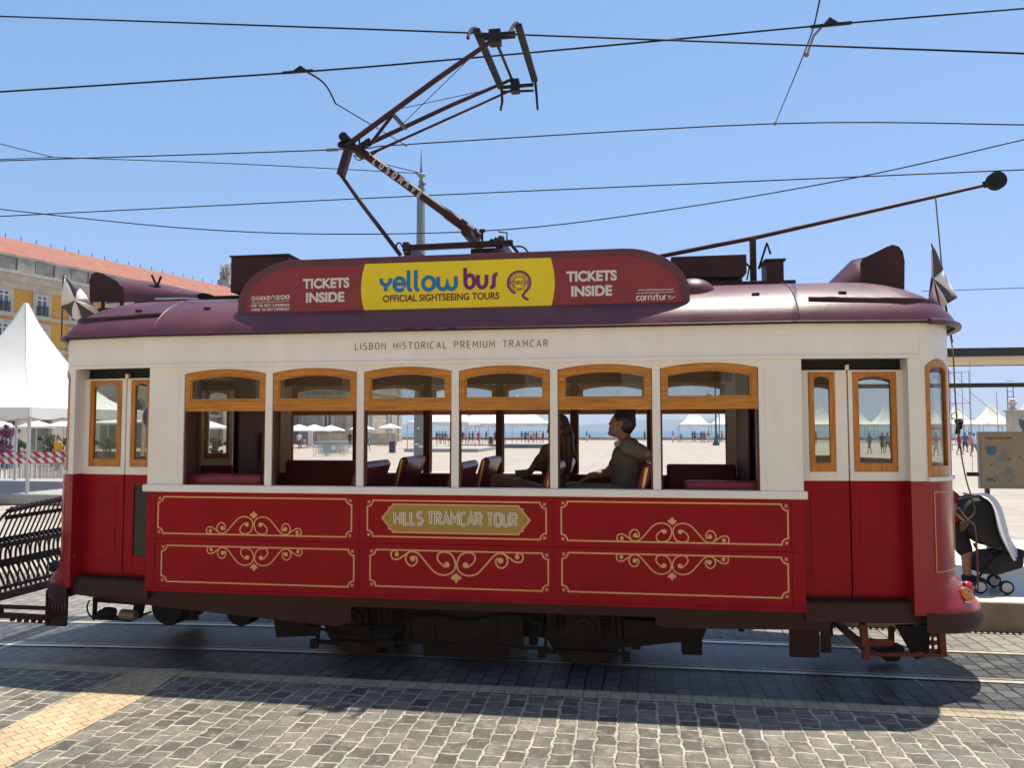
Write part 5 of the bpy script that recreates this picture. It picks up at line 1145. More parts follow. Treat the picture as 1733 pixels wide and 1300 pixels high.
wt, wb, sl_, w2t = fs_(0, 489)[1], fs_(0, 518)[1], fs_(0, 527)[1], fs_(0, 545)[1]
sA, sB = fs_(5, 500)[0], fs_(70, 515)[0]; BAY = sB-sA; wwid = (fs_(79, 515)[0]-fs_(60, 515)[0])
fbox(MB(), SA, SB, -12, 0, 0, zc0).build('wall', OCHRE, yb)
ZA = 6.9                                   # pale stone arcade along the ground floor
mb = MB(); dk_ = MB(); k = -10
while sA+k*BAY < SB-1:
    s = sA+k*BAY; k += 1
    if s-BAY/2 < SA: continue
    fbox(dk_, s-BAY*0.34, s+BAY*0.34, 0.0, 0.03, 0, 5.6)  # dark panel behind each arch paints the arcade's shade as colour
    fbox(mb, s+BAY*0.30, s+BAY*0.70, 0.0, 0.55, 0, ZA)
    n_ = 10
    for i in range(n_):
        u0, u1 = -1+2*i/n_, -1+2*(i+1)/n_; za, zb2 = 3.6+1.9*sqrt(max(0, 1-u0*u0)), 3.6+1.9*sqrt(max(0, 1-u1*u1)); a_, b_ = s+u0*BAY*0.30, s+u1*BAY*0.30
        v = [fp_(a_, 0.5, za), fp_(b_, 0.5, zb2), fp_(b_, 0.5, ZA), fp_(a_, 0.5, ZA), fp_(a_, 0.03, za), fp_(b_, 0.03, zb2), fp_(b_, 0.03, ZA), fp_(a_, 0.03, ZA)]
        mb.add(v, [(0, 1, 2, 3), (7, 6, 5, 4), (0, 4, 5, 1), (3, 2, 6, 7)])
fbox(mb, SA, SB, 0.0, 0.7, ZA+0.01, ZA+0.5); mb.build('arcade', TRIM, yb); dk_.build('arcade_shade_panel', mat('arcade_shadow', (0.20, 0.17, 0.13), 0.9), yb)
mb = fbox(MB(), SA, SB, 0.0, 0.35, zc0-0.6, zc0); fbox(mb, SA, SB, 0.0, 0.7, zc0, zc1-0.15); fbox(mb, SA, SB, 0, 0.95, zc1-0.15, zc1); mb.build('cornice', TRIM, yb)
mb = MB(); k = -10
pan_ = MB(); bal = MB()
while sA+k*BAY < SB:
    s = sA+k*BAY; k += 1
    if s-BAY/2 < SA or s+BAY/2 > SB: continue
    fbox(pan_, s+BAY*0.5-BAY*0.22, s+BAY*0.5+BAY*0.22, 0.0, 0.4, zc1, zb1-0.12)
    for j in range(9): 
        c = s-BAY*0.24+BAY*0.48*(j+0.5)/9; fbox(bal, c-0.09, c+0.09, 0.1, 0.28, zc1+0.25, zb1-0.28)
fbox(pan_, SA, SB, 0.0, 0.42, zc1, zc1+0.25); fbox(pan_, SA, SB, -0.03, 0.45, zb1-0.25, zb1); pan_.build('parapet', GREYST, yb)
bal.build('baluster', GREYST, yb)['kind'] = 'stuff'
mb = MB().add([fp_(SA, -0.2, zb1-0.3), fp_(SB, -0.2, zb1-0.3), fp_(SB, -6, zrg+1.6), fp_(SA, -6, zrg+1.6), fp_(SA, -12, zb1-0.3), fp_(SB, -12, zb1-0.3)], [(0, 1, 2, 3), (3, 2, 5, 4), (0, 3, 4), (1, 5, 2)]); mb.build('roof', TILE, yb)
mb = MB()
for i in range(40): s = SA+(SB-SA)*i/40; fbox(mb, s, s+0.05, -6.03, -5.98, zrg+1.55, zrg+2.05)
mb.build('ridge_spikes', IRON, yb)['kind'] = 'stuff'
k = -10
SH = wt-w2t
while sA+k*BAY < SB-2:
    s = sA+k*BAY; k += 1
    if s-BAY/2 < SA or s > 30: continue
    for lv in range(4):
        z1 = wt-lv*SH; z0 = wb-lv*SH
        if z0 < 1: continue
        hw = wwid/2; mb = MB()
        fbox(mb, s-hw-0.38, s-hw, 0, 0.16, z0-0.5, z1+0.35); fbox(mb, s+hw, s+hw+0.38, 0, 0.16, z0-0.5, z1+0.35); fbox(mb, s-hw, s+hw, 0, 0.16, z1, z1+0.35); fbox(mb, s-hw-0.5, s+hw+0.5, 0, 0.3, z0-0.75, z0-0.45)
        wn = mb.build('window', TRIM, yb)
        mb = MB(); fbox(mb, s-hw, s+hw, 0.02, 0.05, z0-0.45, z1); mb.build('pane', WGL, wn)
        mb = MB()
        for a in (-hw, -0.06, hw-0.12): fbox(mb, s+a, s+a+0.12, 0.05, 0.10, z0-0.45, z1)
        for z in (z0-0.45, (z0+z1)/2+0.3, z1-0.12): fbox(mb, s-hw, s+hw, 0.05, 0.09, z, z+0.1)
        mb.build('window_frame', WINF, wn)
        mb = MB(); fbox(mb, s-hw, s+hw, 0.2, 0.24, z0+0.45, z0+0.53)
        for j in range(9): a = s-hw+2*hw*j/8; fbox(mb, a-0.025, a+0.025, 0.2, 0.24, z0-0.45, z0+0.5)
        mb.build('railing', IRON, wn)
mb = MB()
for lv in range(3): z = sl_-lv*SH; fbox(mb, SA, SB, 0, 0.2, z-0.35, z)
mb.build('string_course', TRIM, yb)
# stone corner tower seen through the tram
T0 = at(602, 727, 100); TX = T0.x; TL = at(352, 727, 100).x
tw = thing('stone_tower', ((TX+TL)/2, 110, 0), 'pale ashlar corner tower with tall windows seen through the tram windows', 'building')
HT = at(376, 492, 100).z
MB().box(TL, TX, 100, 121, 0, HT).build('wall', STONE, tw)
MB().box(TX+0.005, TX+0.15, 100.1, 120.9, 0, HT-0.1).build('side_wall', STONEY, tw)
mb = MB().box(TL-0.5, TX+0.6, 99.5, 121.5, HT+0.01, HT+0.8)
for z in (6.6, 7.4, 14.5): mb.box(TL-0.15, TX+0.35, 99.75, 121.2, z, z+0.35)
for x in (TX-1.3, TL+0.02): mb.box(x, x+1.3, 99.7, 99.99, 0, HT)
mb.box(TX+0.16, TX+0.4, 100.0, 101.4, 0, HT).box(TX+0.16, TX+0.4, 119.4, 121, 0, HT)
mb.build('stone_trim', TRIM, tw)
def twin(x0, x1, z0, z1, side=False, y0=0):
    if not side:
        m = MB().box(x0-0.3, x0, 99.8, 99.99, z0, z1+0.3).box(x1, x1+0.3, 99.8, 99.99, z0, z1+0.3).box(x0, x1, 99.8, 99.99, z1, z1+0.3); wn = m.build('window', TRIM, tw)
        MB().box(x0, x1, 99.95, 99.995, z0, z1).build('pane', WGL, wn)
        m = MB(); xm = (x0+x1)/2
        for a in (x0, xm-0.07, x1-0.14): m.box(a, a+0.14, 99.88, 99.94, z0, z1)
        for z in (z0, z0+(z1-z0)*0.62, z1-0.14): m.box(x0, x1, 99.89, 99.945, z, z+0.14)
        m.build('window_frame', WINF, wn)
    else:
        X = TX+0.16; m = MB().box(X, X+0.2, x0-0.3, x0, z0, z1+0.3).box(X, X+0.2, x1, x1+0.3, z0, z1+0.3).box(X, X+0.2, x0, x1, z1, z1+0.3); wn = m.build('window', TRIM, tw)
        MB().box(X, X+0.03, x0, x1, z0, z1).build('pane', WGL, wn)
        m = MB(); xm = (x0+x1)/2
        for a in (x0, xm-0.07, x1-0.14): m.box(X+0.035, X+0.09, a, a+0.14, z0, z1)
        for z in (z0, z0+(z1-z0)*0.62, z1-0.14): m.box(X+0.035, X+0.085, x0, x1, z, z+0.14)
        m.build('window_frame', WINF, wn)
for px in (483, 554): 
    a = at(px-7, 720, 99.9).x; b_ = at(px+8, 720, 99.9).x
    twin(a, b_, 1.6, 5.6); twin(a, b_, 9.0, 12.8); 
for ya in (104.5, 114.0): twin(ya, ya+1.6, 1.6, 5.6, True); twin(ya, ya+1.6, 9.0, 12.8, True)
mb = MB()
for x0, x1 in ((at(520, 700, 99).x, at(590, 700, 99).x),): mb.box(x0, x1, 98.9, 99.7, 7.76, 7.95); [mb.box(x0+(x1-x0)*i/14, x0+(x1-x0)*i/14+0.08, 98.92, 99.0, 7.96, 8.9) for i in range(15)]; mb.box(x0, x1, 98.9, 99.0, 8.91, 9.0)
mb.build('balcony', TRIM, tw)
# trophy sculpture on the tower corner
cst = at(376, 490, 99.6); SC = MB(); SC.box(cst.x-0.9, cst.x+0.9, 99.8, 101.4, HT+0.81, HT+1.6); zt0 = HT+1.6; ztop = at(376, 444, 100).z
for i in range(26):
    t = random.random(); SC.sphere((cst.x+random.uniform(-0.75, 0.75)*(1-0.5*t), 100.5+random.uniform(-0.5, 0.5), zt0+t*(ztop-zt0-0.5)), (random.uniform(0.16, 0.4), 0.35, random.uniform(0.2, 0.6)), 8, 6)
for i in range(5): SC.cyl((cst.x-0.7+0.35*i, 100.5, zt0+1.0), (cst.x-0.8+0.4*i, 100.5, ztop-random.uniform(0, 0.5)), 0.07, 6)
o = SC.build('trophy_statue', GREYST, smooth=50); tag(o, 'weathered stone trophy sculpture on the skyline beside the resistor box', 'statue')
# low terrace wall in front of the tower
a, b_ = at(536, 740, 92), at(668, 740, 92); o = MB().box(a.x, b_.x, 92, 93.2, 0, 1.3).box(a.x-0.1, b_.x+0.1, 91.9, 93.3, 1.301, 1.5).build('terrace_wall', STONE); tag(o, 'low stone terrace wall at the foot of the pale tower', 'wall')
# ================================================================ tents, umbrellas
CANVAS = mat('white_canvas', (0.82, 0.79, 0.73), 0.75, var=0.03, scale=2)
CANVASY = mat('cream_canvas', (0.80, 0.74, 0.60), 0.75, var=0.03, scale=2)
ALU = mat('tent_aluminium', (0.55, 0.55, 0.53), 0.4, metal=0.6)
def tent(cx, cy, wd, dp, ze, za, label, group, m=CANVAS, rot=0.0, leg=0.05, floor=0.0, val=0.35):
    t = thing('pagoda_tent', (cx, cy, floor), label, 'tent', group)
    R_ = Matrix.Rotation(rot, 3, 'Z')
    def W(x, y, z): p = R_ @ Vector((x*wd/2, y*dp/2, 0)); return (cx+p.x, cy+p.y, z)
    rows = []; n = 10
    per = [(-1+2*i/8, -1) for i in range(8)]+[(1, -1+2*i/8) for i in range(8)]+[(1-2*i/8, 1) for i in range(8)]+[(-1, 1-2*i/8) for i in range(8)]
    for k in range(n+1):
        u = k/n; h = ze+(za-ze)*(u**1.9); f = 1-u if k < n else 0.015
        rows.append([W(x*f, y*f, h) for x, y in per])
    o = MB().grid(rows, True).build('canopy', m, t, smooth=40)
    if cy < 40:           # welded seams down the hips and between the panels of the near tent
        for j in range(0, 32, 4): MB().tube([Vector(r_[j])+Vector((0, 0, 0.004)) for r_ in rows], 0.012 if j % 8 == 0 else 0.006, 5).build('canopy_seam', m, t, smooth=60)
    rows = [[], []]; N = 64
    for i in range(N):
        j = i/N*32; a = per[int(j) % 32]; b2 = per[(int(j)+1) % 32]; f = j-int(j); x, y = a[0]+(b2[0]-a[0])*f, a[1]+(b2[1]-a[1])*f
        rows[0].append(W(x*1.003, y*1.003, ze+0.01)); rows[1].append(W(x*1.003, y*1.003, ze-val*(0.75+0.25*abs(sin(i*pi/4)))))
    MB().grid(rows, True).build('valance', m, t)
    for x, y in ((-1, -1), (1, -1), (1, 1), (-1, 1)): a = W(x*0.985, y*0.985, floor); MB().cyl(a, (a[0], a[1], ze), leg, 8).build('tent_leg', ALU, t)
    return t
Gt = 'white peaked tents by the river'
for px, wpx, lab in ((1177, 53, 'white peaked tent by the river nearest the seated man'), (1231, 52, 'white peaked tent by the river directly behind the double lamp post'), (1396, 54, 'white peaked tent seen through the narrow door window of the vestibule'),
                     (1455, 54, 'white peaked tent seen between the two door windows of the vestibule'), (1509, 54, 'white peaked tent at the edge of the wider door window'), (1583, 60, 'white peaked tent seen through the curved front window of the tram'),
                     (1632, 58, 'white peaked tent behind the scaffold tower'), (1691, 60, 'white peaked tent just above the map board'), (1752, 60, 'white peaked tent behind the stone gate pier')):
    Yd = 120 if px < 1550 else 100
    e = at(px, 721, Yd); ap_ = at(px, 688, Yd); wdm = wpx*Yd/1340*1.04
    tent(e.x, e.y+wdm/2, wdm, wdm, e.z+0.25, ap_.z+0.6, lab, Gt, CANVASY if px > 1550 else CANVAS, leg=0.06, val=0.3)
e = at(741, 714, 72); tent(e.x, e.y+3, 6.4, 6.4, e.z, 6.9, 'large white tent on a grey deck behind the grey pole', 'marquees on decks in the plaza', leg=0.05)
e = at(866, 717, 78); tent(e.x, e.y+4, 8.2, 8, e.z+0.05, at(866, 668, 82).z, 'large white tent on a deck behind the seated woman', 'marquees on decks in the plaza', leg=0.05)
e = at(812, 718, 92); tent(e.x, e.y+3, 6.5, 6.5, e.z, 6.0, 'white tent between and behind the two marquees on decks', 'marquees on decks in the plaza', leg=0.05)
DECK = mat('deck_grey', (0.33, 0.32, 0.31), 0.7, var=0.1)
a, b_ = gr(684, 765), gr(826, 763); o = MB().box(a.x, b_.x, a.y, a.y+9, 0.02, 0.3).build('tent_deck', DECK, bevel=0.02); tag(o, 'grey deck under the marquee behind the grey pole', 'deck')
a, b_ = gr(828, 757), gr(931, 757); o = MB().box(a.x, b_.x, a.y, a.y+9, 0.02, 0.28).build('tent_deck', DECK, bevel=0.02); tag(o, 'grey deck under the marquee behind the seated woman', 'deck')
o = MB().box(a.x-7, a.x+7.3, a.y-1.53, a.y-1.5, 0.85, 0.98).build('queue_tape', mat('tape_red', (0.45, 0.03, 0.03), 0.6)); tag(o, 'red tape strung along the marquee decks on slim posts', 'barrier')
for i in range(12): x = a.x-7+i*1.3; MB().cyl((x, a.y-1.5, 0), (x, a.y-1.5, 1.05), 0.03, 6).build('queue_post', ALU, o)
# the near tent at the left edge
c_ = gr(53, 835, 0.3); ze_ = at(53, 690, c_.y).z; ctr = Vector((c_.x-2.5, c_.y+2.5, 0))
nt_ = tent(ctr.x, ctr.y, 5.08, 5.08, ze_, at(42, 513, ctr.y).z, 'tall white peaked tent on a grey deck in front of the ochre building', 'tents near the cafe', CANVAS, rot=-0.03, leg=0.05, floor=0.3, val=0.34)
o = MB().box(c_.x-6.2, c_.x+3, c_.y-0.35, c_.y+6.0, 0.015, 0.3).build('tent_deck', DECK, bevel=0.02); tag(o, 'grey deck under the tall peaked tent by the ochre building', 'deck')
def leg(px, y0, y1, Yd, r, lab):
    a, b_ = at(px, y0, Yd), at(px, y1, Yd); o = MB().cyl(a, b_, r, 10).build('tent_post', ALU, smooth=50); tag(o, lab, 'post')
# striped tape
def tapemat():
    m = bpy.data.materials.new('striped_tape'); m.use_nodes = True; n = m.node_tree.nodes; L = m.node_tree.links
    tc = n.new('ShaderNodeTexCoord'); sp_ = n.new('ShaderNodeSeparateXYZ'); L.new(tc.outputs['Object'], sp_.inputs[0])
    ad = n.new('ShaderNodeMath'); ad.operation = 'ADD'; L.new(sp_.outputs[0], ad.inputs[0]); L.new(sp_.outputs[2], ad.inputs[1])
    ml = n.new('ShaderNodeMath'); ml.operation = 'MULTIPLY'; ml.inputs[1].default_value = 3.6; L.new(ad.outputs[0], ml.inputs[0])
    fr = n.new('ShaderNodeMath'); fr.operation = 'FRACT'; L.new(ml.outputs[0], fr.inputs[0]); gt = n.new('ShaderNodeMath'); gt.operation = 'GREATER_THAN'; gt.inputs[1].default_value = 0.5; L.new(fr.outputs[0], gt.inputs[0])
    mx = n.new('ShaderNodeMix'); mx.data_type = 'RGBA'; mx.inputs[6].default_value = (0.75, 0.72, 0.70, 1); mx.inputs[7].default_value = (0.5, 0.015, 0.03, 1); L.new(gt.outputs[0], mx.inputs[0]); L.new(mx.outputs[2], n['Principled BSDF'].inputs['Base Color']); return m
TAPE = tapemat()
for (p, q_, Yd, h, lab) in (((-60, 767), (150, 765), c_.y+0.1, 0.125, 'upper band of red and white barrier tape below the tall tent'), ((-60, 779), (150, 774), c_.y-0.1, 0.13, 'lower band of red and white barrier tape in front of the stacked barriers')):
    a, b_ = at(*p, Yd), at(*q_, Yd); mb = MB().grid([[a.lerp(b_, i/10)+Vector((0, 0.02*sin(i), 0)) for i in range(11)], [a.lerp(b_, i/10)+Vector((0, 0.02*sin(i+1), -h)) for i in range(11)]])
    o = mb.build('barrier_tape', TAPE, fix=False); tag(o, lab, 'barrier tape'); sd_ = o.modifiers.new('s', 'SOLIDIFY'); sd_.thickness = 0.003
# cafe umbrellas
def umbrella(px, py_e, wpx, Yd, label):
    e = at(px, py_e, Yd); wd = wpx*Yd/1340
    t = thing('cafe_umbrella', (e.x, e.y, 0), label, 'umbrella', 'white cafe umbrellas')
    n = 8; rows = []
    for k, (f, h) in enumerate(((1.0, -0.16), (1.0, 0), (0.66, 0.22), (0.33, 0.42), (0.02, 0.60))): rows.append([(e.x+f*wd/2*cos(2*pi*i/n+pi/8)*1.05, e.y+f*wd/2*sin(2*pi*i/n+pi/8), e.z+h*wd/3.4) for i in range(n)])
    MB().grid(rows, True).build('canopy', CANVAS, t); MB().cyl((e.x, e.y, 0), (e.x, e.y, e.z+0.5*wd/3.4), 0.04, 8).build('umbrella_pole', ALU, t)
for a in ((2, 722, 70, 46, 'cafe umbrella behind the leg of the tall tent'), (62, 722, 75, 42, 'cafe umbrella above the green shrubs under the tall tent'), (108, 721, 70, 40, 'cafe umbrella next to the tram corner'), (183, 716, 80, 38, 'cafe umbrella seen through the first door window'), (246, 714, 76, 40, 'cafe umbrella behind the blue round sign'),
          (352, 724, 84, 44, 'cafe umbrella seen through the driver door beyond the first bench'), (506, 728, 62, 76, 'cafe umbrella at the edge of the second tram window'), (532, 728, 60, 80, 'second cafe umbrella of the row in front of the stone tower'), (560, 728, 52, 84, 'last cafe umbrella of the close row by the stone tower'),
          (613, 726, 46, 84, 'single cafe umbrella by the tower corner'), (660, 724, 42, 86, 'cafe umbrella standing free beside the tower flank')): umbrella(*a)
# ---- shrubs
def shrub(px, pyb, hpx, wpx, Yd, col, label, cat='shrub', name='shrub'):
    b0 = at(px, pyb, Yd); h = hpx*Yd/1340; wd = wpx*Yd/1340; z0 = max(0.0, b0.z)
    t = thing(name, (b0.x, b0.y, 0), label, cat, 'planting by the cafe')
    mb = MB(); mb2 = MB()
    for i in range(9): a = random.uniform(0, 6.28); mb2.tube([(b0.x, b0.y, 0), (b0.x+cos(a)*wd*0.15, b0.y+sin(a)*wd*0.15, h*0.4+z0*0.5), (b0.x+cos(a)*wd*0.35, b0.y+sin(a)*wd*0.35, z0+h*random.uniform(0.6, 0.95))], [0.03, 0.02, 0.006], 5)
    cl = [(random.gauss(0, 0.28), random.gauss(0, 0.28), random.random(), random.uniform(0.12, 0.3)) for _ in range(16)]
    for _ in range(900):
        c = random.choice(cl); v = Vector((random.gauss(0, 1), random.gauss(0, 1), random.gauss(0, 1))).normalized()*c[3]*random.random()**0.4
        p = Vector((b0.x+c[0]*wd+v.x*wd, b0.y+c[1]*wd+v.y*wd, z0*0.3+(h+z0*0.7)*(0.12+0.8*c[2])+v.z*h*0.8)); s = random.uniform(0.05, 0.11)*max(1, Yd/35)
        q_ = Euler((random.uniform(0, 6), random.uniform(0, 6), random.uniform(0, 6))).to_matrix(); mb.add([p+q_ @ Vector((-s, 0, 0)), p+q_ @ Vector((0, -s*0.5, 0)), p+q_ @ Vector((s, 0, 0)), p+q_ @ Vector((0, s*0.5, 0))], [(0, 1, 2, 3)])
    mb.build('foliage', mat('foliage_'+col[0], col[1], 0.6, var=0.45, scale=4), t, fix=False); mb2.build('stem', mat('bark', (0.07, 0.05, 0.035), 0.9), t)
GR1, GR2, PK = ('green', (0.055, 0.105, 0.022)), ('dark_green', (0.028, 0.055, 0.018)), ('magenta', (0.17, 0.03, 0.10))
shrub(88, 772, 50, 46, 34, GR1, 'bushy green shrub behind the person in yellow'); shrub(32, 772, 36, 24, 33, GR1, 'yellow-green shrub between the tent legs'); shrub(14, 735, 34, 34, 30, PK, 'magenta flowering climber at the picture edge', 'climber', 'bougainvillea'); shrub(12, 772, 40, 26, 36, GR2, 'dark shrub behind the teal and white totem')
shrub(182, 768, 36, 40, 34, GR1, 'green shrub seen through the first door window'); shrub(345, 756, 20, 26, 42, GR1, 'low green hedge plant seen through the far driver door'); shrub(366, 756, 18, 22, 42, GR2, 'darker hedge plant seen through the far driver door'); shrub(118, 770, 40, 30, 36, GR2, 'dark green shrub close to the tram corner')
mb = MB(); a = at(-90, 772, 37); b_ = at(300, 772, 37); mb.box(a.x, b_.x, 37, 37.5, 0, 0.75); o = mb.build('planter', mat('terracotta_planter', (0.26, 0.15, 0.09), 0.85, var=0.2)); tag(o, 'long brown planter box below the cafe shrubs', 'planter')
a = at(16, 760, 31); o = MB().box(a.x-0.33, a.x+0.33, 31, 31.15, 0.75, at(16, 737, 31).z).build('totem', WHITEP, bevel=0.01); tag(o, 'white and teal information totem between the tent legs', 'totem'); MB().box(a.x-0.34, a.x+0.34, 30.99, 31.16, 0.02, 0.98).build('teal_base', mat('teal', (0.06, 0.32, 0.32), 0.5), o)
MB().box(a.x-0.55, a.x-0.34, 31.0, 31.14, 0.02, at(5, 738, 31).z).build('teal_side', mat('teal_dark', (0.03, 0.13, 0.14), 0.5), o)
# ---- metal crowd barriers stacked against each other
ZINC = mat('galvanised_steel', (0.36, 0.40, 0.40), 0.45, metal=0.5, var=0.15)
def barrier_mesh():
    mb = MB(); L_ = 2.0; pts = [(-L_/2, 0, 0.2), (-L_/2, 0, 1.0), (-L_/2+0.1, 0, 1.1), (L_/2-0.1, 0, 1.1), (L_/2, 0, 1.0), (L_/2, 0, 0.2), (-L_/2, 0, 0.2)]
    mb.tube(pts, 0.02, 6)
    bars = MB()
    for i in range(1, 16): x = -L_/2+L_*i/16; bars.cyl((x, 0, 0.2), (x, 0, 1.1), 0.009, 5)
    ft = MB()
    for x in (-0.7, 0.7): ft.tube([(x-0.02, -0.3, 0.02), (x, 0, 0.2), (x+0.02, 0.3, 0.02)], 0.018, 5)
    return mb, bars, ft
bar0 = thing('crowd_barrier', (0, 0, 0), 'x', 'barrier')
m1, m2, m3 = barrier_mesh(); m1.build('frame', ZINC, bar0, smooth=50); m2.build('bars', ZINC, bar0, smooth=50); m3.build('feet', ZINC, bar0, smooth=50)
used = [False]
def put_barrier(x, y, rz, label, group):
    o = copy_tree(bar0) if used[0] else bar0; used[0] = True
    o.location = (x, y, 0); o.rotation_euler = (0, 0, rz); tag(o, label, 'barrier', group)
for i in range(9):
    c = gr(50+8.0*i, 822-0.4*i); put_barrier(c.x, c.y, radians(62), 'galvanised crowd barrier in the dense stack behind the striped tape', 'barriers stacked by the tall tent')
for i in range(8):
    c = gr(546+4.2*i, 772-0.3*i); put_barrier(c.x, c.y, radians(68), 'galvanised crowd barrier in the far stack by the cafe', 'barriers stacked by the cafe umbrellas')
for px, py, lab in ((569, 773, 'crowd barrier facing the viewer with a white notice on it'), (594, 771, 'crowd barrier set apart beside the stack by the cafe')):
    c = gr(px, py); put_barrier(c.x, c.y-0.3, radians(6), lab, 'barriers by the cafe umbrellas')
    if px == 569: o = MB().box(-0.25, 0.05, -0.035, -0.025, 0.5, 0.85).build('notice', WHITEP); o.parent = [x for x in COL.objects if x.get('label') == lab][0]
# ---- bins, lamp posts, signs
c = gr(664, 767); o = MB().box(c.x-0.24, c.x+0.24, c.y-0.2, c.y+0.2, 0.02, 0.98).prism([(c.x-0.26, 0.98), (c.x+0.26, 0.98), (c.x+0.26, 1.06), (c.x-0.1, 1.0)], c.y-0.22, c.y+0.22).build('litter_bin', mat('bin_grey', (0.035, 0.037, 0.042), 0.5), bevel=0.03); tag(o, 'dark grey litter bin alone on the pale plaza', 'bin')
c = gr(831, 752); o = MB().lathe((c.x, c.y, 0), [(0.28, 0.02), (0.3, 0.95), (0.27, 1.0), (0.1, 1.03)], 14).build('litter_bin', mat('bin_grey', (0.035, 0.037, 0.042), 0.5), smooth=40); tag(o, 'black round bin between the two marquee decks', 'bin')
c = gr(1212, 754); lp = thing('lamp_post', (c.x, c.y, 0), 'dark lamp post with lanterns on two arms in the open plaza', 'lamp post')
zt2 = at(1212, 648, c.y).z; zl = at(1212, 672, c.y).z
MB().lathe((c.x, c.y, 0), [(0.42, 0), (0.42, 0.25), (0.28, 0.5), (0.2, 0.9), (0.14, 1.2), (0.10, 4), (0.075, zt2-0.4), (0.14, zt2-0.35), (0.05, zt2-0.2), (0.16, zt2-0.1), (0.01, zt2)], 12).build('post', mat('lamp_iron', (0.035, 0.06, 0.055), 0.5), lp, smooth=40)
for s in (-1, 1):
    x = c.x+s*0.8; MB().tube(catmull([(c.x, c.y, zl-0.9), (c.x+s*0.45, c.y, zl-1.0), (x, c.y, zl-0.55)], 4), 0.04, 6).build('arm', mat('lamp_iron', (0.035, 0.06, 0.055), 0.5), lp)
    MB().lathe((x, c.y, zl), [(0.1, -0.55), (0.2, -0.4), (0.36, 0.25), (0.4, 0.3), (0.2, 0.55), (0.08, 0.62), (0.03, 0.8)], 8).build('lantern', mat('lantern_glass', (0.35, 0.40, 0.38), 0.2), lp)
c = at(1217, 700, 118); o = MB().cyl((c.x, c.y, 0), (c.x, c.y, 6.5), 0.09, 8).build('mast', mat('mast_grey', (0.16, 0.18, 0.19), 0.5)); tag(o, 'slim grey mast just behind the double lamp post', 'mast')
c = at(318/7.88+480, 700, 84); o = MB().cyl((c.x, c.y, 0), (c.x, c.y, 9), 0.10, 8).build('mast', mat('mast_grey', (0.16, 0.18, 0.19), 0.5)); tag(o, 'tall grey post rising between the cafe umbrellas', 'mast')
a = at(525, 742, 83); o = MB().box(a.x-0.28, a.x+0.28, 83, 83.2, 0.05, 1.9).build('menu_banner', WHITEP, bevel=0.02); tag(o, 'white upright banner by the cafe umbrellas', 'banner')
# round blue traffic sign beyond the tram
c = at(267, 706, 6.6); sg = thing('traffic_sign', (c.x, c.y, 0), 'round blue traffic sign with pale rim behind the tram doors', 'sign')
MB().lathe(c, [(0.0, -0.012), (0.30, -0.012), (0.30, 0.012), (0.0, 0.012)], 40, 'Y').build('rim', WHITEP, sg); MB().lathe((c.x, c.y-0.016, c.z), [(0.0, -0.003), (0.275, -0.003), (0.275, 0.003), (0.0, 0.003)], 40, 'Y').build('disc', mat('sign_blue_traffic', (0.01, 0.04, 0.25), 0.4), sg); MB().cyl((c.x, c.y+0.045, 0), (c.x, c.y+0.045, c.z+0.25), 0.03, 10).build('post', ALU, sg)
# map board on the platform
Ym = 5.0; a, b_ = at(1655, 731, Ym), at(1740, 828, Ym); W_m = 1.25; Hm = a.z-b_.z
mp_ = thing('map_board', (a.x+W_m/2, Ym, 0.29), 'pale framed route map board behind the pushchair', 'map board')
MB().box(a.x, a.x+W_m, Ym, Ym+0.06, b_.z, a.z).build('frame', mat('board_grey', (0.30, 0.31, 0.29), 0.5), mp_, bevel=0.006)
MB().box(a.x+0.03, a.x+W_m-0.03, Ym-0.006, Ym-0.001, b_.z+0.05, a.z-0.03).build('map_sheet', mat('map_paper', (0.40, 0.34, 0.24), 0.6, var=0.12, scale=2.0), mp_)
fonttext('Diagrama de Rede', a.x+0.09, a.x+0.42, a.z-0.11, 0.05, Ym-0.008, 'lettering', mat('map_ink', (0.05, 0.05, 0.045), 0.6), mp_, 0.01)
fonttext('carris', a.x+0.70, a.x+0.88, a.z-0.11, 0.04, Ym-0.008, 'lettering', mat('map_ink', (0.05, 0.05, 0.045), 0.6), mp_)
mb = MB(); mb.add([(a.x+0.09+x, Ym-0.008, a.z-0.19-z) for x, z in ((0, 0), (0.13, 0), (0.125, 0.10), (0.07, 0.13), (0.01, 0.1))], [(0, 1, 2, 3, 4)]); mb.add([(a.x+0.08+x, Ym-0.0081, b_.z+0.10+z) for x, z in ((0, 0), (0.09, 0), (0.09, 0.045), (0, 0.045))], [(0, 1, 2, 3)]); mb.build('map_logo', mat('map_blue', (0.05, 0.20, 0.36), 0.5), mp_, fix=False)
mb = MB(); mb2 = MB(); mb3 = MB()
for i in range(14):
    x, z = a.x+random.uniform(0.15, 1.1), b_.z+random.uniform(0.12, Hm-0.22); pts = [(x, z)]
    for j in range(4): x += random.uniform(-0.12, 0.14); z += random.uniform(-0.08, 0.08); pts.append((min(max(x, a.x+0.08), a.x+W_m-0.06), min(max(z, b_.z+0.1), a.z-0.16)))
    ribbon(mb, pts, 0.006, Ym-0.0075-0.0001*i)
    disc(mb3, *pts[-1], 0.012, Ym-0.0095-0.0001*i, 8)
for i in range(5):
    x, z = a.x+random.uniform(0.2, 0.8), b_.z+random.uniform(0.12, Hm-0.35); mb2.add([(x+random.uniform(0.05, 0.14)*cos(k), Ym-0.0065-0.0002*i, z+random.uniform(0.03, 0.08)*sin(k)) for k in [j*0.7 for j in range(9)]], [tuple(range(9))])
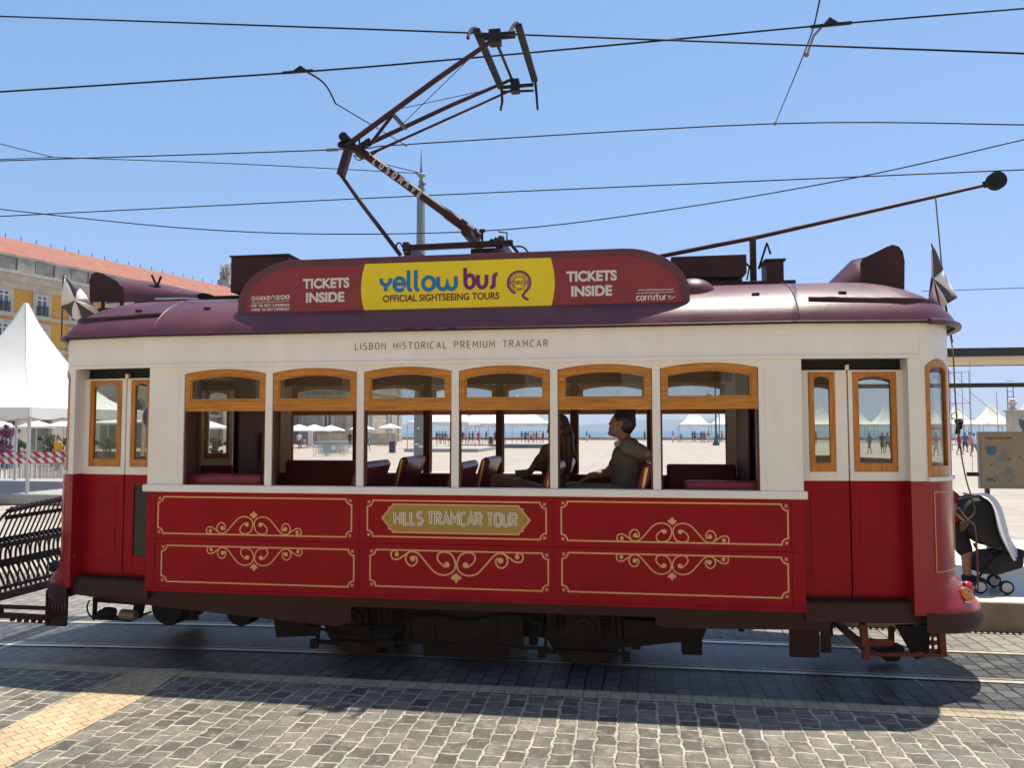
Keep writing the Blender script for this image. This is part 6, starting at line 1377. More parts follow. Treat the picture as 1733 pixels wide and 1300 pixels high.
mb.build('map_route', mat('map_line', (0.17, 0.18, 0.16), 0.6), mp_, fix=False)['kind'] = 'stuff'; mb2.build('map_district', mat('map_teal', (0.24, 0.30, 0.26), 0.6), mp_, fix=False)['kind'] = 'stuff'; mb3.build('map_stop', mat('map_ink', (0.05, 0.05, 0.045), 0.6), mp_, fix=False)['kind'] = 'stuff'
mb = MB()
for x in (a.x+0.1, a.x+W_m-0.14): mb.box(x, x+0.05, Ym+0.062, Ym+0.11, 0.289, a.z-0.1)
mb.build('leg', DARKB, mp_)
a = at(1647, 803, 4.6); o = MB().box(a.x-0.07, a.x+0.07, 4.6, 4.63, a.z-0.025, a.z+0.025).build('wire_tag', BLACK); tag(o, 'small dark tag hanging on a thin line beside the map board', 'tag'); MB().cyl((a.x, 4.615, a.z+0.02), (a.x+0.01, 4.615, zr-0.015), 0.003, 5).build('line', CLAMP, o)
# scaffold tower, stone gate pier, ladder
c0 = at(1627, 740, 75); SCF = mat('scaffold_steel', (0.30, 0.31, 0.31), 0.5)
mb = MB(); w_ = 1.7; xs = (c0.x-w_/2, c0.x+w_/2)
for x in xs:
    for y in (75, 76.7): mb.cyl((x, y, 0), (x, y, 7.6), 0.035, 6)
for z in (1.5, 3.0, 4.5, 6.0, 7.5):
    for y in (75, 76.7): mb.cyl((xs[0], y, z), (xs[1], y, z), 0.03, 6)
    mb.cyl((xs[0], 75, z), (xs[1], 75, z-1.5), 0.022, 6)
mb.cyl((xs[1], 75, 5.6), (xs[1]+2.4, 75, 3.4), 0.03, 6).cyl((xs[1]+2.4, 75, 0), (xs[1]+2.4, 75, 5.5), 0.03, 6).cyl((xs[1], 75, 3.0), (xs[1]+2.6, 75, 2.2), 0.025, 6)
o = mb.build('scaffold_tower', SCF); tag(o, 'slender steel scaffold tower standing on the plaza beyond the tram nose', 'scaffold')
c0 = at(1722, 735, 60); GPR = TRIM; g_ = thing('gate_pier', (c0.x, 60, 0), 'pale stone gate pier topped by an urn beside the ladder mast', 'gate pier'); zq = at(1722, 694, 60).z
MB().box(c0.x-0.38, c0.x+0.6, 60, 61, 0, zq-0.12).box(c0.x-0.55, c0.x+0.77, 59.85, 61.15, zq-0.119, zq).build('pier', GPR, g_, bevel=0.02); MB().lathe((c0.x-0.05, 60.5, zq+0.002), [(0.28, 0), (0.28, 0.12), (0.12, 0.2), (0.30, 0.5), (0.30, 0.62), (0.18, 0.72), (0.22, 0.8), (0.03, 0.95)], 14).build('urn', GPR, g_, smooth=40)
mb = MB(); a = at(1711, 700, 62)
for s in (-0.22, 0.22): mb.cyl((a.x+s, 62, 0), (a.x+s*1.0, 62, at(1711, 652, 62).z), 0.03, 6)
for k in range(14): mb.cyl((a.x-0.22, 62, 0.4+0.42*k), (a.x+0.22, 62, 0.4+0.42*k), 0.025, 6)
o = mb.build('ladder_mast', DARKB); tag(o, 'dark ladder mast rising behind the stone gate pier', 'ladder')
a = at(1731, 715, 58); o = MB().lathe((a.x, 58, a.z-0.2), [(0.06, -0.3), (0.2, -0.15), (0.3, 0.4), (0.12, 0.6), (0.02, 0.75)], 8).cyl((a.x, 58, 0), (a.x, 58, a.z-0.4), 0.06, 8).build('street_lantern', mat('lamp_iron', (0.035, 0.06, 0.055), 0.5)); tag(o, 'dark street lantern in front of the stone gate pier', 'lantern')
# ================================================================ people
SKIN = mat('skin', (0.40, 0.215, 0.145), 0.5, var=0.06); SKIND = mat('skin_tanned', (0.34, 0.17, 0.105), 0.5, var=0.06)
HAIR = mat('hair_dark', (0.018, 0.012, 0.010), 0.45, var=0.3, scale=60); HAIRB = mat('hair_brown', (0.10, 0.058, 0.032), 0.45, var=0.35, scale=50, stretch=(6, 6, 0.6))
def hand(base, dirv, palm_n, side, curl=0.5, L=0.18):
    """palm, four unequal bent fingers and a thumb"""
    d = Vector(dirv).normalized(); n = Vector(palm_n); n = (n-d*n.dot(d)).normalized(); s = d.cross(n)*side; b0 = Vector(base); out = []
    for k in (-0.030, -0.010, 0.010, 0.030): out.append((tuple(b0+s*k*0.7), 0.014, tuple(b0+d*0.085+s*k), 0.012))
    for k, ln in ((-0.033, 0.066), (-0.011, 0.080), (0.011, 0.084), (0.033, 0.074)):
        p0 = b0+d*0.088+s*k; d1 = (d+n*curl*0.6).normalized(); d2 = (d+n*curl*1.7).normalized(); d3 = (d*0.6+n*curl*2.6).normalized()
        p1 = p0+d1*ln*0.45; p2 = p1+d2*ln*0.32; p3 = p2+d3*ln*0.25
        out += [(tuple(p0), 0.0095, tuple(p1), 0.009), (tuple(p1), 0.009, tuple(p2), 0.0082), (tuple(p2), 0.0082, tuple(p3), 0.0075)]
    t0 = b0+d*0.022+s*0.035; t1 = t0+(d*0.5+s*0.8+n*0.3*curl).normalized()*0.04; t2 = t1+(d*0.8+s*0.35+n*0.5*curl).normalized()*0.032
    out += [(tuple(t0), 0.013, tuple(t1), 0.0105), (tuple(t1), 0.0105, tuple(t2), 0.009)]
    return out
def headparts(c, yaw, pitch=0.0, r=1.0):
    """skull, jaw, nose, brow, lips, ears; the face looks along yaw (0 = +x)"""
    M = Matrix.Rotation(yaw, 3, 'Z') @ Matrix.Rotation(-pitch, 3, 'Y'); c = Vector(c)
    def T(x, y, z): return tuple(c+M @ Vector((x*r, y*r, z*r)))
    return [('e', T(-0.012, 0, 0.03), (0.098*r, 0.076*r, 0.092*r)), (T(0.03, 0, -0.03), 0.062*r, T(0.062, 0, -0.085), 0.030*r), (T(-0.02, 0, -0.02), 0.065*r, T(0.03, 0, -0.06), 0.055*r),
            (T(0.078, 0, 0.022), 0.010*r, T(0.094, 0, -0.016), 0.0135*r), (T(0.074, 0.03, 0.035), 0.012*r, T(0.074, -0.03, 0.035), 0.012*r), (T(0.084, 0.016, -0.050), 0.0085*r, T(0.084, -0.016, -0.050), 0.0085*r), (T(0.082, 0.012, -0.062), 0.009*r, T(0.082, -0.012, -0.062), 0.009*r), ('e', T(0.078, 0, -0.092), (0.018*r, 0.02*r, 0.016*r)),
            (T(-0.01, 0.078, 0.02), 0.012*r, T(-0.006, 0.074, -0.022), 0.010*r), (T(-0.01, -0.078, 0.02), 0.012*r, T(-0.006, -0.074, -0.022), 0.010*r)], T
# --- the man on the near seat: leaning back, face turned up, elbow over the seat back
man = thing('person', (at(1050, 780, 0.62).x, 0.62, 0.735), 'man in olive shirt seated in the tram, head raised, elbow over the seat back', 'person', 'passengers in the tram')
Ym_ = 0.62
hd = at(1051, 719, Ym_); nk = at(1058, 748, Ym_); hip = at(1062, 842, Ym_); hip.z = max(hip.z, 1.36)
chest = at(1064, 775, Ym_); kn_ = hip+Vector((-0.50, 0, 0.04))
hp, T = headparts(hd, radians(180-12), radians(14), 1.08)
shl = chest+Vector((0.0, -0.20, 0.10)); shr = chest+Vector((0.02, 0.20, 0.10))
elb = at(1093, 768, Ym_-0.22); elr = at(1030, 800, Ym_+0.22); wrr = at(998, 806, Ym_+0.12); wrl = at(1080, 790, Ym_+0.16)
bp1 = hp+[(tuple(nk+Vector((0.0, 0, 0.02))), 0.058, tuple(hd+Vector((0.015, 0, -0.05))), 0.058), (tuple(nk), 0.06, tuple(chest), 0.10), (tuple(shl), 0.06, tuple(elb), 0.046), (tuple(elb), 0.045, tuple(wrl), 0.032), (tuple(shr), 0.06, tuple(elr), 0.046), (tuple(elr), 0.045, tuple(wrr), 0.031),
     (tuple(shl), 0.075, tuple(shr), 0.075), (tuple(chest), 0.14, tuple(hip+Vector((0, 0, 0.10))), 0.14), (tuple(hip+Vector((0, -0.09, 0))), 0.10, tuple(kn_+Vector((0, -0.10, 0))), 0.065), (tuple(hip+Vector((0, 0.09, 0))), 0.10, tuple(kn_+Vector((0, 0.12, 0))), 0.065),
     (tuple(kn_+Vector((0, -0.10, 0))), 0.06, tuple(kn_+Vector((-0.02, -0.10, -0.42))), 0.045), (tuple(kn_+Vector((0, 0.12, 0))), 0.06, tuple(kn_+Vector((-0.02, 0.12, -0.42))), 0.045),
     (tuple(kn_+Vector((0, -0.10, -0.46))), 0.045, tuple(kn_+Vector((-0.16, -0.10, -0.50))), 0.035), (tuple(kn_+Vector((0, 0.12, -0.46))), 0.045, tuple(kn_+Vector((-0.16, 0.12, -0.50))), 0.035)]
bp1 += hand(wrr, (wrr-elr)+Vector((-0.1, 0, -0.12)), (0, -0.2, -1), 1, 0.5) + hand(wrl, (wrl-elb), (0, 1, -0.2), 1, 0.6)
body(bp1, 0.0085, 'body', SKIND, man, 3)
sh1 = [(tuple(shl), 0.082, tuple(shr), 0.082), (tuple(chest), 0.155, tuple(hip+Vector((0, 0, 0.10))), 0.155), (tuple(chest+Vector((0, 0, 0.04))), 0.15, tuple(nk+Vector((0, 0, -0.045))), 0.07), (tuple(shl), 0.078, tuple(Vector(shl).lerp(elb, 0.75)), 0.066), (tuple(shr), 0.078, tuple(Vector(shr).lerp(elr, 0.7)), 0.064)]
body(sh1, 0.011, 'shirt', mat('olive_shirt', (0.125, 0.11, 0.09), 0.85, var=0.3, scale=7, bump=0.4, bscale=25), man, 3)
body([(tuple(hip+Vector((0, -0.09, 0))), 0.115, tuple(kn_+Vector((0, -0.10, 0))), 0.085), (tuple(hip+Vector((0, 0.09, 0))), 0.115, tuple(kn_+Vector((0, 0.12, 0))), 0.085)], 0.012, 'shorts', mat('khaki_shorts', (0.20, 0.165, 0.085), 0.85, var=0.2), man)
body([('e', T(-0.018, 0, 0.048), (0.105, 0.089, 0.090)), (T(0.0, 0.0, 0.03), 0.078, T(-0.04, 0, -0.0), 0.08), (T(-0.07, 0, 0.02), 0.06, T(-0.065, 0, -0.03), 0.045), (T(0.03, 0, 0.105), 0.045, T(-0.05, 0, 0.11), 0.055)], 0.009, 'hair', HAIR, man)
mb = MB()
for s in (-1, 1): mb.sphere(T(0.083, 0.032*s, 0.018), 0.0105, 8, 6)
mb.build('eye', mat('eye_white', (0.6, 0.58, 0.55), 0.2), man, smooth=60)
body([(tuple(nk+Vector((-0.05, -0.05, -0.015))), 0.03, tuple(nk+Vector((0.05, -0.055, -0.005))), 0.028), (tuple(nk+Vector((-0.07, 0.0, -0.02))), 0.032, tuple(nk+Vector((-0.05, -0.05, -0.015))), 0.03)], 0.009, 'pale_neck_patch', mat('neck_patch_pale', (0.55, 0.56, 0.58), 0.85, var=0.25, scale=30), man)  # pale rounded patch at the front of the neck
# --- the woman on the far seat: long hair, head bent to a phone
wom = thing('person', (at(950, 780, 1.5).x, 1.5, 0.735), 'woman with long brown hair seated by the window pillar, holding a phone', 'person', 'passengers in the tram')
Yw = 1.45
hd = at(943, 725, Yw); nk = at(948, 757, Yw); chest = at(931, 780, Yw); hip = at(946, 838, Yw); hip.z = 1.37; kn_ = at(842, 812, Yw)
hp, T = headparts(hd, radians(180+8), radians(-12), 1.06)
shl = chest+Vector((0.0, -0.17, 0.09)); shr = chest+Vector((0.0, 0.17, 0.09)); elb = at(903, 790, Yw-0.20); elr = at(905, 792, Yw+0.2); wrl = at(895, 803, Yw-0.10); wrr = at(890, 800, Yw+0.08)
bp2 = hp+[(tuple(nk), 0.045, tuple(hd+Vector((0.015, 0, -0.05))), 0.048), (tuple(nk), 0.05, tuple(chest), 0.09), (tuple(shl), 0.075, tuple(shr), 0.055), (tuple(shl), 0.05, tuple(elb), 0.036), (tuple(elb), 0.036, tuple(wrl), 0.025), (tuple(shr), 0.05, tuple(elr), 0.036), (tuple(elr), 0.036, tuple(wrr), 0.025),
     (tuple(chest), 0.115, tuple(hip+Vector((0, 0, 0.12))), 0.10), (tuple(hip+Vector((0, 0, 0.05))), 0.12, tuple(hip), 0.13), (tuple(hip+Vector((0, -0.09, 0))), 0.105, tuple(kn_+Vector((0, -0.08, 0))), 0.062), (tuple(hip+Vector((0, 0.09, 0))), 0.105, tuple(kn_+Vector((0.02, 0.1, 0))), 0.062),
     (tuple(kn_+Vector((0, -0.08, 0))), 0.058, tuple(kn_+Vector((-0.03, -0.08, -0.42))), 0.038), (tuple(kn_+Vector((0.02, 0.10, 0))), 0.058, tuple(kn_+Vector((0.0, 0.1, -0.42))), 0.038), (tuple(kn_+Vector((-0.02, -0.08, -0.46))), 0.038, tuple(kn_+Vector((-0.17, -0.08, -0.50))), 0.028), (tuple(kn_+Vector((0, 0.10, -0.46))), 0.038, tuple(kn_+Vector((-0.15, 0.1, -0.50))), 0.028)]
bp2 += hand(wrl, (wrl-elb)+Vector((-0.05, 0.02, 0.0)), (-0.2, 0.8, 0.6), 1, 0.7)+hand(wrr, (wrr-elr)+Vector((-0.08, -0.03, 0.02)), (0, -1, 0.2), -1, 0.45)
body(bp2, 0.0085, 'body', SKIND, wom, 3)
body([(tuple(shl), 0.078, tuple(shr), 0.06), (tuple(chest), 0.125, tuple(hip+Vector((0, 0, 0.12))), 0.112), (tuple(hip+Vector((0, 0, 0.06))), 0.13, tuple(hip), 0.14), (tuple(shl), 0.065, tuple(Vector(shl).lerp(elb, 0.6)), 0.058), (tuple(shr), 0.065, tuple(Vector(shr).lerp(elr, 0.6)), 0.058), (tuple(elb+Vector((0.03, 0.02, 0.01))), 0.06, tuple(chest), 0.12), (tuple(shl), 0.09, tuple(nk+Vector((-0.02, 0, -0.03))), 0.06)], 0.011, 'blouse', mat('brown_blouse', (0.13, 0.085, 0.05), 0.8, var=0.35, scale=14, bump=0.4, bscale=30), wom)
body([(tuple(hip+Vector((0, -0.08, 0))), 0.12, tuple(hip+Vector((-0.2, -0.09, 0.01))), 0.10), (tuple(hip+Vector((0, 0.08, 0))), 0.12, tuple(hip+Vector((-0.2, 0.09, 0.01))), 0.10)], 0.012, 'shorts', mat('grey_shorts', (0.055, 0.06, 0.05), 0.85), wom)
hr = [('e', T(-0.028, 0, 0.045), (0.106, 0.092, 0.098)), (T(-0.075, 0, 0.03), 0.055, T(-0.085, 0, -0.10), 0.066), (T(-0.03, -0.07, 0.0), 0.03, T(-0.05, -0.08, -0.14), 0.04)]
hb = Vector(T(-0.075, 0, -0.10))
for dx, dy, r_, ln in ((0.0, 0.0, 0.062, 0.30), (0.03, -0.05, 0.04, 0.27), (-0.03, -0.07, 0.036, 0.33), (0.02, 0.05, 0.045, 0.26)):
    hr += [(tuple(hb+Vector((dx, dy, 0.0))), r_, tuple(hb+Vector((dx+0.005, dy, -ln*0.6))), r_*0.9), (tuple(hb+Vector((dx+0.005, dy, -ln*0.6))), r_*0.9, tuple(hb+Vector((dx, dy-0.01, -ln-0.06))), r_*0.4)]
hr += [(tuple(hb+Vector((0.03, 0, -0.06))), 0.035, tuple(hb+Vector((0.09, 0.0, -0.22))), 0.018), (tuple(hb+Vector((0.09, 0, -0.22))), 0.016, tuple(hb+Vector((0.115, 0.0, -0.34))), 0.008)]
hp_ = body(hr, 0.009, 'hair', HAIRB, wom)
c = at(889, 808, Yw-0.02); o = MB().obox(c+Vector((-0.07, 0, 0.0)), c+Vector((0.065, 0, 0.03)), 0.07, 0.008).build('mobile_phone', mat('phone_grey', (0.5, 0.53, 0.58), 0.2), bevel=0.003); tag(o, 'flat grey mobile phone held by the seated woman', 'phone')
# --- person bending behind the pushchair
pb = thing('person', (at(1632, 990, 3.15).x, 3.15, 0.29), 'person in red top and black shorts bending over behind the pushchair', 'person')
f0 = gr(1652, 1000, 0.29); f0 = Vector((f0.x, 3.10, 0.29)); k0 = at(1636, 938, 3.12); h0_ = at(1632, 900, 3.2)+Vector((-0.10, 0, 0.0)); c0 = at(1622, 872, 3.2)+Vector((-0.1, 0, 0.05)); hd0 = at(1618, 850, 3.1)
f1 = f0+Vector((-0.32, 0.25, 0)); an = at(1637, 978, 3.12)
pr_, T3 = headparts(hd0+Vector((-0.06, 0.05, 0.0)), radians(-10), radians(-30))
body(pr_+[(tuple(h0_), 0.10, tuple(k0), 0.066), (tuple(k0), 0.062, tuple(an), 0.042), (tuple(an+Vector((0, 0, -0.02))), 0.042, tuple(an+Vector((0.14, -0.02, -0.045))), 0.036), (tuple(h0_+Vector((-0.05, 0.2, 0))), 0.10, tuple(k0+Vector((-0.25, 0.22, 0))), 0.066), (tuple(k0+Vector((-0.25, 0.22, 0))), 0.06, tuple(an+Vector((-0.4, 0.22, 0))), 0.042), (tuple(h0_+Vector((-0.03, 0.1, 0.05))), 0.14, tuple(c0), 0.13), (tuple(c0), 0.07, tuple(hd0+Vector((-0.07, 0.05, -0.04))), 0.05),
      (tuple(c0+Vector((0.02, -0.12, 0.05))), 0.05, tuple(at(1634, 880, 3.0)), 0.038)], 0.011, 'body', SKIN, pb)
body([(tuple(h0_+Vector((0, 0, 0.02))), 0.125, tuple(Vector(h0_).lerp(k0, 0.78)), 0.088), (tuple(h0_+Vector((-0.05, 0.2, 0.02))), 0.125, tuple(k0+Vector((-0.2, 0.22, 0.05))), 0.088)], 0.014, 'shorts', mat('black_cloth', (0.012, 0.012, 0.014), 0.8), pb)
body([(tuple(h0_+Vector((-0.03, 0.1, 0.09))), 0.15, tuple(c0), 0.145), (tuple(c0), 0.13, tuple(at(1622, 858, 3.1)), 0.07)], 0.014, 'red_top', mat('red_cloth', (0.33, 0.015, 0.025), 0.8, var=0.15), pb)
body([(tuple(an+Vector((-0.01, 0, 0.0))), 0.054, tuple(an+Vector((0.15, -0.02, -0.04))), 0.046)], 0.01, 'shoe', mat('black_cloth', (0.012, 0.012, 0.014), 0.8), pb)
body([('e', tuple(hd0+Vector((-0.07, 0.05, 0.045))), (0.115, 0.10, 0.10)), (tuple(hd0+Vector((0.0, 0.05, 0.05))), 0.06, tuple(hd0+Vector((0.03, 0.05, 0.02))), 0.05)], 0.012, 'red_cap', mat('red_cloth', (0.33, 0.015, 0.025), 0.8, var=0.15), pb)
# --- pushchair
Ys = 3.1
pc = thing('pushchair', (at(1680, 990, Ys).x, Ys, 0.29), 'black pushchair under a white draped cloth on the tram stop platform', 'pushchair')
def pxz(p, Y_=Ys-0.19): v = at(*p, Y_); return (v.x, v.z)
BLKC = mat('black_cloth', (0.012, 0.012, 0.014), 0.8)
hoodp = [(1622, 868), (1628, 852), (1640, 841), (1655, 838), (1670, 843), (1682, 858), (1690, 880), (1698, 908), (1709, 930), (1690, 931), (1668, 926), (1653, 915), (1645, 895), (1634, 880)]
rows = []
for k, (dy, f) in enumerate(((-0.215, 0.6), (-0.20, 0.82), (-0.13, 0.93), (0.0, 0.97), (0.13, 0.93), (0.20, 0.82), (0.215, 0.6))):
    cx_, cz_ = pxz((1668, 890)); rows.append([(cx_+(pxz(p)[0]-cx_)*f, Ys+dy, cz_+(pxz(p)[1]-cz_)*f) for p in hoodp])
mb = MB().grid(rows, True); mb.f += [tuple(range(len(hoodp)-1, -1, -1)), tuple(range(6*len(hoodp), 7*len(hoodp)))]; mb.build('hood', BLKC, pc, smooth=50)
mb = MB()
for dy in (-0.2, 0.2):
    mb.tube([at(*p, Ys+dy) for p in ((1622, 846), (1640, 842), (1662, 862), (1690, 915), (1700, 935))], 0.012, 8); mb.tube([at(*p, Ys+dy) for p in ((1648, 920), (1662, 945), (1688, 980))], 0.014, 8); mb.tube([at(*p, Ys+dy) for p in ((1703, 935), (1680, 948), (1650, 985))], 0.014, 8)
mb.build('frame', BLACK, pc, smooth=60)
a, b_ = pxz((1660, 948)), pxz((1722, 972)); mb = MB().prism([pxz((1655, 948)), pxz((1660, 972)), pxz((1690, 974)), pxz((1732, 962)), pxz((1735, 950)), pxz((1722, 944)), pxz((1706, 936)), pxz((1680, 938))], Ys-0.19, Ys+0.19); mb.build('basket', BLKC, pc, bevel=0.02)
mb = MB().prism([pxz((1716, 962)), pxz((1733, 958)), pxz((1742, 935)), pxz((1736, 932)), pxz((1726, 945))], Ys-0.15, Ys+0.15); mb.build('footrest', BLKC, pc, bevel=0.02)
for p, dy, nm in (((1689, 979), -0.2, 1), ((1695, 973), 0.2, 1), ((1645, 973), -0.2, 0), ((1652, 968), 0.2, 0)):
    c = at(*p, Ys); c = Vector((c.x, Ys+dy, 0.29+0.075)); wl = MB().lathe(c, [(0.055, -0.018), (0.075, -0.012), (0.075, 0.012), (0.055, 0.018)], 20, 'Y').build('wheel', BLACK, pc, smooth=50)
    MB().lathe(c, [(0.02, -0.02), (0.053, -0.02), (0.053, 0.02), (0.02, 0.02)], 20, 'Y').build('rim', mat('rim_grey', (0.55, 0.55, 0.55), 0.4), wl)
cl = [(1653, 838), (1668, 833), (1684, 838), (1697, 856), (1704, 878), (1712, 905), (1726, 930), (1738, 948)]; cb2 = [(1668, 842), (1679, 850), (1687, 866), (1694, 890), (1702, 915), (1712, 938), (1720, 950), (1724, 952)]
rows = []
for i in range(len(cl)):
    r_ = []
    for j in range(9):
        v = j/8; dy = -0.29+0.58*v; p = Vector(at(*cl[i], Ys-0.05)); q_ = Vector(at(cb2[i][0]-5, cb2[i][1], Ys-0.29)); u = abs(2*v-1)**1.2; m_ = p.lerp(q_, u*0.95); r_.append((m_.x+0.018*sin(9*v+1.3*i), Ys+dy*(1.0 if i < 6 else 0.85)+0.012*sin(i*2.1+j), m_.z+0.016*sin(8*v+1.9*i)))
    rows.append(r_)
o = MB().grid(catmull_rows(rows) if False else rows).build('draped_cloth', mat('white_cloth', (0.70, 0.70, 0.70), 0.85, var=0.04, bump=0.3, bscale=20), smooth=80); sd_ = o.modifiers.new('s', 'SUBSURF'); sd_.levels = 2; sd_.render_levels = 2; s2 = o.modifiers.new('t', 'SOLIDIFY'); s2.thickness = 0.006; tag(o, 'white cloth draped over the black pushchair', 'cloth')
# --- people on the plaza: three bodies, copied with their own clothes
def figure(kind):
    r = thing('person', (0, 0, 0), 'x', 'person'); P = []
    st = 0.0 if kind == 'stand' else 0.22
    hz, sz = 0.92, 1.42
    if kind == 'sit': hz, sz = 0.48, 0.98
    hp, T = headparts((0.02, 0, sz+0.20), 0.0)
    legs = []
    for s in (-1, 1):
        h = (0, 0.09*s, hz); 
        if kind == 'sit': k_, a_ = (0.42, 0.11*s, hz+0.02), (0.42, 0.11*s, 0.08)
        else: k_, a_ = (0.03+st*0.6*s, 0.09*s, 0.50), (-0.02+st*s*1.1, 0.09*s, 0.08)
        legs.append((h, k_, a_)); P += [(h, 0.085, k_, 0.055), (k_, 0.052, a_, 0.036), (a_, 0.04, (a_[0]+0.15, a_[1], 0.04), 0.033)]
        sh_ = (0, 0.19*s, sz); el = (-0.02-0.1*st*s*3, 0.24*s, sz-0.28); wr = (0.08-0.1*st*s*3, 0.23*s, sz-0.52) if kind != 'sit' else (0.25, 0.15*s, hz+0.12)
        P += [(sh_, 0.048, el, 0.038), (el, 0.036, wr, 0.026), (wr, 0.03, (wr[0]+0.03, wr[1], wr[2]-0.10), 0.024)]
    P += [((0, 0, hz+0.05), 0.13, (0, 0, sz-0.05), 0.135), ((0, -0.15, sz), 0.06, (0, 0.15, sz), 0.06), ((0, 0, sz), 0.055, (0.015, 0, sz+0.14), 0.05)]
    body(P+hp, 0.024, 'body', SKIN, r, 2)
    body([((0, 0, hz+0.08), 0.155, (0, 0, sz-0.06), 0.155), ((0, -0.17, sz), 0.068, (0, 0.17, sz), 0.068)]+[((0, 0.19*s, sz), 0.062, (-0.01, 0.225*s, sz-0.2), 0.055) for s in (-1, 1)], 0.03, 'shirt', WHITEP, r, 2)
    body([((0, -0.06, hz), 0.125, (0, 0.06, hz), 0.125)]+[(h, 0.10, tuple(Vector(h).lerp(k_, 0.95)), 0.075) for h, k_, a_ in legs], 0.03, 'trousers', BLKC, r, 2)
    body([('e', T(-0.025, 0, 0.05), (0.105, 0.088, 0.09)), (T(-0.06, 0, 0), 0.055, T(-0.06, 0, -0.05), 0.04)], 0.022, 'hair', HAIR, r, 2)
    return r
PRO = {k: figure(k) for k in ('stand', 'walk', 'sit')}; firstuse = dict.fromkeys(PRO, True)
CLO = {'white': (0.70, 0.68, 0.66), 'black': (0.014, 0.014, 0.016), 'red': (0.42, 0.03, 0.03), 'yellow': (0.62, 0.33, 0.02), 'pink': (0.50, 0.26, 0.24), 'blue': (0.07, 0.13, 0.30), 'teal': (0.16, 0.26, 0.28), 'grey': (0.20, 0.20, 0.21), 'denim': (0.06, 0.09, 0.17), 'beige': (0.45, 0.36, 0.26), 'green': (0.06, 0.14, 0.09)}
def put(px, py, top_, bot, kind, rz, label, group='people on the plaza', k=1.0, z=0.0):
    r = PRO[kind] if firstuse[kind] else copy_tree(PRO[kind]); firstuse[kind] = False
    c = gr(px, py, z); r.location = (c.x, c.y, z); r.rotation_euler = (0, 0, radians(rz)); r.scale = (k, k, k); tag(r, label, 'person', group)
    for ch in r.children:
        nm = ch.name.split('.')[0]; col = top_ if nm == 'shirt' else bot if nm == 'trousers' else None
        if col:
            ch.material_slots[0].link = 'OBJECT'; ch.material_slots[0].material = mat('cloth_'+col, CLO[col], 0.85, var=0.1, scale=20)
    return r
FAR = 'people along the river edge'
put(97, 797, 'yellow', 'denim', 'stand', -100, 'person in a bright yellow shirt standing before the cafe shrubs')
put(506, 761, 'white', 'denim', 'walk', -80, 'person in white top and dark shorts walking by the cafe banner'); put(515, 759, 'pink', 'grey', 'sit', 180, 'seated person in pink beside the walker in white', k=0.9)
put(592, 758, 'black', 'black', 'stand', 120, 'person all in black standing behind the crowd barriers'); put(600, 757, 'white', 'black', 'stand', 60, 'person in pale shirt next to the one in black behind the barriers')
put(622, 764, 'teal', 'teal', 'walk', -30, 'person in teal shorts walking by the third window pillar'); put(531, 752, 'red', 'grey', 'sit', 200, 'person in red sitting under the cafe umbrellas'); put(538, 751, 'beige', 'grey', 'sit', 20, 'person in beige sitting under the cafe umbrellas')
for i, (px, py, t_, b_, kd, rz) in enumerate(((739, 752, 'black', 'black', 'stand', 10), (744, 751, 'grey', 'denim', 'stand', 80), (749, 752, 'blue', 'black', 'walk', 150), (754, 752, 'black', 'grey', 'stand', 200), (758, 751, 'yellow', 'black', 'sit', 20), (783, 750, 'black', 'denim', 'walk', 90), (788, 751, 'pink', 'black', 'stand', 30), (794, 750, 'grey', 'black', 'stand', 300), (800, 751, 'black', 'black', 'stand', 0), (823, 750, 'black', 'grey', 'walk', 10), (838, 749, 'denim', 'black', 'stand', 70))):
    put(px, py, t_, b_, kd, rz, 'distant person among the crowd under the marquees', 'crowd under the marquees')
put(810, 752, 'red', 'red', 'stand', 90, 'distant person in full red under the marquee')
for i, (px, py, t_, b_, kd, rz) in enumerate(((883, 749, 'black', 'grey', 'stand', 0), (889, 750, 'denim', 'black', 'walk', 90), (894, 749, 'grey', 'pink', 'stand', 40), (899, 749, 'white', 'black', 'walk', 180), (903, 750, 'pink', 'pink', 'stand', 250), (908, 750, 'black', 'black', 'stand', 10), (914, 749, 'white', 'beige', 'walk', 70), (919, 750, 'black', 'black', 'stand', 160))):
    put(px, py, t_, b_, kd, rz, 'distant person in the group beside the seated woman', 'group beyond the marquee end')
put(993, 748, 'grey', 'white', 'stand', 0, 'distant person in grey by the river behind the seated man'); put(998, 748, 'black', 'white', 'sit', 180, 'distant person sitting on the parapet behind the seated man'); put(1091, 748, 'black', 'black', 'walk', 0, 'lone distant person in black walking by the river', FAR)
put(1139, 749, 'pink', 'white', 'stand', 30, 'distant person in pink and white standing by the river', FAR); put(1152, 748, 'grey', 'beige', 'sit', 90, 'distant person sitting at the leg of the river tent', FAR)
for px, py, t_, b_, kd, rz in ((1172, 748, 'blue', 'denim', 'stand', 0), (1176, 748, 'grey', 'black', 'stand', 60), (1181, 748, 'white', 'red', 'sit', 0), (1187, 749, 'denim', 'denim', 'stand', 90)): put(px, py, t_, b_, kd, rz, 'distant person in the group under the river tent', 'group under the river tent')
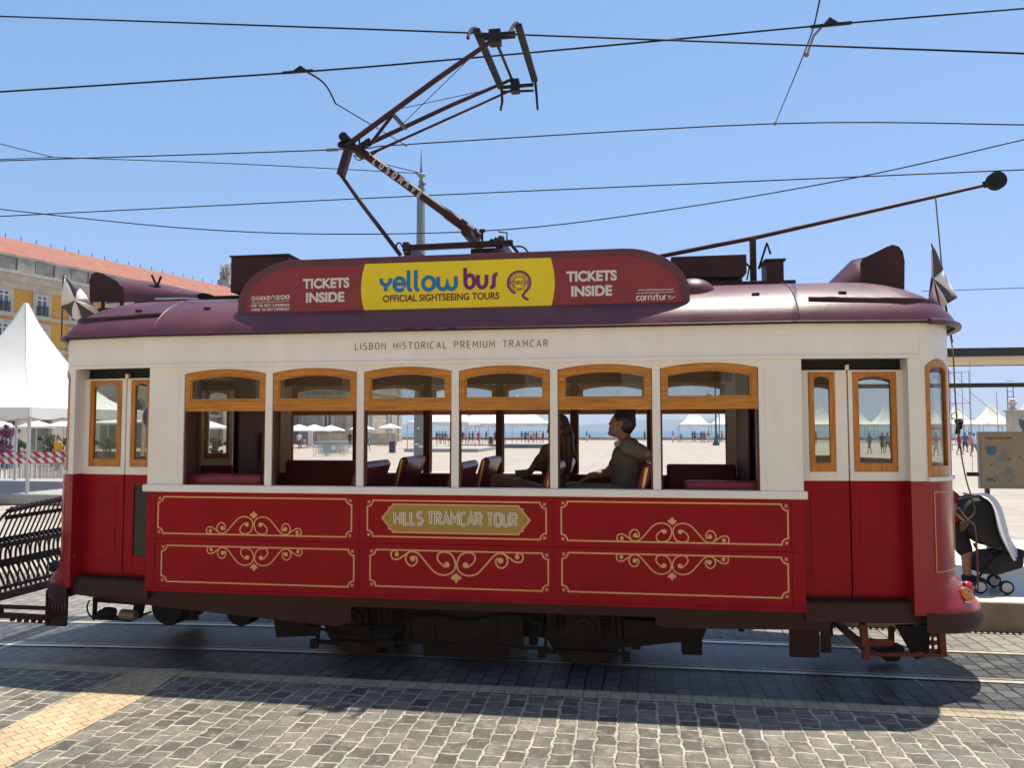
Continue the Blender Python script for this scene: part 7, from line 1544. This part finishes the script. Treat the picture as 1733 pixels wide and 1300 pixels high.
put(1192, 750, 'red', 'denim', 'stand', 120, 'distant person in dark red top under the river tent', FAR); put(1199, 750, 'grey', 'white', 'walk', 240, 'distant person with pale trousers by the lamp post', FAR); put(1215, 748, 'green', 'black', 'sit', 40, 'distant person sitting right behind the lamp post', FAR); put(1222, 748, 'yellow', 'black', 'stand', 180, 'distant person in yellow and black past the lamp post', FAR); put(1230, 748, 'white', 'grey', 'sit', 270, 'distant person in white at the far window edge', FAR)
put(1381, 753, 'black', 'black', 'stand', 0, 'person in black seen through the narrow door window'); put(1472, 768, 'denim', 'denim', 'walk', 200, 'person in dark blue walking, seen in the wide door window'); put(1494, 768, 'black', 'black', 'stand', 90, 'person in a black coat, seen in the wide door window'); put(1503, 767, 'grey', 'black', 'walk', 100, 'person in grey beside the one in a black coat')
put(1585, 772, 'red', 'red', 'walk', 180, 'person in red seen through the curved front window'); put(1597, 768, 'grey', 'grey', 'stand', 90, 'person in grey seen through the curved front window'); put(1624, 770, 'red', 'denim', 'walk', 0, 'person in red walking next to the trolley rope'); put(1634, 767, 'blue', 'black', 'walk', 90, 'person in blue walking between the rope and the map board'); put(1642, 765, 'pink', 'pink', 'walk', 150, 'person in pink walking between the rope and the map board'); put(1649, 773, 'white', 'grey', 'walk', -60, 'person in white shirt and grey shorts close to the map board')
c = gr(1583, 772); o = MB().lathe((c.x, c.y, 2.15), [(0.6, -0.18), (0.45, 0.02), (0.2, 0.14), (0.02, 0.2)], 10).cyl((c.x, c.y, 1.2), (c.x, c.y, 2.3), 0.015, 6).build('parasol', mat('red_cloth', (0.33, 0.015, 0.025), 0.8, var=0.15)); tag(o, 'small red parasol held above the person in red', 'parasol')
# ================================================================ sea haze over the river
HZ = bpy.data.materials.new('haze_air'); HZ.use_nodes = True
n = HZ.node_tree.nodes; n.clear(); o_ = n.new('ShaderNodeOutputMaterial'); v_ = n.new('ShaderNodeVolumePrincipled')
v_.inputs['Color'].default_value = (0.80, 0.88, 1.0, 1); v_.inputs['Density'].default_value = 0.00042; v_.inputs['Anisotropy'].default_value = 0.2
HZ.node_tree.links.new(v_.outputs[0], o_.inputs['Volume'])
hz = MB().box(-5200, 6200, -80, 7200, -4, 60).build('haze', HZ); hz['kind'] = 'stuff'; tag(hz, 'thin pale haze over the river and the far shore', 'haze')
